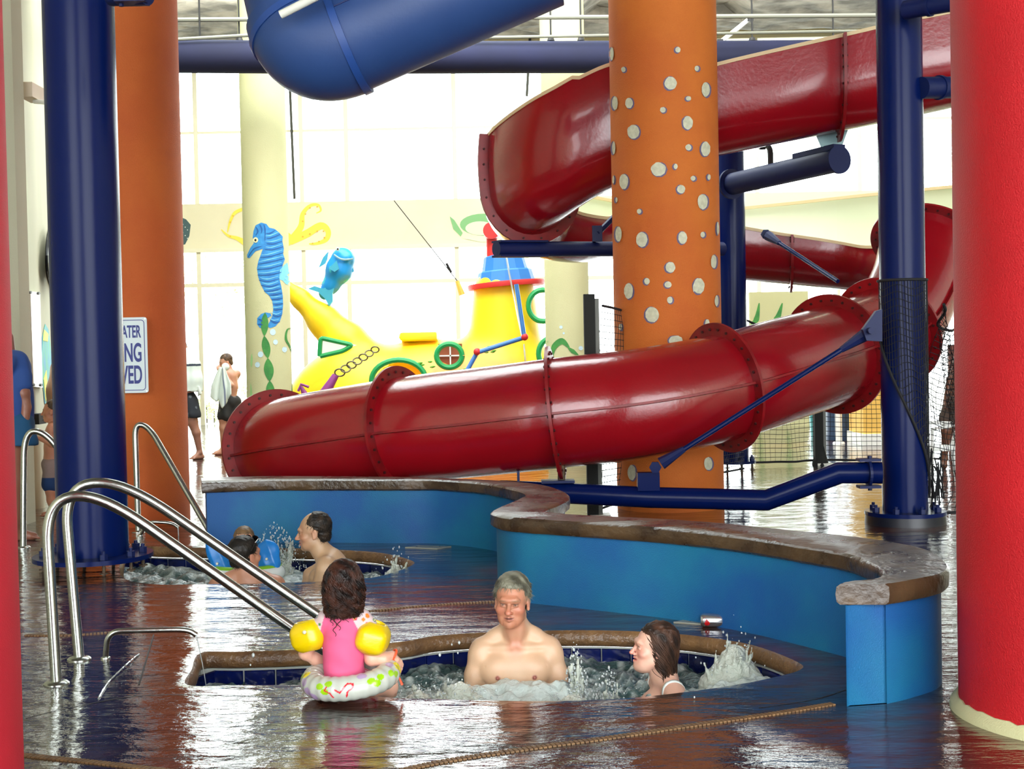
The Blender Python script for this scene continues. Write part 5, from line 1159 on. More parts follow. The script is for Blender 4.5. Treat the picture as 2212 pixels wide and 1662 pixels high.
# white plastic chair
def plastic_chair(px, py, rz, label):
    g = gr(px, py); t = thing('plastic_chair', g, label, 'chair'); R_ = Matrix.Rotation(rz, 3, 'Z'); q = lambda x, y, z: g + R_ @ Vector((x, y, z)); M_ = M_WHITE
    mb = MB(); mb.prism([Vector((x, y, 0)) for x, y in ((-.24, -.22), (.24, -.22), (.22, .2), (-.22, .2))], .41, .435); mb.V = [q(*v) for v in mb.V]; mb.build('seat', M_, t, smooth=False)
    mb = MB(); V = []
    for i in range(7):
        for j in range(6): u = -1 + i / 3; V.append(q(u * .22 * (1 - .06 * j / 5), .2 + .02 * j + .03 * (1 - u * u), .43 + j * .08 + (.03 * (1 - u * u) if j == 5 else 0)))
    mb.add(V + [v + Vector((0, .012, 0)) for v in V], [(i * 6 + j, (i + 1) * 6 + j, (i + 1) * 6 + j + 1, i * 6 + j + 1) for i in range(6) for j in range(5)] + [(42 + i * 6 + j, 42 + i * 6 + j + 1, 42 + (i + 1) * 6 + j + 1, 42 + (i + 1) * 6 + j) for i in range(6) for j in range(5)]); mb.build('backrest', M_, t)
    for sx in (-1, 1):
        mb = MB(); mb.tube([q(sx * .27, -.22, .0), q(sx * .25, -.2, .42), q(sx * .26, -.2, .62), q(sx * .26, .0, .65), q(sx * .23, .22, .64)], .018, 8); mb.build('armrest', M_, t)
        mb = MB(); mb.tube([q(sx * .26, -.26, 0), q(sx * .22, -.2, .42)], .022, 8); mb.build('leg', M_, t); mb = MB(); mb.tube([q(sx * .25, .28, 0), q(sx * .2, .2, .44)], .022, 8); mb.build('leg', M_, t)
plastic_chair(2034, 1064, -1.45, 'white plastic armchair seen through the net right of the right navy post')
g = gr(2100, 1000); t = thing('red_brown_panel', g, 'dark red-brown board standing behind the white plastic chair', 'board'); mb = MB(); a = at(2048, 745, g.y + .5); b = at(2120, 960, g.y + .5); mb.box(((a.x + b.x) / 2, a.y, a.z / 2), (b.x - a.x, .05, a.z)); mb.build('board', mat('brown_board', (120, 66, 52), .6), t, smooth=False); mb = MB(); mb.box(((a.x + b.x) / 2, a.y - .03, .5), (b.x - a.x, .03, .05)); mb.build('cross_rail', mat('red_rubber', (206, 40, 40), .5), t, smooth=False)
# drink can lying on the lid
g = gr(1540, 1356); t = thing('drink_can', g, 'silver drink can with red mark lying on the grey access cover', 'can'); ax = Vector((1, -.12, 0)).normalized(); c = g + Vector((0, .02, .033)); R_ = zrot(ax)
mb = MB(); mb.lathe([(.024, -.058), (.031, -.05), (.033, -.045), (.033, .045), (.028, .056), (.026, .058)], c, 28, R=R_); mb.build('can_body', mat('can_aluminium', (200, 202, 208), .22, .9), t)
mb = MB(); mb.lathe([(.0255, .0575), (.02, .053), (.004, .053)], c, 24, R=R_); mb.build('can_lid', mat('can_lid_metal', (120, 124, 132), .3, .9), t)
def oncan(u, a): return c + R_ @ Vector((.0336 * math.cos(a), .0336 * math.sin(a), u))
def can_dir(a): return (R_ @ Vector((math.cos(a), math.sin(a), 0)))
best = max(np.linspace(0, 2 * PI, 90), key=lambda a: can_dir(a).dot((CAM - c).normalized())); V = []; sg = -1 if can_dir(best + .3).z > can_dir(best).z else 1
for i in range(9): a = best + sg * (-.15 + i * .13); hw = .019 * (1 - abs(i - 5) / 6.5); V += [oncan(-.03 - hw * .5, a), oncan(-.03 + hw, a)]
mb = MB(); mb.add(V, [(2 * i, 2 * i + 1, 2 * i + 3, 2 * i + 2) for i in range(8)]); mb.build('red_mark', mat('can_red', (190, 24, 30), .35), t, smooth=False)
# ------------------------------------------------------------------ people
M_SKIN = mat('skin', (210, 160, 130), 0.42, attr=True, sss=0.12, bump=0.08, bscale=220)
def rot3(rz=0, rx=0, ry=0):   # face looks along -Y before turning
    return np.array((Matrix.Rotation(rz, 3, 'Z') @ Matrix.Rotation(ry, 3, 'Y') @ Matrix.Rotation(rx, 3, 'X')))
class HF:
    """head frame: adds primitives given in head space (metres, eyes at z = 0, face along -Y)"""
    def __init__(s, S, o, R, k=1.0): s.S, s.o, s.R, s.k = S, np.array(o, float), np.array(R), k
    def p(s, c): return s.o + s.R @ (np.array(c, float) * s.k)
    def e(s, c, r, k=.012, mode='add'): s.S.ell(s.p(c), np.array(r if hasattr(r, '__len__') else (r,) * 3) * s.k, k * s.k, mode, R=s.R); return s
    def c(s, a, b, r1, r2=None, k=.008, mode='add'): s.S.cap(s.p(a), s.p(b), r1 * s.k, (r1 if r2 is None else r2) * s.k, k * s.k, mode); return s
def head(h, age='man', mouth=0.0, jowl=0.0, ears=True, nose=1.0):
    ch = age == 'child'
    h.e((0, .022, .045), (.075, .094, .083), .0); h.e((0, -.022, .01), (.067, .068, .075), .03); h.e((0, -.03, -.045), (.055, .058, .065), .03)
    h.e((0, -.05, -.085), (.036, .034, .032), .025); h.e((0, -.07, -.1), (.018, .018, .016), .02)
    for sx in (-1, 1):
        h.e((sx * .042, -.055, -.03), (.027, .027, .022), .02); h.e((sx * .046, -.006, -.066), (.019, .04, .025), .025)
        if jowl: h.e((sx * .031, -.05, -.076), (.022, .026, .028), .02)
        h.e((sx * .031, -.092, .001), (.018, .014, .011), .012, 'sub')
        h.e((sx * .03, -.078, .0), (.0125, .0125, .0115), .0015)
        h.c((sx * .016, -.0905, .0085), (sx * .045, -.0815, .007), .0032, .0028, .004); h.c((sx * .018, -.089, -.0095), (sx * .043, -.082, -.007), .003, .0025, .004)
        h.c((sx * .008, -.094, .02), (sx * .05, -.078, .019), .0068 if age == 'man' else .005, .005, .01)
    if not ch: h.c((-.03, -.086, .026), (.03, -.086, .026), .011, .011, .015)
    h.c((0, -.09, .008), (0, -.106 - .004 * nose, -.03), .007, .0105 * nose, .01); h.e((0, -.109 - .004 * nose, -.034), (.0125 * nose, .012, .0105), .006)
    for sx in (-1, 1): h.e((sx * .013, -.099, -.038), (.0085, .0105, .008), .006); h.e((sx * .0075, -.106, -.044), (.004, .005, .004), .003, 'sub')
    h.c((-.018, -.0845, -.06), (0, -.0945, -.0575), .0055, .0065, .006); h.c((0, -.0945, -.0575), (.018, -.0845, -.06), .0065, .0055, .006)
    h.c((-.017, -.084, -.07), (0, -.093, -.0715), .0055, .0075, .006); h.c((0, -.093, -.0715), (.017, -.084, -.07), .0075, .0055, .006)
    h.c((-.02, -.087, -.065), (0, -.101, -.0645), .0015 + mouth, .002 + mouth, .002, 'sub'); h.c((0, -.101, -.0645), (.02, -.087, -.065), .002 + mouth, .0015 + mouth, .002, 'sub')
    if age == 'man':
        for sx in (-1, 1): h.c((sx * .019, -.101, -.038), (sx * .031, -.087, -.078), .0026, .002, .006, 'sub'); h.c((sx * .03, -.084, -.078), (sx * .033, -.07, -.1), .0016, .001, .005, 'sub'); h.c((sx * .018, -.095, -.014), (sx * .042, -.085, -.016), .0012, .001, .004, 'sub')
        for zz in (.045, .058): h.c((-.03, -.09, zz), (.03, -.09, zz + .002), .0011, .0011, .004, 'sub')
    if ears:
        for sx in (-1, 1):
            h.e((sx * .077, .012, -.008), (.0085, .02, .032), .006); h.e((sx * .087, .006, -.004), (.006, .011, .018), .006, 'sub'); h.e((sx * .078, .004, -.034), (.008, .009, .01), .006)
def face_paint(h, C_, P, lips=(176, 104, 92), cheek=(204, 128, 102), brow=(96, 80, 62), st=.6, browst=.7, eyes=True):
    def sp(c, r, col, s_):
        nonlocal C_
        q = np.linalg.norm(((P - h.p(c)) @ h.R) / (np.array(r) * h.k), axis=1); w = (np.clip(1.6 - q, 0, .6) / .6 * s_)[:, None]; C_ = C_ * (1 - w) + np.array(lin(col)) * w
    sp((0, -.09, -.0645), (.019, .02, .0085), lips, st)
    for sx in (-1, 1):
        sp((sx * .045, -.07, -.03), (.022, .03, .02), cheek, .3); sp((sx * .03, -.085, .0205), (.019, .02, .0035), brow, browst)
        if eyes:
            sp((sx * .03, -.091, -.0002), (.0088, .006, .0032), (196, 182, 168), .75); sp((sx * .03, -.092, -.0002), (.0042, .006, .0036), (44, 38, 34), 1.0); sp((sx * .03, -.09, .001), (.017, .012, .011), (140, 92, 70), .35); sp((sx * .03, -.088, .0055), (.013, .008, .0016), (60, 42, 36), .8)
        sp((sx * .08, .01, -.01), (.012, .018, .028), cheek, .4)
    sp((0, -.112, -.034), (.014, .014, .014), cheek, .5)
    sp((0, -.085, -.064), (.014, .018, .0014 + .002), (70, 30, 28), .9)
    return C_
def tubes(paths, r0, r1, n=4):
    """many tapered strands in one mesh; paths: (m, k, 3)"""
    m_, k, _ = paths.shape; T = np.gradient(paths, axis=1); T /= np.maximum(np.linalg.norm(T, axis=2, keepdims=True), 1e-9)
    a = np.array((.3, .5, .81)); N = np.cross(T, a); N /= np.maximum(np.linalg.norm(N, axis=2, keepdims=True), 1e-9); B = np.cross(T, N)
    rr = (np.array(r0).reshape(-1, 1, 1) * (1 - np.linspace(0, 1, k)[None, :, None]) + np.array(r1).reshape(-1, 1, 1) * np.linspace(0, 1, k)[None, :, None])
    V = np.stack([paths + (N * math.cos(2 * PI * j / n) + B * math.sin(2 * PI * j / n)) * rr for j in range(n)], 2)
    idx = np.arange(m_ * k * n).reshape(m_, k, n); A = idx[:, :-1]; Bq = idx[:, 1:]
    Q = np.stack([A, np.roll(A, -1, 2), np.roll(Bq, -1, 2), Bq], -1).reshape(-1, 4)
    return V.reshape(-1, 3), Q
def hair(h, parent, col, col2, style='short', seed=1, th=.009, fringe=.062, hres=.0035, n=500, label=None, bald=False):
    k = h.k; S = Sdf(h.p((0, 0, .03)) - .16 * k, h.p((0, 0, .03)) + .16 * k, hres); g = HF(S, h.o, h.R, k); rr = np.random.default_rng(seed)
    g.e((0, .026, .047), (.077 + th, .095 + th, .083 + th), 0)
    g.e((0, .06, -.02), (.062 + th * .6, .05 + th, .07), .02)
    # cut the face, and everything below the nape
    def boxl(c, hs, kk=.008): S.box(g.p(c), np.array(hs) * k, .004 * k, kk * k, 'sub', R=h.R)
    boxl((0, -.11, fringe - .11), (.2, .075, .11)); boxl((0, -.075, fringe - .155), (.2, .075, .11))
    boxl((0, -.02, -.14), (.2, .2, .075)) if style == 'short' else None
    for sx in (-1, 1): boxl((sx * .09, -.002, -.06), (.03, .036, .074 if style == 'short' else .07))
    if bald: S.ell(g.p((0, -.065, .115)), np.array((.055, .062, .05)) * k, .02 * k, 'sub', R=h.R)
    P, Q = S.mesh(); N = smooth_normals(P, Q); P = P + N * (vnoise(P, 160 / k, seed) * .0022 + vnoise(P, 420 / k, seed + 1) * .0012)[:, None] * k * (1.4 if style != 'short' else 1)
    # strands
    L = (P - h.o) @ h.R / k; ok = np.where((N @ h.R)[:, 2] > -.6)[0]; pick = rr.choice(ok, min(n, len(ok)), replace=False)
    p0 = P[pick]; nn = N[pick] @ h.R; l0 = L[pick]; m_ = len(pick); paths = []
    K = 6 if style == 'short' else (30 if style == 'curly' else 16); t = np.linspace(0, 1, K)[None, :, None]
    if style == 'short':
        d = nn * .5 + np.stack([np.sign(l0[:, 0]) * .35 * np.abs(l0[:, 0]) / .07, -.35 + 0 * l0[:, 0] + l0[:, 1] * 3, -.35 + 0 * l0[:, 0]], 1) + rr.normal(size=(m_, 3)) * .3; d /= np.linalg.norm(d, axis=1, keepdims=True); ln = rr.uniform(.012, .026, (m_, 1, 1))
        W = l0[:, None, :] + d[:, None, :] * ln * t - np.array((0, 0, .008)) * t * t; r0, r1 = rr.uniform(.0014, .0026, m_) * k, np.full(m_, .0003) * k
    else:
        down = np.array((0, .02, -1.0)); out = np.stack([l0[:, 0], np.maximum(l0[:, 1], -.01) + .02, 0 * l0[:, 0]], 1); out /= np.maximum(np.linalg.norm(out, axis=1, keepdims=True), 1e-6)
        zl = (-.15 if style == 'curly' else -.2); ln = (l0[:, 2] - zl) * rr.uniform(.75, 1.12, m_); R_ = .11 if style == 'curly' else .098
        W = np.zeros((m_, K, 3)); tt = t[:, :, 0]
        rad = np.linalg.norm(l0[:, :2] - np.array((0, .03)), axis=1)[:, None]; tgt = np.maximum(rad, R_ * rr.uniform(.8, 1.06, m_)[:, None]); rr_t = rad + (tgt - rad) * np.clip(tt * 2.2, 0, 1) - (tt ** 2) * (.022 if style == 'curly' else .03)
        ang_ = np.arctan2(l0[:, 1] - .03, l0[:, 0])[:, None]
        if style == 'straight': ang_ = np.where(ang_ < -PI / 2, ang_ + 2 * PI, ang_); ang_ = ang_ + (PI / 2 - ang_) * .55 * np.clip(tt * 1.6, 0, 1)
        W[:, :, 0] = np.cos(ang_) * rr_t; W[:, :, 1] = .03 + np.sin(ang_) * rr_t; W[:, :, 2] = l0[:, 2][:, None] - ln[:, None] * tt ** 1.15
        if style == 'curly':
            nc = 80; cs = l0[rr.choice(m_, nc)]; cl = np.argmin(((l0[:, None, :] - cs[None]) ** 2).sum(2), 1); ctr = np.stack([W[cl == q_].mean(0) if (cl == q_).any() else W[0] for q_ in range(nc)])
            W = W + (ctr[cl] - W) * (.55 * np.clip(tt[:, :, None] * 2, 0, 1)); f = (rr.uniform(11, 20, nc)[cl] + rr.normal(size=m_) * .5)[:, None]; ph = (rr.uniform(0, 6.3, nc)[cl] + rr.normal(size=m_) * .35)[:, None]; a = (rr.uniform(.008, .015, nc)[cl])[:, None] * np.clip(tt * 3, .3, 1); W[:, :, 0] += np.cos(f * tt + ph) * a; W[:, :, 1] += np.sin(f * tt + ph) * a
        else: W += (rr.normal(size=(m_, 1, 3)) * .004) * tt[:, :, None]
        keep = ~((l0[:, 1] < -.035) & (l0[:, 2] < fringe + .02)); keep &= ~(W[:, -1, 1] < (-.02 if style == 'curly' else .03)); W = W[keep]; m_ = len(W)
        r0, r1 = rr.uniform(.0022, .0042, m_) * k * (.8 if style == 'curly' else .8), np.full(m_, .0007) * k
    V2, Q2 = tubes(h.o + (W * k) @ h.R.T, r0, r1, 4)
    V = np.concatenate([P, V2]); QQ = np.concatenate([Q, Q2 + len(P)]); w = np.clip(.5 + vnoise(V, 90 / k, seed + 5) * .8, 0, 1)[:, None]; C = np.array(lin(col)) * (1 - w) + np.array(lin(col2)) * w
    return mobj('hair', V, QQ, mat('hair_strands', (80, 60, 40), .5, attr=True, spec=.35), parent, cols=C, ang=0, label=label)
def hand(S, w, d, n, L=.17, curl=.5, side=1, k=.004, spread=.18):
    """palm, four unequal curled fingers and a thumb; w wrist, d towards the fingertips, n out of the back of the hand"""
    w = np.array(w, float); d = np.array(d, float); d /= np.linalg.norm(d); n = np.array(n, float); n -= d * (n @ d); n /= np.linalg.norm(n); b = np.cross(d, n) * side; pl = L * .52
    S.cap(w, w + d * pl * .5, L * .13, L * .14, L * .05)
    for i, (o, f) in enumerate(((-.17, .40), (-.055, .46), (.06, .43), (.165, .34))):
        base = w + d * pl * .95 + b * o * L; S.cap(w + d * pl * .25 + b * o * L * .6, base, L * .075, L * .06, L * .05)
        a = curl * .5; p = base; dd = d + b * o * spread
        for sg in (.45, .3, .25):
            dd = dd * math.cos(a) - n * math.sin(a) * 1.0; dd /= np.linalg.norm(dd); q = p + dd * L * f * sg; S.cap(p, q, L * .05, L * .044, k); p = q; a = curl * .9
    tb = w + d * pl * .25 - b * L * .12; t1 = tb + (d * .55 - b * .75 - n * .25) * L * .22; t2 = t1 + (d * .9 - b * .2 - n * .35 * curl) * L * .2; S.cap(tb, t1, L * .07, L * .058, L * .03); S.cap(t1, t2, L * .055, L * .045, k)
def foot(S, ankle, d, L=.22, k=.01):
    a = np.array(ankle, float); d = np.array(d, float); d[2] = 0; d /= np.linalg.norm(d); z = a[2]
    g = a.copy(); g[2] = .03; heel = g - d * L * .18; ball = g + d * L * .5; b = np.array((-d[1], d[0], 0))
    S.cap(a, heel, L * .15, L * .14, L * .1); S.cap(heel, ball + np.array((0, 0, -.006)), L * .14, L * .12, L * .08); S.cap(a, ball, L * .13, L * .1, L * .12)
    for i, o in enumerate((-.13, -.07, -.01, .05, .11)): S.cap(ball + b * o * L, ball + b * o * L * 1.1 + d * L * (.2 - .025 * i) - np.array((0, 0, .014)), L * .055, L * .045, k * .5)
    S.plane(2, .0, False)
def skin_mesh(S, parent, base, spots=(), hd=None, fp=None, name='body', extra=None):
    P, Q = S.mesh(); C = paint(P, base, spots); n = vnoise(P, 30, 9)[:, None]; C = C * (.9 + .05 * n)
    if hd: C = face_paint(hd, C, P, **(fp or {}))
    if extra: C = extra(P, C)
    return mobj(name, P, Q, M_SKIN, parent, cols=np.clip(C, 0, 1), ang=0)
A3 = lambda v: np.array(v[:], float)

# --- grey-haired man in the near pool
def grey_man():
    d = 6.2; hc = A3(at(1106, 1299, d)); t = thing('person', (hc[0], hc[1], -.7), 'grey-haired bare-chested man sitting in the near pool facing the camera', 'person')
    S = Sdf(hc + (-.3, -.17, -.62), hc + (.3, .22, .16), .0036); R = rot3(math.radians(-9), math.radians(2), math.radians(2)); h = HF(S, hc, R, .97); head(h, 'man', mouth=.0012, jowl=1, nose=1.15)
    o = hc + (.012, .03, 0); q = lambda x, y, z: o + np.array((x, y, z))
    S.chain([q(0, .0, -.07), q(.0, .0, -.13), q(0, .02, -.19)], [.052, .055, .064], .02)
    for sx in (-1, 1):
        S.chain([q(sx * .03, .03, -.13), q(sx * .09, .03, -.178), q(sx * .15, .03, -.222)], [.036, .036, .044], .03)
        S.ell(q(sx * .163, .02, -.25), (.052, .056, .06), .035); S.chain([q(sx * .176, .02, -.27), q(sx * .194, .01, -.35), q(sx * .212, -.02, -.5)], [.046, .043, .04], .025)
        S.ell(q(sx * .075, -.04, -.325), (.08, .042, .07), .05); S.cap(q(sx * .02, -.04, -.212), q(sx * .14, -.01, -.218), .009, .008, .02)
        S.ell(q(sx * .085, -.086, -.345), (.007, .006, .007), .004)
        S.cap(q(sx * .03, -.035, -.1), q(sx * .012, -.04, -.2), .008, .007, .02)
        S.cap(q(sx * .137, -.05, -.3), q(sx * .143, -.02, -.45), .004, .004, .012, 'sub')
    S.ell(q(0, .03, -.31), (.155, .095, .14), .03); S.ell(q(0, .02, -.45), (.16, .115, .16), .04); S.ell(q(0, -.01, -.52), (.15, .13, .11), .04); S.plane(2, hc[2] - .6, False)
    SP = [(q(0, -.06, -.14), (.05, .06, .06), (176, 106, 78), .55), (q(0, -.09, -.215), (.045, .05, .045), (188, 108, 82), .5), (h.p((0, -.06, -.03)), (.08, .06, .09), (180, 112, 84), .8), (h.p((.0, -.06, .05)), (.06, .05, .04), (196, 124, 94), .5)]
    SP += [(q(sx * .085, -.086, -.345), (.010, .014, .010), (156, 84, 78), .9) for sx in (-1, 1)] + [(q(0, -.1, -.3), (.05, .05, .06), (176, 148, 112), .3)]
    skin_mesh(S, t, (208, 170, 138), SP, h, dict(lips=(150, 88, 78), cheek=(196, 104, 84), brow=(120, 100, 76), browst=.6))
    hair(h, t, (66, 64, 52), (132, 130, 112), 'short', 3, th=.0085, fringe=.073, n=2600, label='thick grey wavy hair')
grey_man()
# --- woman in profile in the near pool
def woman():
    d = 6.1; hc = A3(at(1396, 1399, d)); hc[0] += .035; t = thing('person', (hc[0], hc[1], -.7), 'smiling woman with wet brown hair and white straps, in profile in the near pool', 'person')
    S = Sdf(hc + (-.24, -.26, -.55), hc + (.26, .26, .16), .0036); R = rot3(math.radians(-84), math.radians(-6)); h = HF(S, hc, R, .9); head(h, 'woman', mouth=.0028, jowl=1, nose=.86)
    h.e((0, -.045, -.1), (.045, .045, .03), .03)
    q = lambda x, y, z: hc + R @ np.array((x, y, z)); R2 = rot3(math.radians(-76)); q2 = lambda x, y, z: hc + R2 @ np.array((x, y, z))
    S.chain([q2(0, .03, -.06), q2(0, .04, -.13), q2(0, .055, -.18)], [.052, .054, .062], .025)
    for sx in (-1, 1):
        S.chain([q2(sx * .03, .05, -.14), q2(sx * .1, .055, -.19), q2(sx * .15, .055, -.225)], [.045, .045, .048], .03); S.ell(q2(sx * .165, .05, -.245), (.052, .055, .055), .03)
        S.chain([q2(sx * .175, .05, -.26), q2(sx * .19, .02, -.4)], [.047, .042], .02); S.ell(q2(sx * .07, -.05, -.36), (.07, .06, .06), .03)
    S.ell(q2(0, .05, -.32), (.14, .1, .14), .03); S.ell(q2(0, .03, -.45), (.14, .12, .12), .04); S.plane(2, hc[2] - .53, False)
    BP, BQ = S.mesh(); BN = smooth_normals(BP, BQ)
    skin_mesh(S, t, (226, 178, 156), [(h.p((0, -.07, -.03)), (.05, .05, .05), (220, 140, 122), .4)], h, dict(lips=(190, 90, 88), cheek=(222, 136, 120), brow=(150, 110, 90), browst=.3))
    hair(h, t, (34, 22, 16), (74, 48, 34), 'straight', 5, th=.007, fringe=.068, n=1500, label='wet dark brown shoulder-length hair')
    for sx in (-1, 1):
        pts = [q2(sx * .085, .085, -.33), q2(sx * .095, .098, -.27), q2(sx * .1, .085, -.185), q2(sx * .1, .04, -.148), q2(sx * .095, -.01, -.185), q2(sx * .09, -.05, -.25), q2(sx * .08, -.1, -.32)]
        C = catmull(pts, 6); V = []
        cc = q2(sx * .1, .04, -.25)
        for i, p in enumerate(C):
            s_ = R2 @ np.array((1, 0, 0)) * .008
            for w_ in (p - s_, p + s_):
                j = np.argmin(np.linalg.norm(BP - w_, axis=1)); V.append(BP[j] + BN[j] * .003)
        mobj('swimsuit_strap', V, [(2 * i, 2 * i + 1, 2 * i + 3, 2 * i + 2) for i in range(len(C) - 1)], mat('strap_white', (226, 234, 230), .6), t).modifiers.new('thick', 'SOLIDIFY').thickness = .006
woman()
# --- girl in the swim ring
def girl():
    d = 5.56; mp = d / F; J = lambda x, y, dy=0: A3(at(x, y, d + dy)); g0 = J(745, 1500); t = thing('person', (g0[0], g0[1], 0), 'small curly-haired girl in a pink shirt sitting at the near pool edge', 'person')
    hc = J(745, 1266, .0); S = Sdf(J(745, 1400) + (-.26, -.22, -.26), J(745, 1400) + (.3, .42, .4), .0034); R = rot3(math.radians(172)); h = HF(S, hc, R, .80); head(h, 'child')
    S.chain([J(744, 1290, .01), J(744, 1325, .01)], [.036, .04], .02)
    sl, sr = J(708, 1340), J(778, 1338)
    S.cap(sl, sr, .036, .036, .02); S.chain([J(744, 1350), J(743, 1400), J(744, 1450)], [.062, .066, .07], .03)
    er = J(803, 1424, -.01); wr_ = J(848, 1416, .03); S.chain([sr, J(792, 1375, .0), er], [.032, .03, .027], .015); S.chain([er, J(828, 1424, .0), wr_], [.029, .028, .019], .012)
    hand(S, wr_, (.45, .25, -.7), (.6, -.5, .4), .105, .55, -1, .002)
    el = J(660, 1412, .03); wl = J(700, 1428, .09); S.chain([sl, J(682, 1375, .0), el], [.032, .03, .027], .015); S.chain([el, J(680, 1424, .06), wl], [.027, .025, .019], .012)
    hand(S, wl, (.6, .5, -.3), (-.2, -.3, .9), .105, .5, 1, .002)
    S.chain([J(760, 1470, .03), J(805, 1478, .13), J(836, 1484, .2)], [.062, .055, .046], .02); S.chain([J(836, 1484, .2), J(838, 1520, .27), J(836, 1590, .28)], [.044, .038, .03], .015)
    S.chain([J(728, 1470, .03), J(715, 1476, .14), J(705, 1482, .2)], [.062, .055, .046], .02); S.chain([J(705, 1482, .2), J(702, 1540, .26)], [.044, .036], .015)
    S.ell(J(744, 1468), (.088, .075, .05), .02)
    skin_mesh(S, t, (228, 176, 152))
    # pink rash shirt
    S = Sdf(J(745, 1400) + (-.2, -.16, -.16), J(745, 1400) + (.2, .16, .18), .0034)
    S.cap(J(708, 1341), J(778, 1339), .044, .044, 0); S.chain([J(744, 1335), J(741, 1370), J(742, 1410), J(744, 1462)], [.058, .076, .079, .087], .03); S.cap(J(744, 1318, .01), J(744, 1335, .01), .043, .048, .015)
    S.cap(J(778, 1338), J(793, 1352), .044, .042, .01); S.cap(J(708, 1341), J(690, 1356), .044, .042, .01)
    S.ell(J(744, 1300, 0), (.034, .034, .05), .004, 'sub'); S.plane(2, J(744, 1461)[2], False)
    P, Q = S.mesh(); N = smooth_normals(P, Q); wr = np.sin((P[:, 0] * 60 + P[:, 2] * 60) + vnoise(P, 18, 3) * 2.6) * .003 * np.clip(vnoise(P, 10, 4) + .6, 0, 1) + vnoise(P, 60, 2) * .0014; P = P + N * wr[:, None]
    C = np.tile(np.array(lin((220, 90, 134))), (len(P), 1))
    sleeve = ((P[:, 0] > J(769, 1340)[0] + (J(744, 1340)[2] - P[:, 2]) * .45) | (P[:, 0] < J(700, 1340)[0] - (J(744, 1340)[2] - P[:, 2]) * .3)) & (P[:, 2] > J(744, 1372)[2])
    C[sleeve] = lin((204, 182, 184))
    rr = np.random.default_rng(3); cols = [(222, 40, 70), (236, 120, 40), (50, 110, 150), (60, 120, 70), (236, 80, 120)]
    ids = np.where(sleeve)[0]
    for k in range(42):
        c = P[rr.choice(ids)]; q = np.linalg.norm(P - c, axis=1); r_ = rr.uniform(.006, .011); C[(q < r_) & sleeve] = lin(cols[k % 5]);
        if k % 2: C[(q < r_ * .45) & sleeve] = lin((246, 226, 170))
    mobj('shirt', P, Q, mat('shirt_cloth', (244, 112, 158), .75, attr=True), t, cols=C, ang=0, label='pink shirt with flowered sleeves')
    S = Sdf(J(744, 1470) + (-.13, -.12, -.1), J(744, 1470) + (.13, .16, .08), .004); S.ell(J(744, 1470), (.094, .082, .052), 0); S.cap(J(775, 1474, .04), J(795, 1478, .1), .06, .058, .02); S.cap(J(722, 1474, .04), J(715, 1478, .1), .06, .058, .02); S.plane(2, .012, False)
    P, Q = S.mesh(); C = np.tile(np.array(lin((232, 180, 190))), (len(P), 1)); n = vnoise(P, 120, 5); C[n > .5] = lin((206, 50, 80)); mobj('swim_bottoms', P, Q, mat('shirt_cloth'), t, cols=C, ang=0)
    hair(h, t, (20, 11, 9), (66, 34, 22), 'curly', 8, th=.016, fringe=.05, n=2600, label='long curly dark auburn hair')
    # a few longer ringlets down the back
    rr = np.random.default_rng(5); paths = []
    for (x0, y0, x1, y1) in ((728, 1300, 722, 1375), (735, 1300, 732, 1362), (716, 1295, 712, 1340), (752, 1300, 750, 1345), (722, 1300, 716, 1352)):
        tt = np.linspace(0, 1, 30)[:, None]; a, b = J(x0, y0, -.085), J(x1, y1, -.092); p = a + (b - a) * tt; p[:, 0] += .007 * np.sin(tt[:, 0] * 22 + x0); p[:, 1] += .004 * np.cos(tt[:, 0] * 22 + x0); paths.append(p)
    V, Q = tubes(np.array(paths), np.full(5, .004), np.full(5, .0012), 5); mobj('ringlets', V, Q, mat('ringlet_hair', (48, 24, 16), .5), t)
    mb = MB(); c = J(850, 1415, .03); ax = Vector((.8, .3, -.5)); mb.add(*(lambda m2: (m2.V, m2.F))(MB().tube([Vector(c) + (Vector((0, 1, 0)).cross(ax).normalized() * math.cos(a) + ax.cross(Vector((0, 1, 0)).cross(ax)).normalized() * math.sin(a)) * .023 for a in np.linspace(0, 2 * PI, 21)], .005, 6)))
    mb.tube([c + np.array((.0, -.01, -.015)), c + np.array((.012, -.03, -.05)), c + np.array((.022, -.03, -.085)), c + np.array((.036, -.03, -.12))], [.005, .004, .004, .006], 5)
    tag(mb.build('wristband', mat('coral_plastic', (240, 88, 50), .4)), "coral orange wristband strap on the girl's right wrist", 'wristband')
    # arm bands
    M_AB = mat('armband_yellow', (226, 194, 0), .3, spec=.6, bump=.12, bscale=40, bstretch=(1, 1, 2))
    for (x, y, dy, rx, rz, lab, ax) in ((805, 1378, -.005, 44, 40, 'yellow inflatable arm band on the right arm of the girl', (.35, 0, 1)), (666, 1374, .0, 30, 40, 'yellow inflatable arm band on the left arm of the girl', (-.25, .1, 1))):
        c = J(x, y, dy); tt = thing('arm_band', c, lab, 'arm band'); Rm = np.array(zrot(Vector(ax))); S = Sdf(c - .12, c + .12, .0042)
        ux = Rm @ np.array((1, 0, 0)); S.ell(c, (rx * mp, .07, rz * mp * .98), 0, R=Rm); S.box(c, (rx * mp * 1.02, .06, rz * mp * .62), .03, .03, R=Rm); S.cap(c - Rm @ np.array((0, 0, .1)), c + Rm @ np.array((0, 0, .1)), .03, .03, .012, 'sub')
        P, Q = S.mesh(); mobj('inflated_sleeve', P, Q, M_AB, tt, ang=0)
        m2 = MB(); V, Fs = ICO2; p = c + np.array((-.004, -.07, .03)); m2.lathe([(.008, 0), (.008, .006), (.004, .01)], p, 12, R=zrot((0, -1, 0))); m2.build('valve', mat('valve_clear', (210, 210, 190), .3), tt)
    c = J(778, 1394, -.07); 
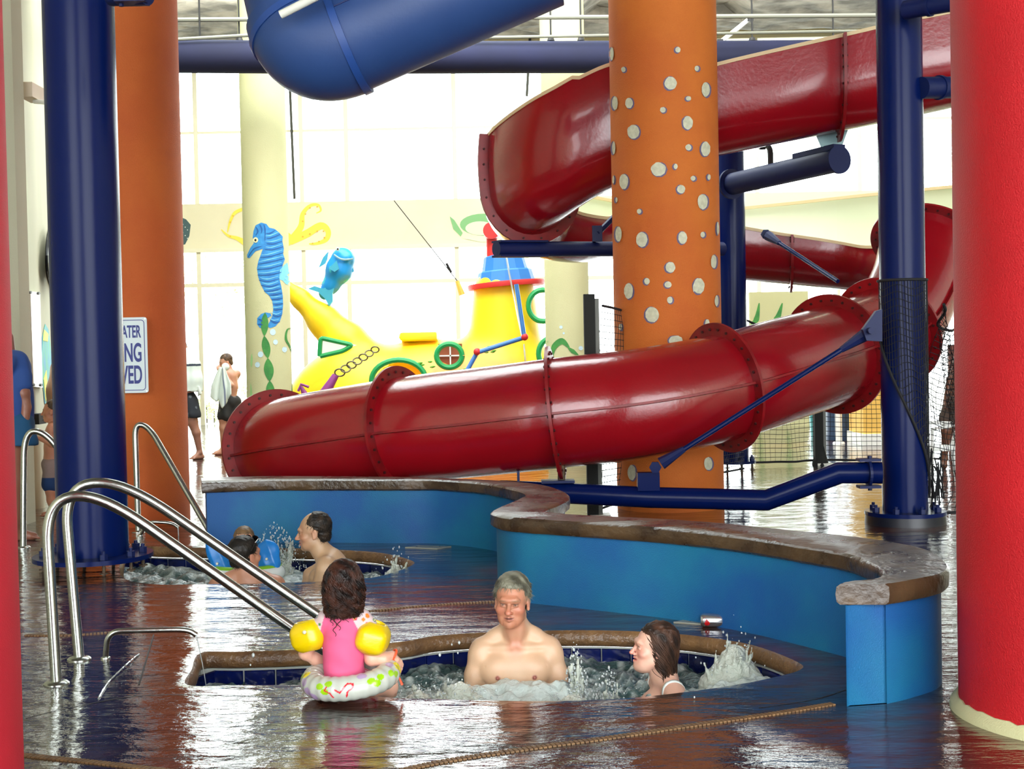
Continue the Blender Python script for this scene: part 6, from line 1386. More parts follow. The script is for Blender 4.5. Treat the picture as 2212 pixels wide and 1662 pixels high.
    # swim ring
    c = J(758, 1474, .0); c[2] = .082; tt = thing('swim_ring', c, 'white swim ring with lime, purple and red print around the girl', 'swim ring'); Rr = 108 * mp - .05; n1, n2 = 420, 110; tl = np.array(Matrix.Rotation(math.radians(-5), 3, 'Y') @ Matrix.Rotation(math.radians(4), 3, 'X'))
    U, W = np.meshgrid(np.linspace(0, 2 * PI, n1, endpoint=False), np.linspace(0, 2 * PI, n2, endpoint=False), indexing='ij'); r_ = .05 + .0012 * np.sin(U * 26)
    V = np.stack([(Rr + r_ * np.cos(W)) * np.cos(U), (Rr + r_ * np.cos(W)) * np.sin(U), r_ * np.sin(W)], -1).reshape(-1, 3); C = np.tile(np.array(lin((188, 192, 182))), (len(V), 1)); u, w = U.ravel(), W.ravel(); w = np.where(w > PI, w - 2 * PI, w)
    def blob(u0, w0, ru, rw, col): C[(((u - u0 + PI) % (2 * PI) - PI) / ru) ** 2 + ((w - w0) / rw) ** 2 < 1] = lin(col)
    G_, PU, RD, YE = (150, 200, 20), (176, 152, 190), (206, 34, 50), (232, 214, 20)
    def sq(pts, wd, col):
        for a, b in zip(pts, pts[1:]):
            for k in np.linspace(0, 1, 26): blob(a[0] + (b[0] - a[0]) * k, a[1] + (b[1] - a[1]) * k, wd * .8, wd * 2.6, col)
    f = 1.5 * PI
    for (du, dw) in ((-.55, .5), (-.35, .75), (-.42, .1), (.55, .5), (.78, .6), (.66, .2), (1.1, .5), (1.25, .2), (-1.5, .6), (2.2, .7), (2.9, .5)): blob(f + du, dw, .09, .27, G_)
    for (du, dw) in ((-.9, -.1), (-1.1, .5), (-.75, -.5), (.4, 1.2), (1.3, 1.2), (-1.9, .2)): blob(f + du, dw, .12, .34, PU)
    for (du, dw) in ((1.5, .6), (1.62, .2), (-1.3, 1.1), (2.6, .3)): blob(f + du, dw, .14, .4, YE)
    sq([(f - .38, .5), (f - .42, .2), (f - .3, 0), (f - .25, -.4)], .022, RD); sq([(f - .2, .25), (f - .1, .0), (f - .02, .35), (f + .06, .7), (f + .17, .6), (f + .16, .3), (f + .05, .05), (f + .02, -.4)], .024, RD)
    V = V @ tl.T + c; idx = np.arange(n1 * n2).reshape(n1, n2); Q = np.stack([idx, np.roll(idx, -1, 0), np.roll(np.roll(idx, -1, 0), -1, 1), np.roll(idx, -1, 1)], -1).reshape(-1, 4)
    mobj('ring_tube', V, Q, mat('ring_vinyl', (224, 226, 214), .12, attr=True, spec=.7), tt, cols=C, ang=0)
    m2 = MB(); p = c + np.array((.12, -Rr + .06, .045)); m2.lathe([(.007, -.01), (.007, .006), (.004, .009)], p, 10); m2.build('valve', mat('valve_clear', (210, 210, 190), .3), tt)
girl()
# --- far pool: man with sunglasses on his head, child in floats, balding man in profile
def far_pool():
    d = 9.05
    hc = A3(at(531, 1200, d)); t = thing('person', (hc[0], hc[1], -.7), 'man in the far pool seen from behind with sunglasses on his dark hair', 'person'); S = Sdf(hc + (-.32, -.25, -.5), hc + (.34, .25, .17), .0055); R = rot3(math.radians(140), math.radians(-4)); h = HF(S, hc, R, 1.0); head(h, 'man')
    q = lambda x, y, z: hc + np.array((x, y, z)); S.chain([q(.0, .0, -.07), q(.0, 0, -.13), q(0, .0, -.17)], [.056, .06, .07], .03)
    for sx in (-1, 1): S.chain([q(sx * .03, 0, -.12), q(sx * .1, 0, -.165), q(sx * .19, .01, -.2)], [.05, .055, .06], .03); S.ell(q(sx * .195, .01, -.22), (.065, .07, .065), .03); S.chain([q(sx * .2, .01, -.25), q(sx * .25, .0, -.4)], [.06, .05], .02)
    S.ell(q(0, .01, -.32), (.19, .12, .17), .04); S.ell(q(0, .01, -.42), (.19, .14, .12), .04); S.plane(2, hc[2] - .48, False)
    skin_mesh(S, t, (192, 136, 108), [], h); hair(h, t, (14, 12, 10), (36, 30, 24), 'short', 4, th=.012, fringe=.06, n=700, hres=.005, label='short dark hair')
    g = thing('sunglasses', h.p((0, -.06, .1)), "black sunglasses pushed up on the bather's dark hair", 'glasses'); M_SG = mat('black_lens', (8, 8, 10), .08, spec=.8)
    for sx in (-1, 1):
        mb = MB(); mb.add([Vector(h.p((sx * (.036 + .03 * math.cos(a)), -.068, .105 + .02 * math.sin(a) - .0))) for a in np.linspace(0, 2 * PI, 16, endpoint=False)] + [Vector(h.p((sx * (.036 + .03 * math.cos(a)), -.06, .108 + .02 * math.sin(a)))) for a in np.linspace(0, 2 * PI, 16, endpoint=False)], [tuple(range(16)), tuple(range(31, 15, -1))] + [(i, 16 + i, 16 + (i + 1) % 16, (i + 1) % 16) for i in range(16)]); mb.build('lens', M_SG, g, smooth=False)
        mb = MB(); mb.tube([h.p((sx * .068, -.062, .105)), h.p((sx * .096, -.01, .09)), h.p((sx * .095, .03, .04))], .004, 6); mb.build('temple_arm', M_SG, g)
    mb = MB(); mb.tube([h.p((-.01, -.07, .108)), h.p((.01, -.07, .108))], .004, 6); mb.build('bridge', M_STEEL, g)
    # child
    d2 = 9.45; hc = A3(at(527, 1164, d2)); hc[2] -= .03; t = thing('person', (hc[0], hc[1], -.6), 'light-brown-haired child mostly hidden behind the man with sunglasses', 'person'); S = Sdf(hc + (-.16, -.13, -.42), hc + (.16, .16, .14), .006); h = HF(S, hc, rot3(math.radians(10)), .86); head(h, 'child'); q = lambda x, y, z: hc + np.array((x, y, z))
    S.chain([q(0, .01, -.06), q(0, .02, -.14)], [.04, .045], .02); S.cap(q(-.08, .02, -.16), q(.08, .02, -.16), .045, .045, .02); S.ell(q(0, .02, -.26), (.09, .07, .14), .03); S.plane(2, hc[2] - .4, False)
    for sx in (-1, 1): S.cap(q(sx * .09, .02, -.17), q(sx * .17, -.02, -.26), .032, .026, .02)
    skin_mesh(S, t, (214, 158, 128), [], h); hair(h, t, (84, 66, 46), (120, 92, 62), 'short', 6, th=.007, fringe=.075, n=300, hres=.005)
    M_FL = mat('float_blue', (24, 124, 206), .35)
    for (px, py, rx, rz, tl, lab) in ((473, 1206, .075, .15, .5, 'bright blue inflatable float wing left of the man with sunglasses'), (579, 1196, .085, .1, 0, 'bright blue inflatable float wing right of the man with sunglasses')):
        c = A3(at(px, py, 9.35)); tt = thing('float_wing', c, lab, 'float'); S = Sdf(c - .22, c + .22, .007); Rm = np.array(Matrix.Rotation(-tl, 3, 'Y')); S.ell(c, (rx, .05, rz), 0, R=Rm); S.ell(c + Rm @ np.array((0, 0, -.07)), (rx * 1.1, .06, .06), .03, R=Rm); P, Q = S.mesh(); N = smooth_normals(P, Q); P = P + N * (np.abs(np.sin(P[:, 0] * 45 + P[:, 2] * 18)) * .006)[:, None]; mobj('wing_body', P, Q, M_FL, tt, ang=0); mb = MB(); mb.lathe([(.01, 0), (.008, .012)], c + np.array((0, -.055, -.03)), 8, R=zrot((0, -1, 0))); mb.build('valve', mat('valve_clear', (210, 210, 190), .3), tt)
    c = A3(at(532, 1238, 9.4)); tt = thing('float_ring', c, 'white swim ring with a lime band around the child in the far pool', 'swim ring'); mb = MB(); P_ = [Vector(c) + Vector((.22 * math.cos(a), .17 * math.sin(a), 0)) for a in np.linspace(0, 2 * PI, 41)]; mb.tube(P_, .055, 14, caps=False); mb.build('ring_tube', mat('ring_white', (226, 234, 230), .25), tt); mb = MB(); mb.tube([p + Vector((0, 0, .036)) for p in P_], .03, 10, caps=False); mb.build('lime_band', mat('lime', (130, 190, 40), .4), tt)
    # balding man in profile
    d3 = 9.15; hc = A3(at(668, 1150, d3)); hc[0] += .03; t = thing('person', (hc[0], hc[1], -.7), 'man with short dark receding hair leaning forward in profile in the far pool', 'person'); S = Sdf(hc + (-.3, -.3, -.55), hc + (.36, .3, .17), .0055); h = HF(S, hc, rot3(math.radians(-86), math.radians(4)), 1.05); head(h, 'man', mouth=.002, jowl=1, nose=1.15)
    q = lambda x, y, z: hc + np.array((x, y, z)); S.chain([q(.02, .0, -.07), q(.05, 0, -.13), q(.1, .0, -.18)], [.058, .064, .08], .03)
    S.chain([q(.1, -.13, -.21), q(.1, .13, -.2)], [.065, .065], .05); S.ell(q(.1, -.15, -.22), (.065, .06, .06), .03); S.chain([q(.09, -.16, -.25), q(.02, -.17, -.45)], [.058, .045], .02); S.chain([q(.08, .15, -.24), q(-.05, .16, -.32), q(-.09, .14, -.45)], [.055, .05, .042], .02)
    S.ell(q(.13, 0, -.3), (.12, .17, .16), .04); S.ell(q(.12, 0, -.42), (.13, .17, .12), .04); S.ell(q(.02, -.06, -.3), (.05, .08, .06), .03); S.plane(2, hc[2] - .52, False)
    skin_mesh(S, t, (198, 162, 128), [(h.p((0, -.05, -.02)), (.08, .07, .09), (178, 116, 88), .5)], h, dict(browst=.5)); hair(h, t, (22, 18, 14), (52, 40, 30), 'short', 9, th=.0035, fringe=.085, n=900, hres=.004, bald=True, label='short receding dark hair')
far_pool()
# --- shorts / cloth helper
def cloth(S, name, parent, col, amp=.004, f=40, seed=1, spots=None, rough=.8):
    P, Q = S.mesh(); N = smooth_normals(P, Q); P = P + N * (np.sin(P[:, 0] * f + P[:, 2] * f * .4 + vnoise(P, 12, seed) * 2) * amp * .5 + vnoise(P, 28, seed) * amp * .6)[:, None]; C = np.tile(np.array(lin(col)), (len(P), 1))
    if spots: n = vnoise(P, spots[1], seed + 3); C[n > spots[2]] = lin(spots[0])
    return mobj(name, P, Q, mat('plain_cloth', (128, 128, 128), rough, attr=True), parent, cols=C, ang=0)
def towel_boy():
    g = gr(495, 982); d = g.y; J = lambda x, y, dy=0: A3(at(x, y, d + dy)); t = thing('person', (g.x, g.y, 0), 'thin boy in dark patterned swim shorts wiping his face with a towel', 'person')
    S = Sdf((J(455, 900)[0], d - .4, -.01), (J(535, 900)[0], d + .4, J(490, 752)[2]), .0085); hc = J(487, 783); h = HF(S, hc, rot3(math.radians(-58), math.radians(12)), .93); head(h, 'child')
    S.chain([J(492, 790), J(497, 803)], [.05, .048], .02); ls, rs = J(482, 808, -.1), J(512, 808, .08); S.cap(ls, rs, .055, .055, .03); S.chain([J(498, 815), J(500, 835), J(499, 856)], [.1, .09, .085], .04); S.ell(J(497, 866), (.11, .1, .09), .03)
    w1, w2 = J(474, 797, -.14), J(484, 797, -.12); e1, e2 = J(500, 832, -.18), J(505, 834, .05)
    S.chain([rs, e2], [.045, .036], .02); S.chain([e2, J(486, 812, -.12)], [.036, .028], .01); hand(S, J(486, 812, -.12), (-.4, 0, .8), (0, -1, .2), .14, .7, 1, .004)
    S.chain([ls, e1], [.045, .036], .02); S.chain([e1, J(476, 806, -.16)], [.036, .028], .01); hand(S, J(476, 806, -.16), (-.3, 0, .8), (0, -1, .2), .14, .7, -1, .004)
    S.chain([J(486, 872, -.04), J(483, 905, -.05), J(482, 925, -.05), J(482, 968, -.02)], [.085, .068, .052, .034], .03); S.chain([J(507, 872, .05), J(505, 905, .05), J(506, 925, .05), J(507, 968, .04)], [.085, .068, .052, .034], .03)
    foot(S, J(482, 971, -.02), (-1, -.5, 0), .22); foot(S, J(507, 971, .04), (.35, -1, 0), .22)
    skin_mesh(S, t, (206, 150, 122), [], h, dict(eyes=False)); hair(h, t, (70, 52, 40), (104, 80, 60), 'short', 12, th=.008, fringe=.07, n=300, hres=.006)
    S = Sdf((J(465, 900)[0], d - .3, .3), (J(525, 900)[0], d + .3, J(490, 845)[2]), .009); S.ell(J(497, 866), (.13, .115, .12), 0); S.chain([J(488, 868, -.03), J(485, 898, -.05)], [.1, .105], .03); S.chain([J(506, 868, .05), J(506, 900, .05)], [.1, .105], .03); S.plane(2, J(490, 910)[2], False); S.plane(2, J(490, 850)[2], True)
    cloth(S, 'swim_shorts', t, (44, 44, 44), .007, 40, 2, ((104, 100, 96), 55, .7))
    # towel held in both hands
    tw = thing('towel', J(475, 850, -.2), 'white towel with a blue stripe held up to the boy\'s face', 'towel'); n1, n2 = 22, 26; V = []; C = []
    for j in range(n2):
        v = j / (n2 - 1); cx_ = np.interp(v, [0, .3, 1], [480, 478, 478]); wd = np.interp(v, [0, .15, .6, 1], [12, 20, 42, 44])
        for i in range(n1):
            u = i / (n1 - 1); yb = np.interp(u, [0, .25, .4, .55, 1], [858, 868, 862, 884, 852]); x = cx_ + (u - .5) * wd; y = 794 + (yb - 794) * v
            V.append(J(x, y, -.24 + .035 * math.sin(u * 15 + v * 2) * (v + .3))); C.append(lin((40, 56, 110)) if .62 < u < .7 else lin((222, 232, 226)))
    Q = np.array([(j * n1 + i, j * n1 + i + 1, (j + 1) * n1 + i + 1, (j + 1) * n1 + i) for j in range(n2 - 1) for i in range(n1 - 1)]); o = mobj('towel_cloth', V, Q, mat('plain_cloth'), tw, cols=np.array(C), ang=0); o.modifiers.new('thick', 'SOLIDIFY').thickness = .012
    mb = MB(); V, Fs = ICO2; c = J(487, 793, -.2); mb.add([Vector((v[0] * .06, v[1] * .05, v[2] * .06)) + Vector(c) for v in V], Fs); mb.build('bunched_top', mat('towel_white', (228, 236, 230), .9), tw)
towel_boy()
def wrapped_person():
    g = gr(424, 992); d = g.y; J = lambda x, y, dy=0: A3(at(x, y, d + dy)); t = thing('person', (g.x - .1, g.y, 0), 'person in dark swim shorts wrapped in a white towel, half hidden by the orange column', 'person')
    S = Sdf((J(350, 900)[0], d - .4, -.01), (J(442, 900)[0], d + .4, J(400, 735)[2]), .0085); hc = J(392, 760) + (0, 0, .05); h = HF(S, hc, rot3(math.radians(150)), .98); head(h, 'child'); S.chain([J(394, 775), J(396, 800)], [.055, .06], .02)
    S.cap(J(380, 800), J(412, 800), .07, .07, .03); S.chain([J(398, 810), J(400, 845), J(402, 862)], [.12, .11, .11], .04)
    S.chain([J(410, 870, -.03), J(415, 910, -.05), J(424, 935, -.04), J(431, 976, 0)], [.1, .075, .056, .036], .03); S.chain([J(394, 870, .05), J(392, 912, .05), J(392, 935, .05), J(396, 975, .03)], [.1, .075, .056, .036], .03)
    foot(S, J(431, 978, 0), (-.6, -1, 0), .23); foot(S, J(396, 978, .03), (-.4, -1, 0), .23); skin_mesh(S, t, (176, 124, 104), [], h); hair(h, t, (50, 38, 30), (80, 60, 46), 'short', 15, th=.008, n=200, hres=.007)
    S = Sdf((J(365, 900)[0], d - .3, .3), (J(442, 900)[0], d + .3, J(400, 825)[2]), .009); S.ell(J(402, 862), (.14, .13, .14), 0); S.chain([J(411, 868, -.03), J(416, 895, -.05)], [.115, .12], .03); S.chain([J(394, 868, .05), J(393, 898, .05)], [.115, .12], .03); S.plane(2, J(400, 902)[2], False); S.plane(2, J(400, 838)[2], True)
    cloth(S, 'swim_shorts', t, (30, 34, 44), .008, 38, 4, ((90, 96, 104), 50, .8))
    tw = thing('towel', J(408, 800), 'white towel with one dark stripe wrapped round the half-hidden person', 'towel'); S = Sdf((J(350, 900)[0], d - .4, .6), (J(450, 900)[0], d + .4, J(400, 740)[2]), .01)
    S.chain([J(402, 768), J(408, 790), J(411, 820), J(412, 842)], [.1, .15, .165, .17], .06); S.plane(2, J(400, 846)[2], False); S.chain([J(402, 800), J(405, 850)], [.08, .1], .0, 'sub'); P, Q = S.mesh(); N = smooth_normals(P, Q); P = P + N * (np.sin(np.arctan2(P[:, 1] - d, P[:, 0] - J(405, 800)[0]) * 9) * .008)[:, None]; C = np.tile(np.array(lin((220, 232, 226))), (len(P), 1)); z_ = J(410, 789)[2]; C[np.abs(P[:, 2] - z_) < .018] = lin((40, 50, 70)); mobj('towel_cloth', P, Q, mat('plain_cloth'), tw, cols=C, ang=0)
    mb = MB(); mb.tube([J(428, 835, -.1), J(432, 850, -.08), J(428, 856, -.06)], [.02, .03, .006], 8); mb.build('loose_corner', mat('towel_white', (228, 236, 230), .9), tw)
wrapped_person()
def small_boy():
    g = gr(114, 1120); d = g.y + .15; J = lambda x, y, dy=0: A3(at(x, y, d + dy)); t = thing('person', (g.x, d, 0), 'small bare-chested boy in striped grey and blue shorts beside the left navy post', 'person'); m_ = d / F
    S = Sdf((J(60, 900)[0], d - .4, -.01), (J(165, 900)[0], d + .4, J(110, 858)[2]), .0065); hc = J(108, 889); hc[0] += .02; h = HF(S, hc, rot3(math.radians(-84)), .84); head(h, 'child'); S.chain([J(115, 902), J(118, 915)], [.04, .042], .02)
    S.cap(J(112, 925, -.08), J(124, 925, .08), .045, .045, .03); S.chain([J(118, 935), J(118, 965), J(116, 990)], [.085, .085, .09], .04)
    S.chain([J(112, 925, -.08), J(112, 958, -.1)], [.038, .032], .02); S.chain([J(112, 958, -.1), J(88, 948, -.12)], [.032, .023], .01); hand(S, J(88, 948, -.12), (-1, 0, .25), (0, -.3, 1), .11, .5, 1, .003); S.chain([J(124, 925, .08), J(128, 960, .1), J(115, 975, .06)], [.038, .03, .024], .02)
    S.chain([J(110, 1010, -.04), J(112, 1060, -.04), J(113, 1080, -.03), J(116, 1106, -.03)], [.07, .055, .045, .034], .03); S.chain([J(124, 1010, .05), J(127, 1060, .05), J(127, 1106, .05)], [.07, .055, .034], .03); foot(S, J(116, 1108, -.03), (-1, -.2, 0), .17); foot(S, J(127, 1108, .05), (-1, -.1, 0), .17)
    skin_mesh(S, t, (214, 150, 118), [], h); hair(h, t, (70, 56, 44), (96, 78, 60), 'short', 17, th=.004, fringe=.075, n=200, hres=.005)
    S = Sdf((J(85, 900)[0], d - .25, .1), (J(150, 900)[0], d + .25, J(110, 985)[2]), .008); S.ell(J(117, 1005), (.115, .11, .09), 0); S.chain([J(113, 1010, -.04), J(112, 1045, -.04)], [.085, .09], .03); S.chain([J(124, 1010, .05), J(127, 1045, .05)], [.085, .09], .03); S.plane(2, J(110, 1064)[2], False); S.plane(2, J(110, 990)[2], True); P, Q = S.mesh(); N = smooth_normals(P, Q); P = P + N * (vnoise(P, 34, 2) * .006)[:, None]; C = np.tile(np.array(lin((150, 132, 128))), (len(P), 1)); C[P[:, 2] < J(110, 1030)[2]] = lin((26, 60, 110)); mobj('swim_shorts', P, Q, mat('plain_cloth'), t, cols=C, ang=0)
small_boy()
def blue_shirt():
    d = 10.6; J = lambda x, y, dy=0: A3(at(x, y, d + dy)); m_ = d / F; x0 = J(22, 900)[0]; t = thing('person', (x0, d, 0), 'person in a blue T-shirt and teal shorts half hidden by the crimson column', 'person')
    S = Sdf((x0 - .35, d - .35, -.01), (x0 + .35, d + .35, J(20, 660)[2] + .1), .01); hc = J(-16, 716); h = HF(S, hc, rot3(math.radians(100)), 1.0); head(h, 'man'); S.chain([J(14, 730), J(15, 755)], [.055, .06], .02); S.cap(J(14, 785, -.16), J(18, 785, .16), .07, .07, .03); S.chain([J(18, 800), J(16, 860), J(14, 900)], [.14, .14, .15], .05)
    S.chain([J(40, 785, -.05), J(50, 850, -.08), J(56, 880, -.08)], [.055, .05, .042], .02); S.chain([J(56, 880, -.08), J(52, 925, -.1)], [.042, .03], .01); hand(S, J(52, 925, -.1), (-.3, 0, -1), (1, 0, 0), .17, .6, 1, .004)
    S.chain([J(30, 950, -.05), J(33, 1040, -.04), J(34, 1120, -.03)], [.09, .062, .042], .03); S.chain([J(10, 950, .08), J(8, 1040, .08), J(6, 1120, .08)], [.09, .062, .042], .03); za = gr(34, 1150).y
    S.chain([J(34, 1120, -.03), np.array((J(34, 1120)[0], d, .08))], [.042, .04], .02); S.chain([J(6, 1120, .08), np.array((J(6, 1120)[0], d + .08, .08))], [.042, .04], .02); foot(S, np.array((J(34, 1120)[0], d, .08)), (1, .2, 0), .24); foot(S, np.array((J(6, 1120)[0], d + .08, .08)), (1, .3, 0), .24)
    skin_mesh(S, t, (150, 98, 78), [], h); hair(h, t, (20, 16, 14), (40, 32, 26), 'short', 21, n=150, hres=.007)
    S = Sdf((x0 - .35, d - .35, J(20, 935)[2]), (x0 + .35, d + .35, J(20, 745)[2]), .01); S.cap(J(14, 785, -.15), J(18, 785, .15), .085, .085, 0); S.chain([J(20, 800), J(22, 860), J(20, 905)], [.165, .17, .18], .05); S.chain([J(38, 780, -.05), J(47, 815, -.07), J(50, 830, -.07)], [.075, .07, .07], .03); S.plane(2, J(20, 908)[2], False); cloth(S, 'shirt', t, (38, 74, 140), .008, 26, 5)
    S = Sdf((x0 - .35, d - .35, J(20, 975)[2]), (x0 + .35, d + .35, J(20, 895)[2]), .01); S.ell(J(24, 915), (.18, .17, .12), 0); S.chain([J(34, 920, -.05), J(42, 958, -.05)], [.13, .14], .04); S.plane(2, J(20, 962)[2], False); cloth(S, 'shorts', t, (18, 76, 116), .008, 26, 6)
blue_shirt()
def hidden_man():
    g = gr(145, 1085); d = g.y; J = lambda x, y, dy=0: A3(at(x, y, d + dy)); x0 = J(143, 900)[0]; t = thing('person', (x0, d, 0), 'bare-chested adult almost hidden behind the left navy post', 'person')
    S = Sdf((x0 - .35, d - .35, -.01), (x0 + .35, d + .35, J(143, 690)[2]), .01); hc = J(140, 730); h = HF(S, hc, rot3(math.radians(-80)), 1.05); head(h, 'man'); S.chain([J(142, 745), J(144, 765)], [.06, .065], .02); S.cap(J(140, 790, -.17), J(150, 790, .17), .07, .07, .03); S.chain([J(142, 800), J(140, 850), J(138, 880)], [.15, .16, .17], .05); S.ell(J(124, 842), (.09, .14, .12), .05)
    S.chain([J(146, 790, -.2), J(150, 850, -.22), J(140, 890, -.2)], [.06, .05, .04], .02); S.chain([J(140, 900, -.08), J(142, 990, -.08), J(144, 1060, -.08)], [.11, .07, .045], .03); S.chain([J(150, 900, .09), J(152, 990, .09), J(152, 1060, .09)], [.11, .07, .045], .03); foot(S, J(144, 1064, -.08), (-1, -.1, 0), .25); foot(S, J(152, 1064, .09), (-1, 0, 0), .25)
    skin_mesh(S, t, (206, 164, 132), [], h); hair(h, t, (40, 30, 24), (70, 54, 42), 'short', 22, n=150, hres=.007); S = Sdf((x0 - .35, d - .35, .4), (x0 + .35, d + .35, J(143, 870)[2]), .011); S.ell(J(145, 905), (.19, .18, .16), 0); S.chain([J(141, 910, -.08), J(142, 970, -.08)], [.13, .13], .03); S.chain([J(151, 910, .09), J(152, 970, .09)], [.13, .13], .03); S.plane(2, J(143, 985)[2], False); cloth(S, 'swim_shorts', t, (60, 70, 90), .008, 26, 7)
hidden_man()
def net_person():
    g = gr(2066, 1010); d = g.y; J = lambda x, y, dy=0: A3(at(x, y, d + dy)); t = thing('person', (g.x, g.y, 0), 'dark-skinned person stepping forward beyond the white plastic chair', 'person'); x0 = g.x
    S = Sdf((x0 - .4, d - .4, -.01), (x0 + .6, d + .4, J(2060, 690)[2]), .01); hc = J(2096, 728); h = HF(S, hc, rot3(math.radians(60)), .95); head(h, 'child'); S.chain([J(2092, 742), J(2086, 760)], [.05, .055], .02); S.cap(J(2080, 772, -.13), J(2084, 772, .13), .055, .055, .03); S.chain([J(2080, 780), J(2072, 830), J(2066, 860)], [.11, .105, .11], .04)
    S.chain([J(2072, 775, -.14), J(2052, 820, -.16), J(2044, 860, -.16)], [.042, .036, .028], .02); hand(S, J(2044, 860, -.16), (-.3, 0, -1), (-1, 0, 0), .15, .6, 1, .004); S.chain([J(2090, 775, .14), J(2100, 820, .14), J(2096, 860, .1)], [.042, .036, .028], .02)
    S.chain([J(2056, 875, -.05), J(2044, 930, -.05), J(2040, 990, 0)], [.085, .055, .035], .03); S.chain([J(2070, 875, .06), J(2076, 935, .05), J(2088, 990, .05)], [.085, .055, .035], .03); foot(S, J(2040, 993, 0), (.3, 1, 0), .22); foot(S, J(2088, 993, .05), (.5, 1, 0), .22)
    skin_mesh(S, t, (112, 70, 50), [], h); hair(h, t, (16, 12, 10), (30, 24, 20), 'short', 31, n=150, hres=.007); S = Sdf((x0 - .4, d - .3, .4), (x0 + .5, d + .3, J(2060, 850)[2]), .01); S.ell(J(2064, 872), (.14, .13, .12), 0); S.chain([J(2057, 878, -.05), J(2050, 908, -.05)], [.105, .11], .03); S.chain([J(2070, 878, .06), J(2073, 908, .05)], [.105, .11], .03); S.plane(2, J(2060, 918)[2], False); S.plane(2, J(2060, 855)[2], True); cloth(S, 'shorts', t, (70, 54, 44), .008, 26, 8)
net_person()
# ------------------------------------------------------------------ splashes, droplets
def splash(px, py_base, d, h, w, n, label, seed=1, mound=True, spiky=0.5, tilt=0.0, drops=60, dr=.006, col=(222, 230, 226)):
    c = A3(at(px, py_base, d)); c[2] = WZ; rr = np.random.default_rng(seed); t = thing('water_splash', c, label, 'splash'); hh = .006 if d < 7 else .008
    S = Sdf(c + (-w * 1.4 - .06, -w * .9 - .05, -.05), c + (w * 1.4 + .06 + abs(tilt) * h, w * .9 + .05, h * 1.25 + .05), hh)
    if mound: S.ell(c + (0, 0, h * .12), (w * .95, w * .55, h * .42), 0); S.chain([c + (0, 0, .0), c + (tilt * h * .5, 0, h * .45), c + (tilt * h, 0, h * .7)], [w * .6, w * .48, w * .22], .03)
    for k in range(n):
        a = rr.uniform(0, 2 * PI); b = c + np.array((math.cos(a) * w * rr.uniform(0, .8), math.sin(a) * w * .5 * rr.uniform(0, .8), h * .05)); e = c + np.array((math.cos(a) * w * rr.uniform(.2, 1.15) + tilt * h, math.sin(a) * w * .6, h * rr.uniform(.45, 1.1))); mid = (b + e) / 2 + rr.normal(size=3) * w * .06
        S.chain([b, mid, e], [w * .11, w * .05 * rr.uniform(.6, 1.3), .004], .012)
    P, Q = S.mesh(); N = smooth_normals(P, Q); P = P + N * (vnoise(P, 70, seed) * .006 * spiky * 2 + vnoise(P, 190, seed + 1) * .004 * spiky * 2)[:, None]
    o = mobj('water_plume', P, Q, mat('plume_water', col, .12, trans=.3, spec=.7, bump=.9, bscale=110), t, ang=0); o['kind'] = 'stuff'
    V0, F0 = ICO1; V0 = np.array(V0); V = []; Fs = []
    for k in range(drops):
        a = rr.uniform(0, 2 * PI); q = rr.uniform(.1, 1.6); p = c + np.array((math.cos(a) * w * q + tilt * h * .5, math.sin(a) * w * .6 * q, h * rr.uniform(.15, 1.3) * (1.25 - q * .5))); s_ = dr * rr.uniform(.2, .85); V.append(V0 * np.array((s_, s_, s_ * rr.uniform(1, 2))) + p); Fs += [tuple(i + 12 * k if len(V0) == 12 else i + len(V0) * k for i in f) for f in F0]
    o = mobj('droplets', np.concatenate(V), Fs, mat('droplet_water', (226, 236, 236), .04, trans=.5, spec=.9), t, ang=0); o['kind'] = 'stuff'
splash(1583, 1462, 6.12, .25, .16, 16, 'tall frothy water plume at the right end of the near pool', 3, spiky=.6, drops=40, tilt=.05, col=(206, 214, 200))
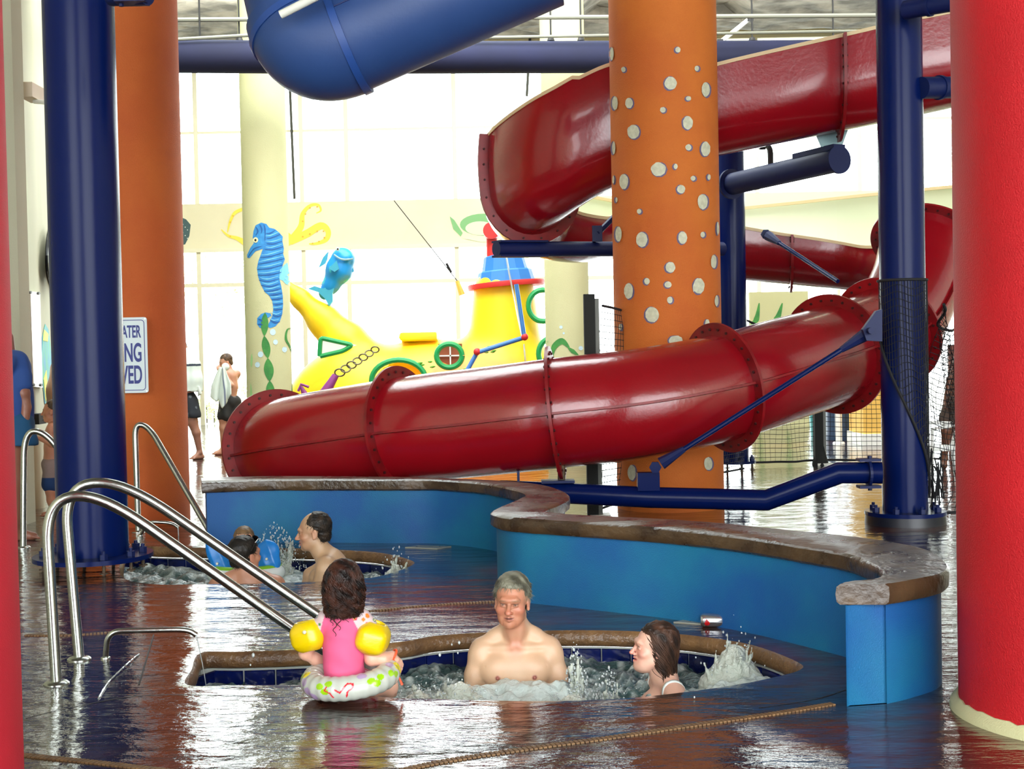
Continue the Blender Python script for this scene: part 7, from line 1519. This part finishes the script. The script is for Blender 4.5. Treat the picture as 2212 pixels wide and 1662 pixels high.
splash(1245, 1470, 5.95, .19, .035, 16, 'thin sparkling jet of water left of the woman, between her and the man', 4, mound=False, drops=190, dr=.007)
splash(1315, 1480, 5.85, .12, .06, 6, 'low spray of droplets just left of the woman\'s chin', 5, mound=False, drops=130, dr=.007)
splash(1240, 1500, 5.66, .1, .14, 14, 'broad low splash at the front edge of the near pool', 6, spiky=.8, drops=160, dr=.006)
splash(905, 1490, 5.75, .12, .12, 14, 'splash beside the swim ring of the girl', 7, spiky=.8, drops=120, dr=.006)
splash(990, 1470, 5.95, .09, .14, 12, 'low splash in front of the right arm of the grey-haired man', 8, spiky=.8, drops=110, dr=.007)
splash(1430, 1490, 5.62, .05, .05, 5, 'small ripple splash by the front rim below the woman', 9, mound=False, drops=30)
splash(598, 1225, 9.5, .27, .14, 40, 'fan of spray between the two men in the far pool', 10, spiky=.8, drops=420, dr=.008, mound=False)
splash(598, 1225, 9.52, .13, .13, 20, 'dense base of the spray between the two men in the far pool', 11, drops=10)
splash(850, 1232, 9.0, .2, .1, 14, 'white water plume at the right end of the far pool', 12, tilt=.1, drops=60, dr=.008)
splash(815, 1240, 8.9, .1, .07, 8, 'small jagged splash left of the far pool plume', 13, drops=30, dr=.007)
# loose droplets above the coping
V0, F0 = ICO1; k = 0
for (px, py, d, r) in ((547, 1416, 5.7, .008), (541, 1437, 5.7, .004), (992, 1389, 5.8, .006), (976, 1393, 5.8, .004), (950, 1415, 5.8, .007), (989, 1411, 5.8, .004), (1500, 1507, 5.4, .004), (873, 1531, 5.3, .006)):
    p = at(px, py, d); o = mobj('droplet', np.array(V0) * np.array((r, r, r * 1.5)) + A3(p), F0, mat('droplet_water', (226, 236, 236), .04, trans=.5, spec=.9), None, ang=0); o['label'] = ['large bright drop flying above the left coping', 'tiny drop just under the large flying drop at the left', 'bright drop left of the grey-haired man, highest of four', 'tiny drop beside the highest drop left of the man', 'elongated drop in front of the tiles left of the man', 'faint drop between the elongated drop and the man', 'drop at the front pool edge right of the woman', 'drop just in front of the swim ring at its right'][k]; o['category'] = 'drop'; o['group'] = 'flying drops over the near pool'; k += 1
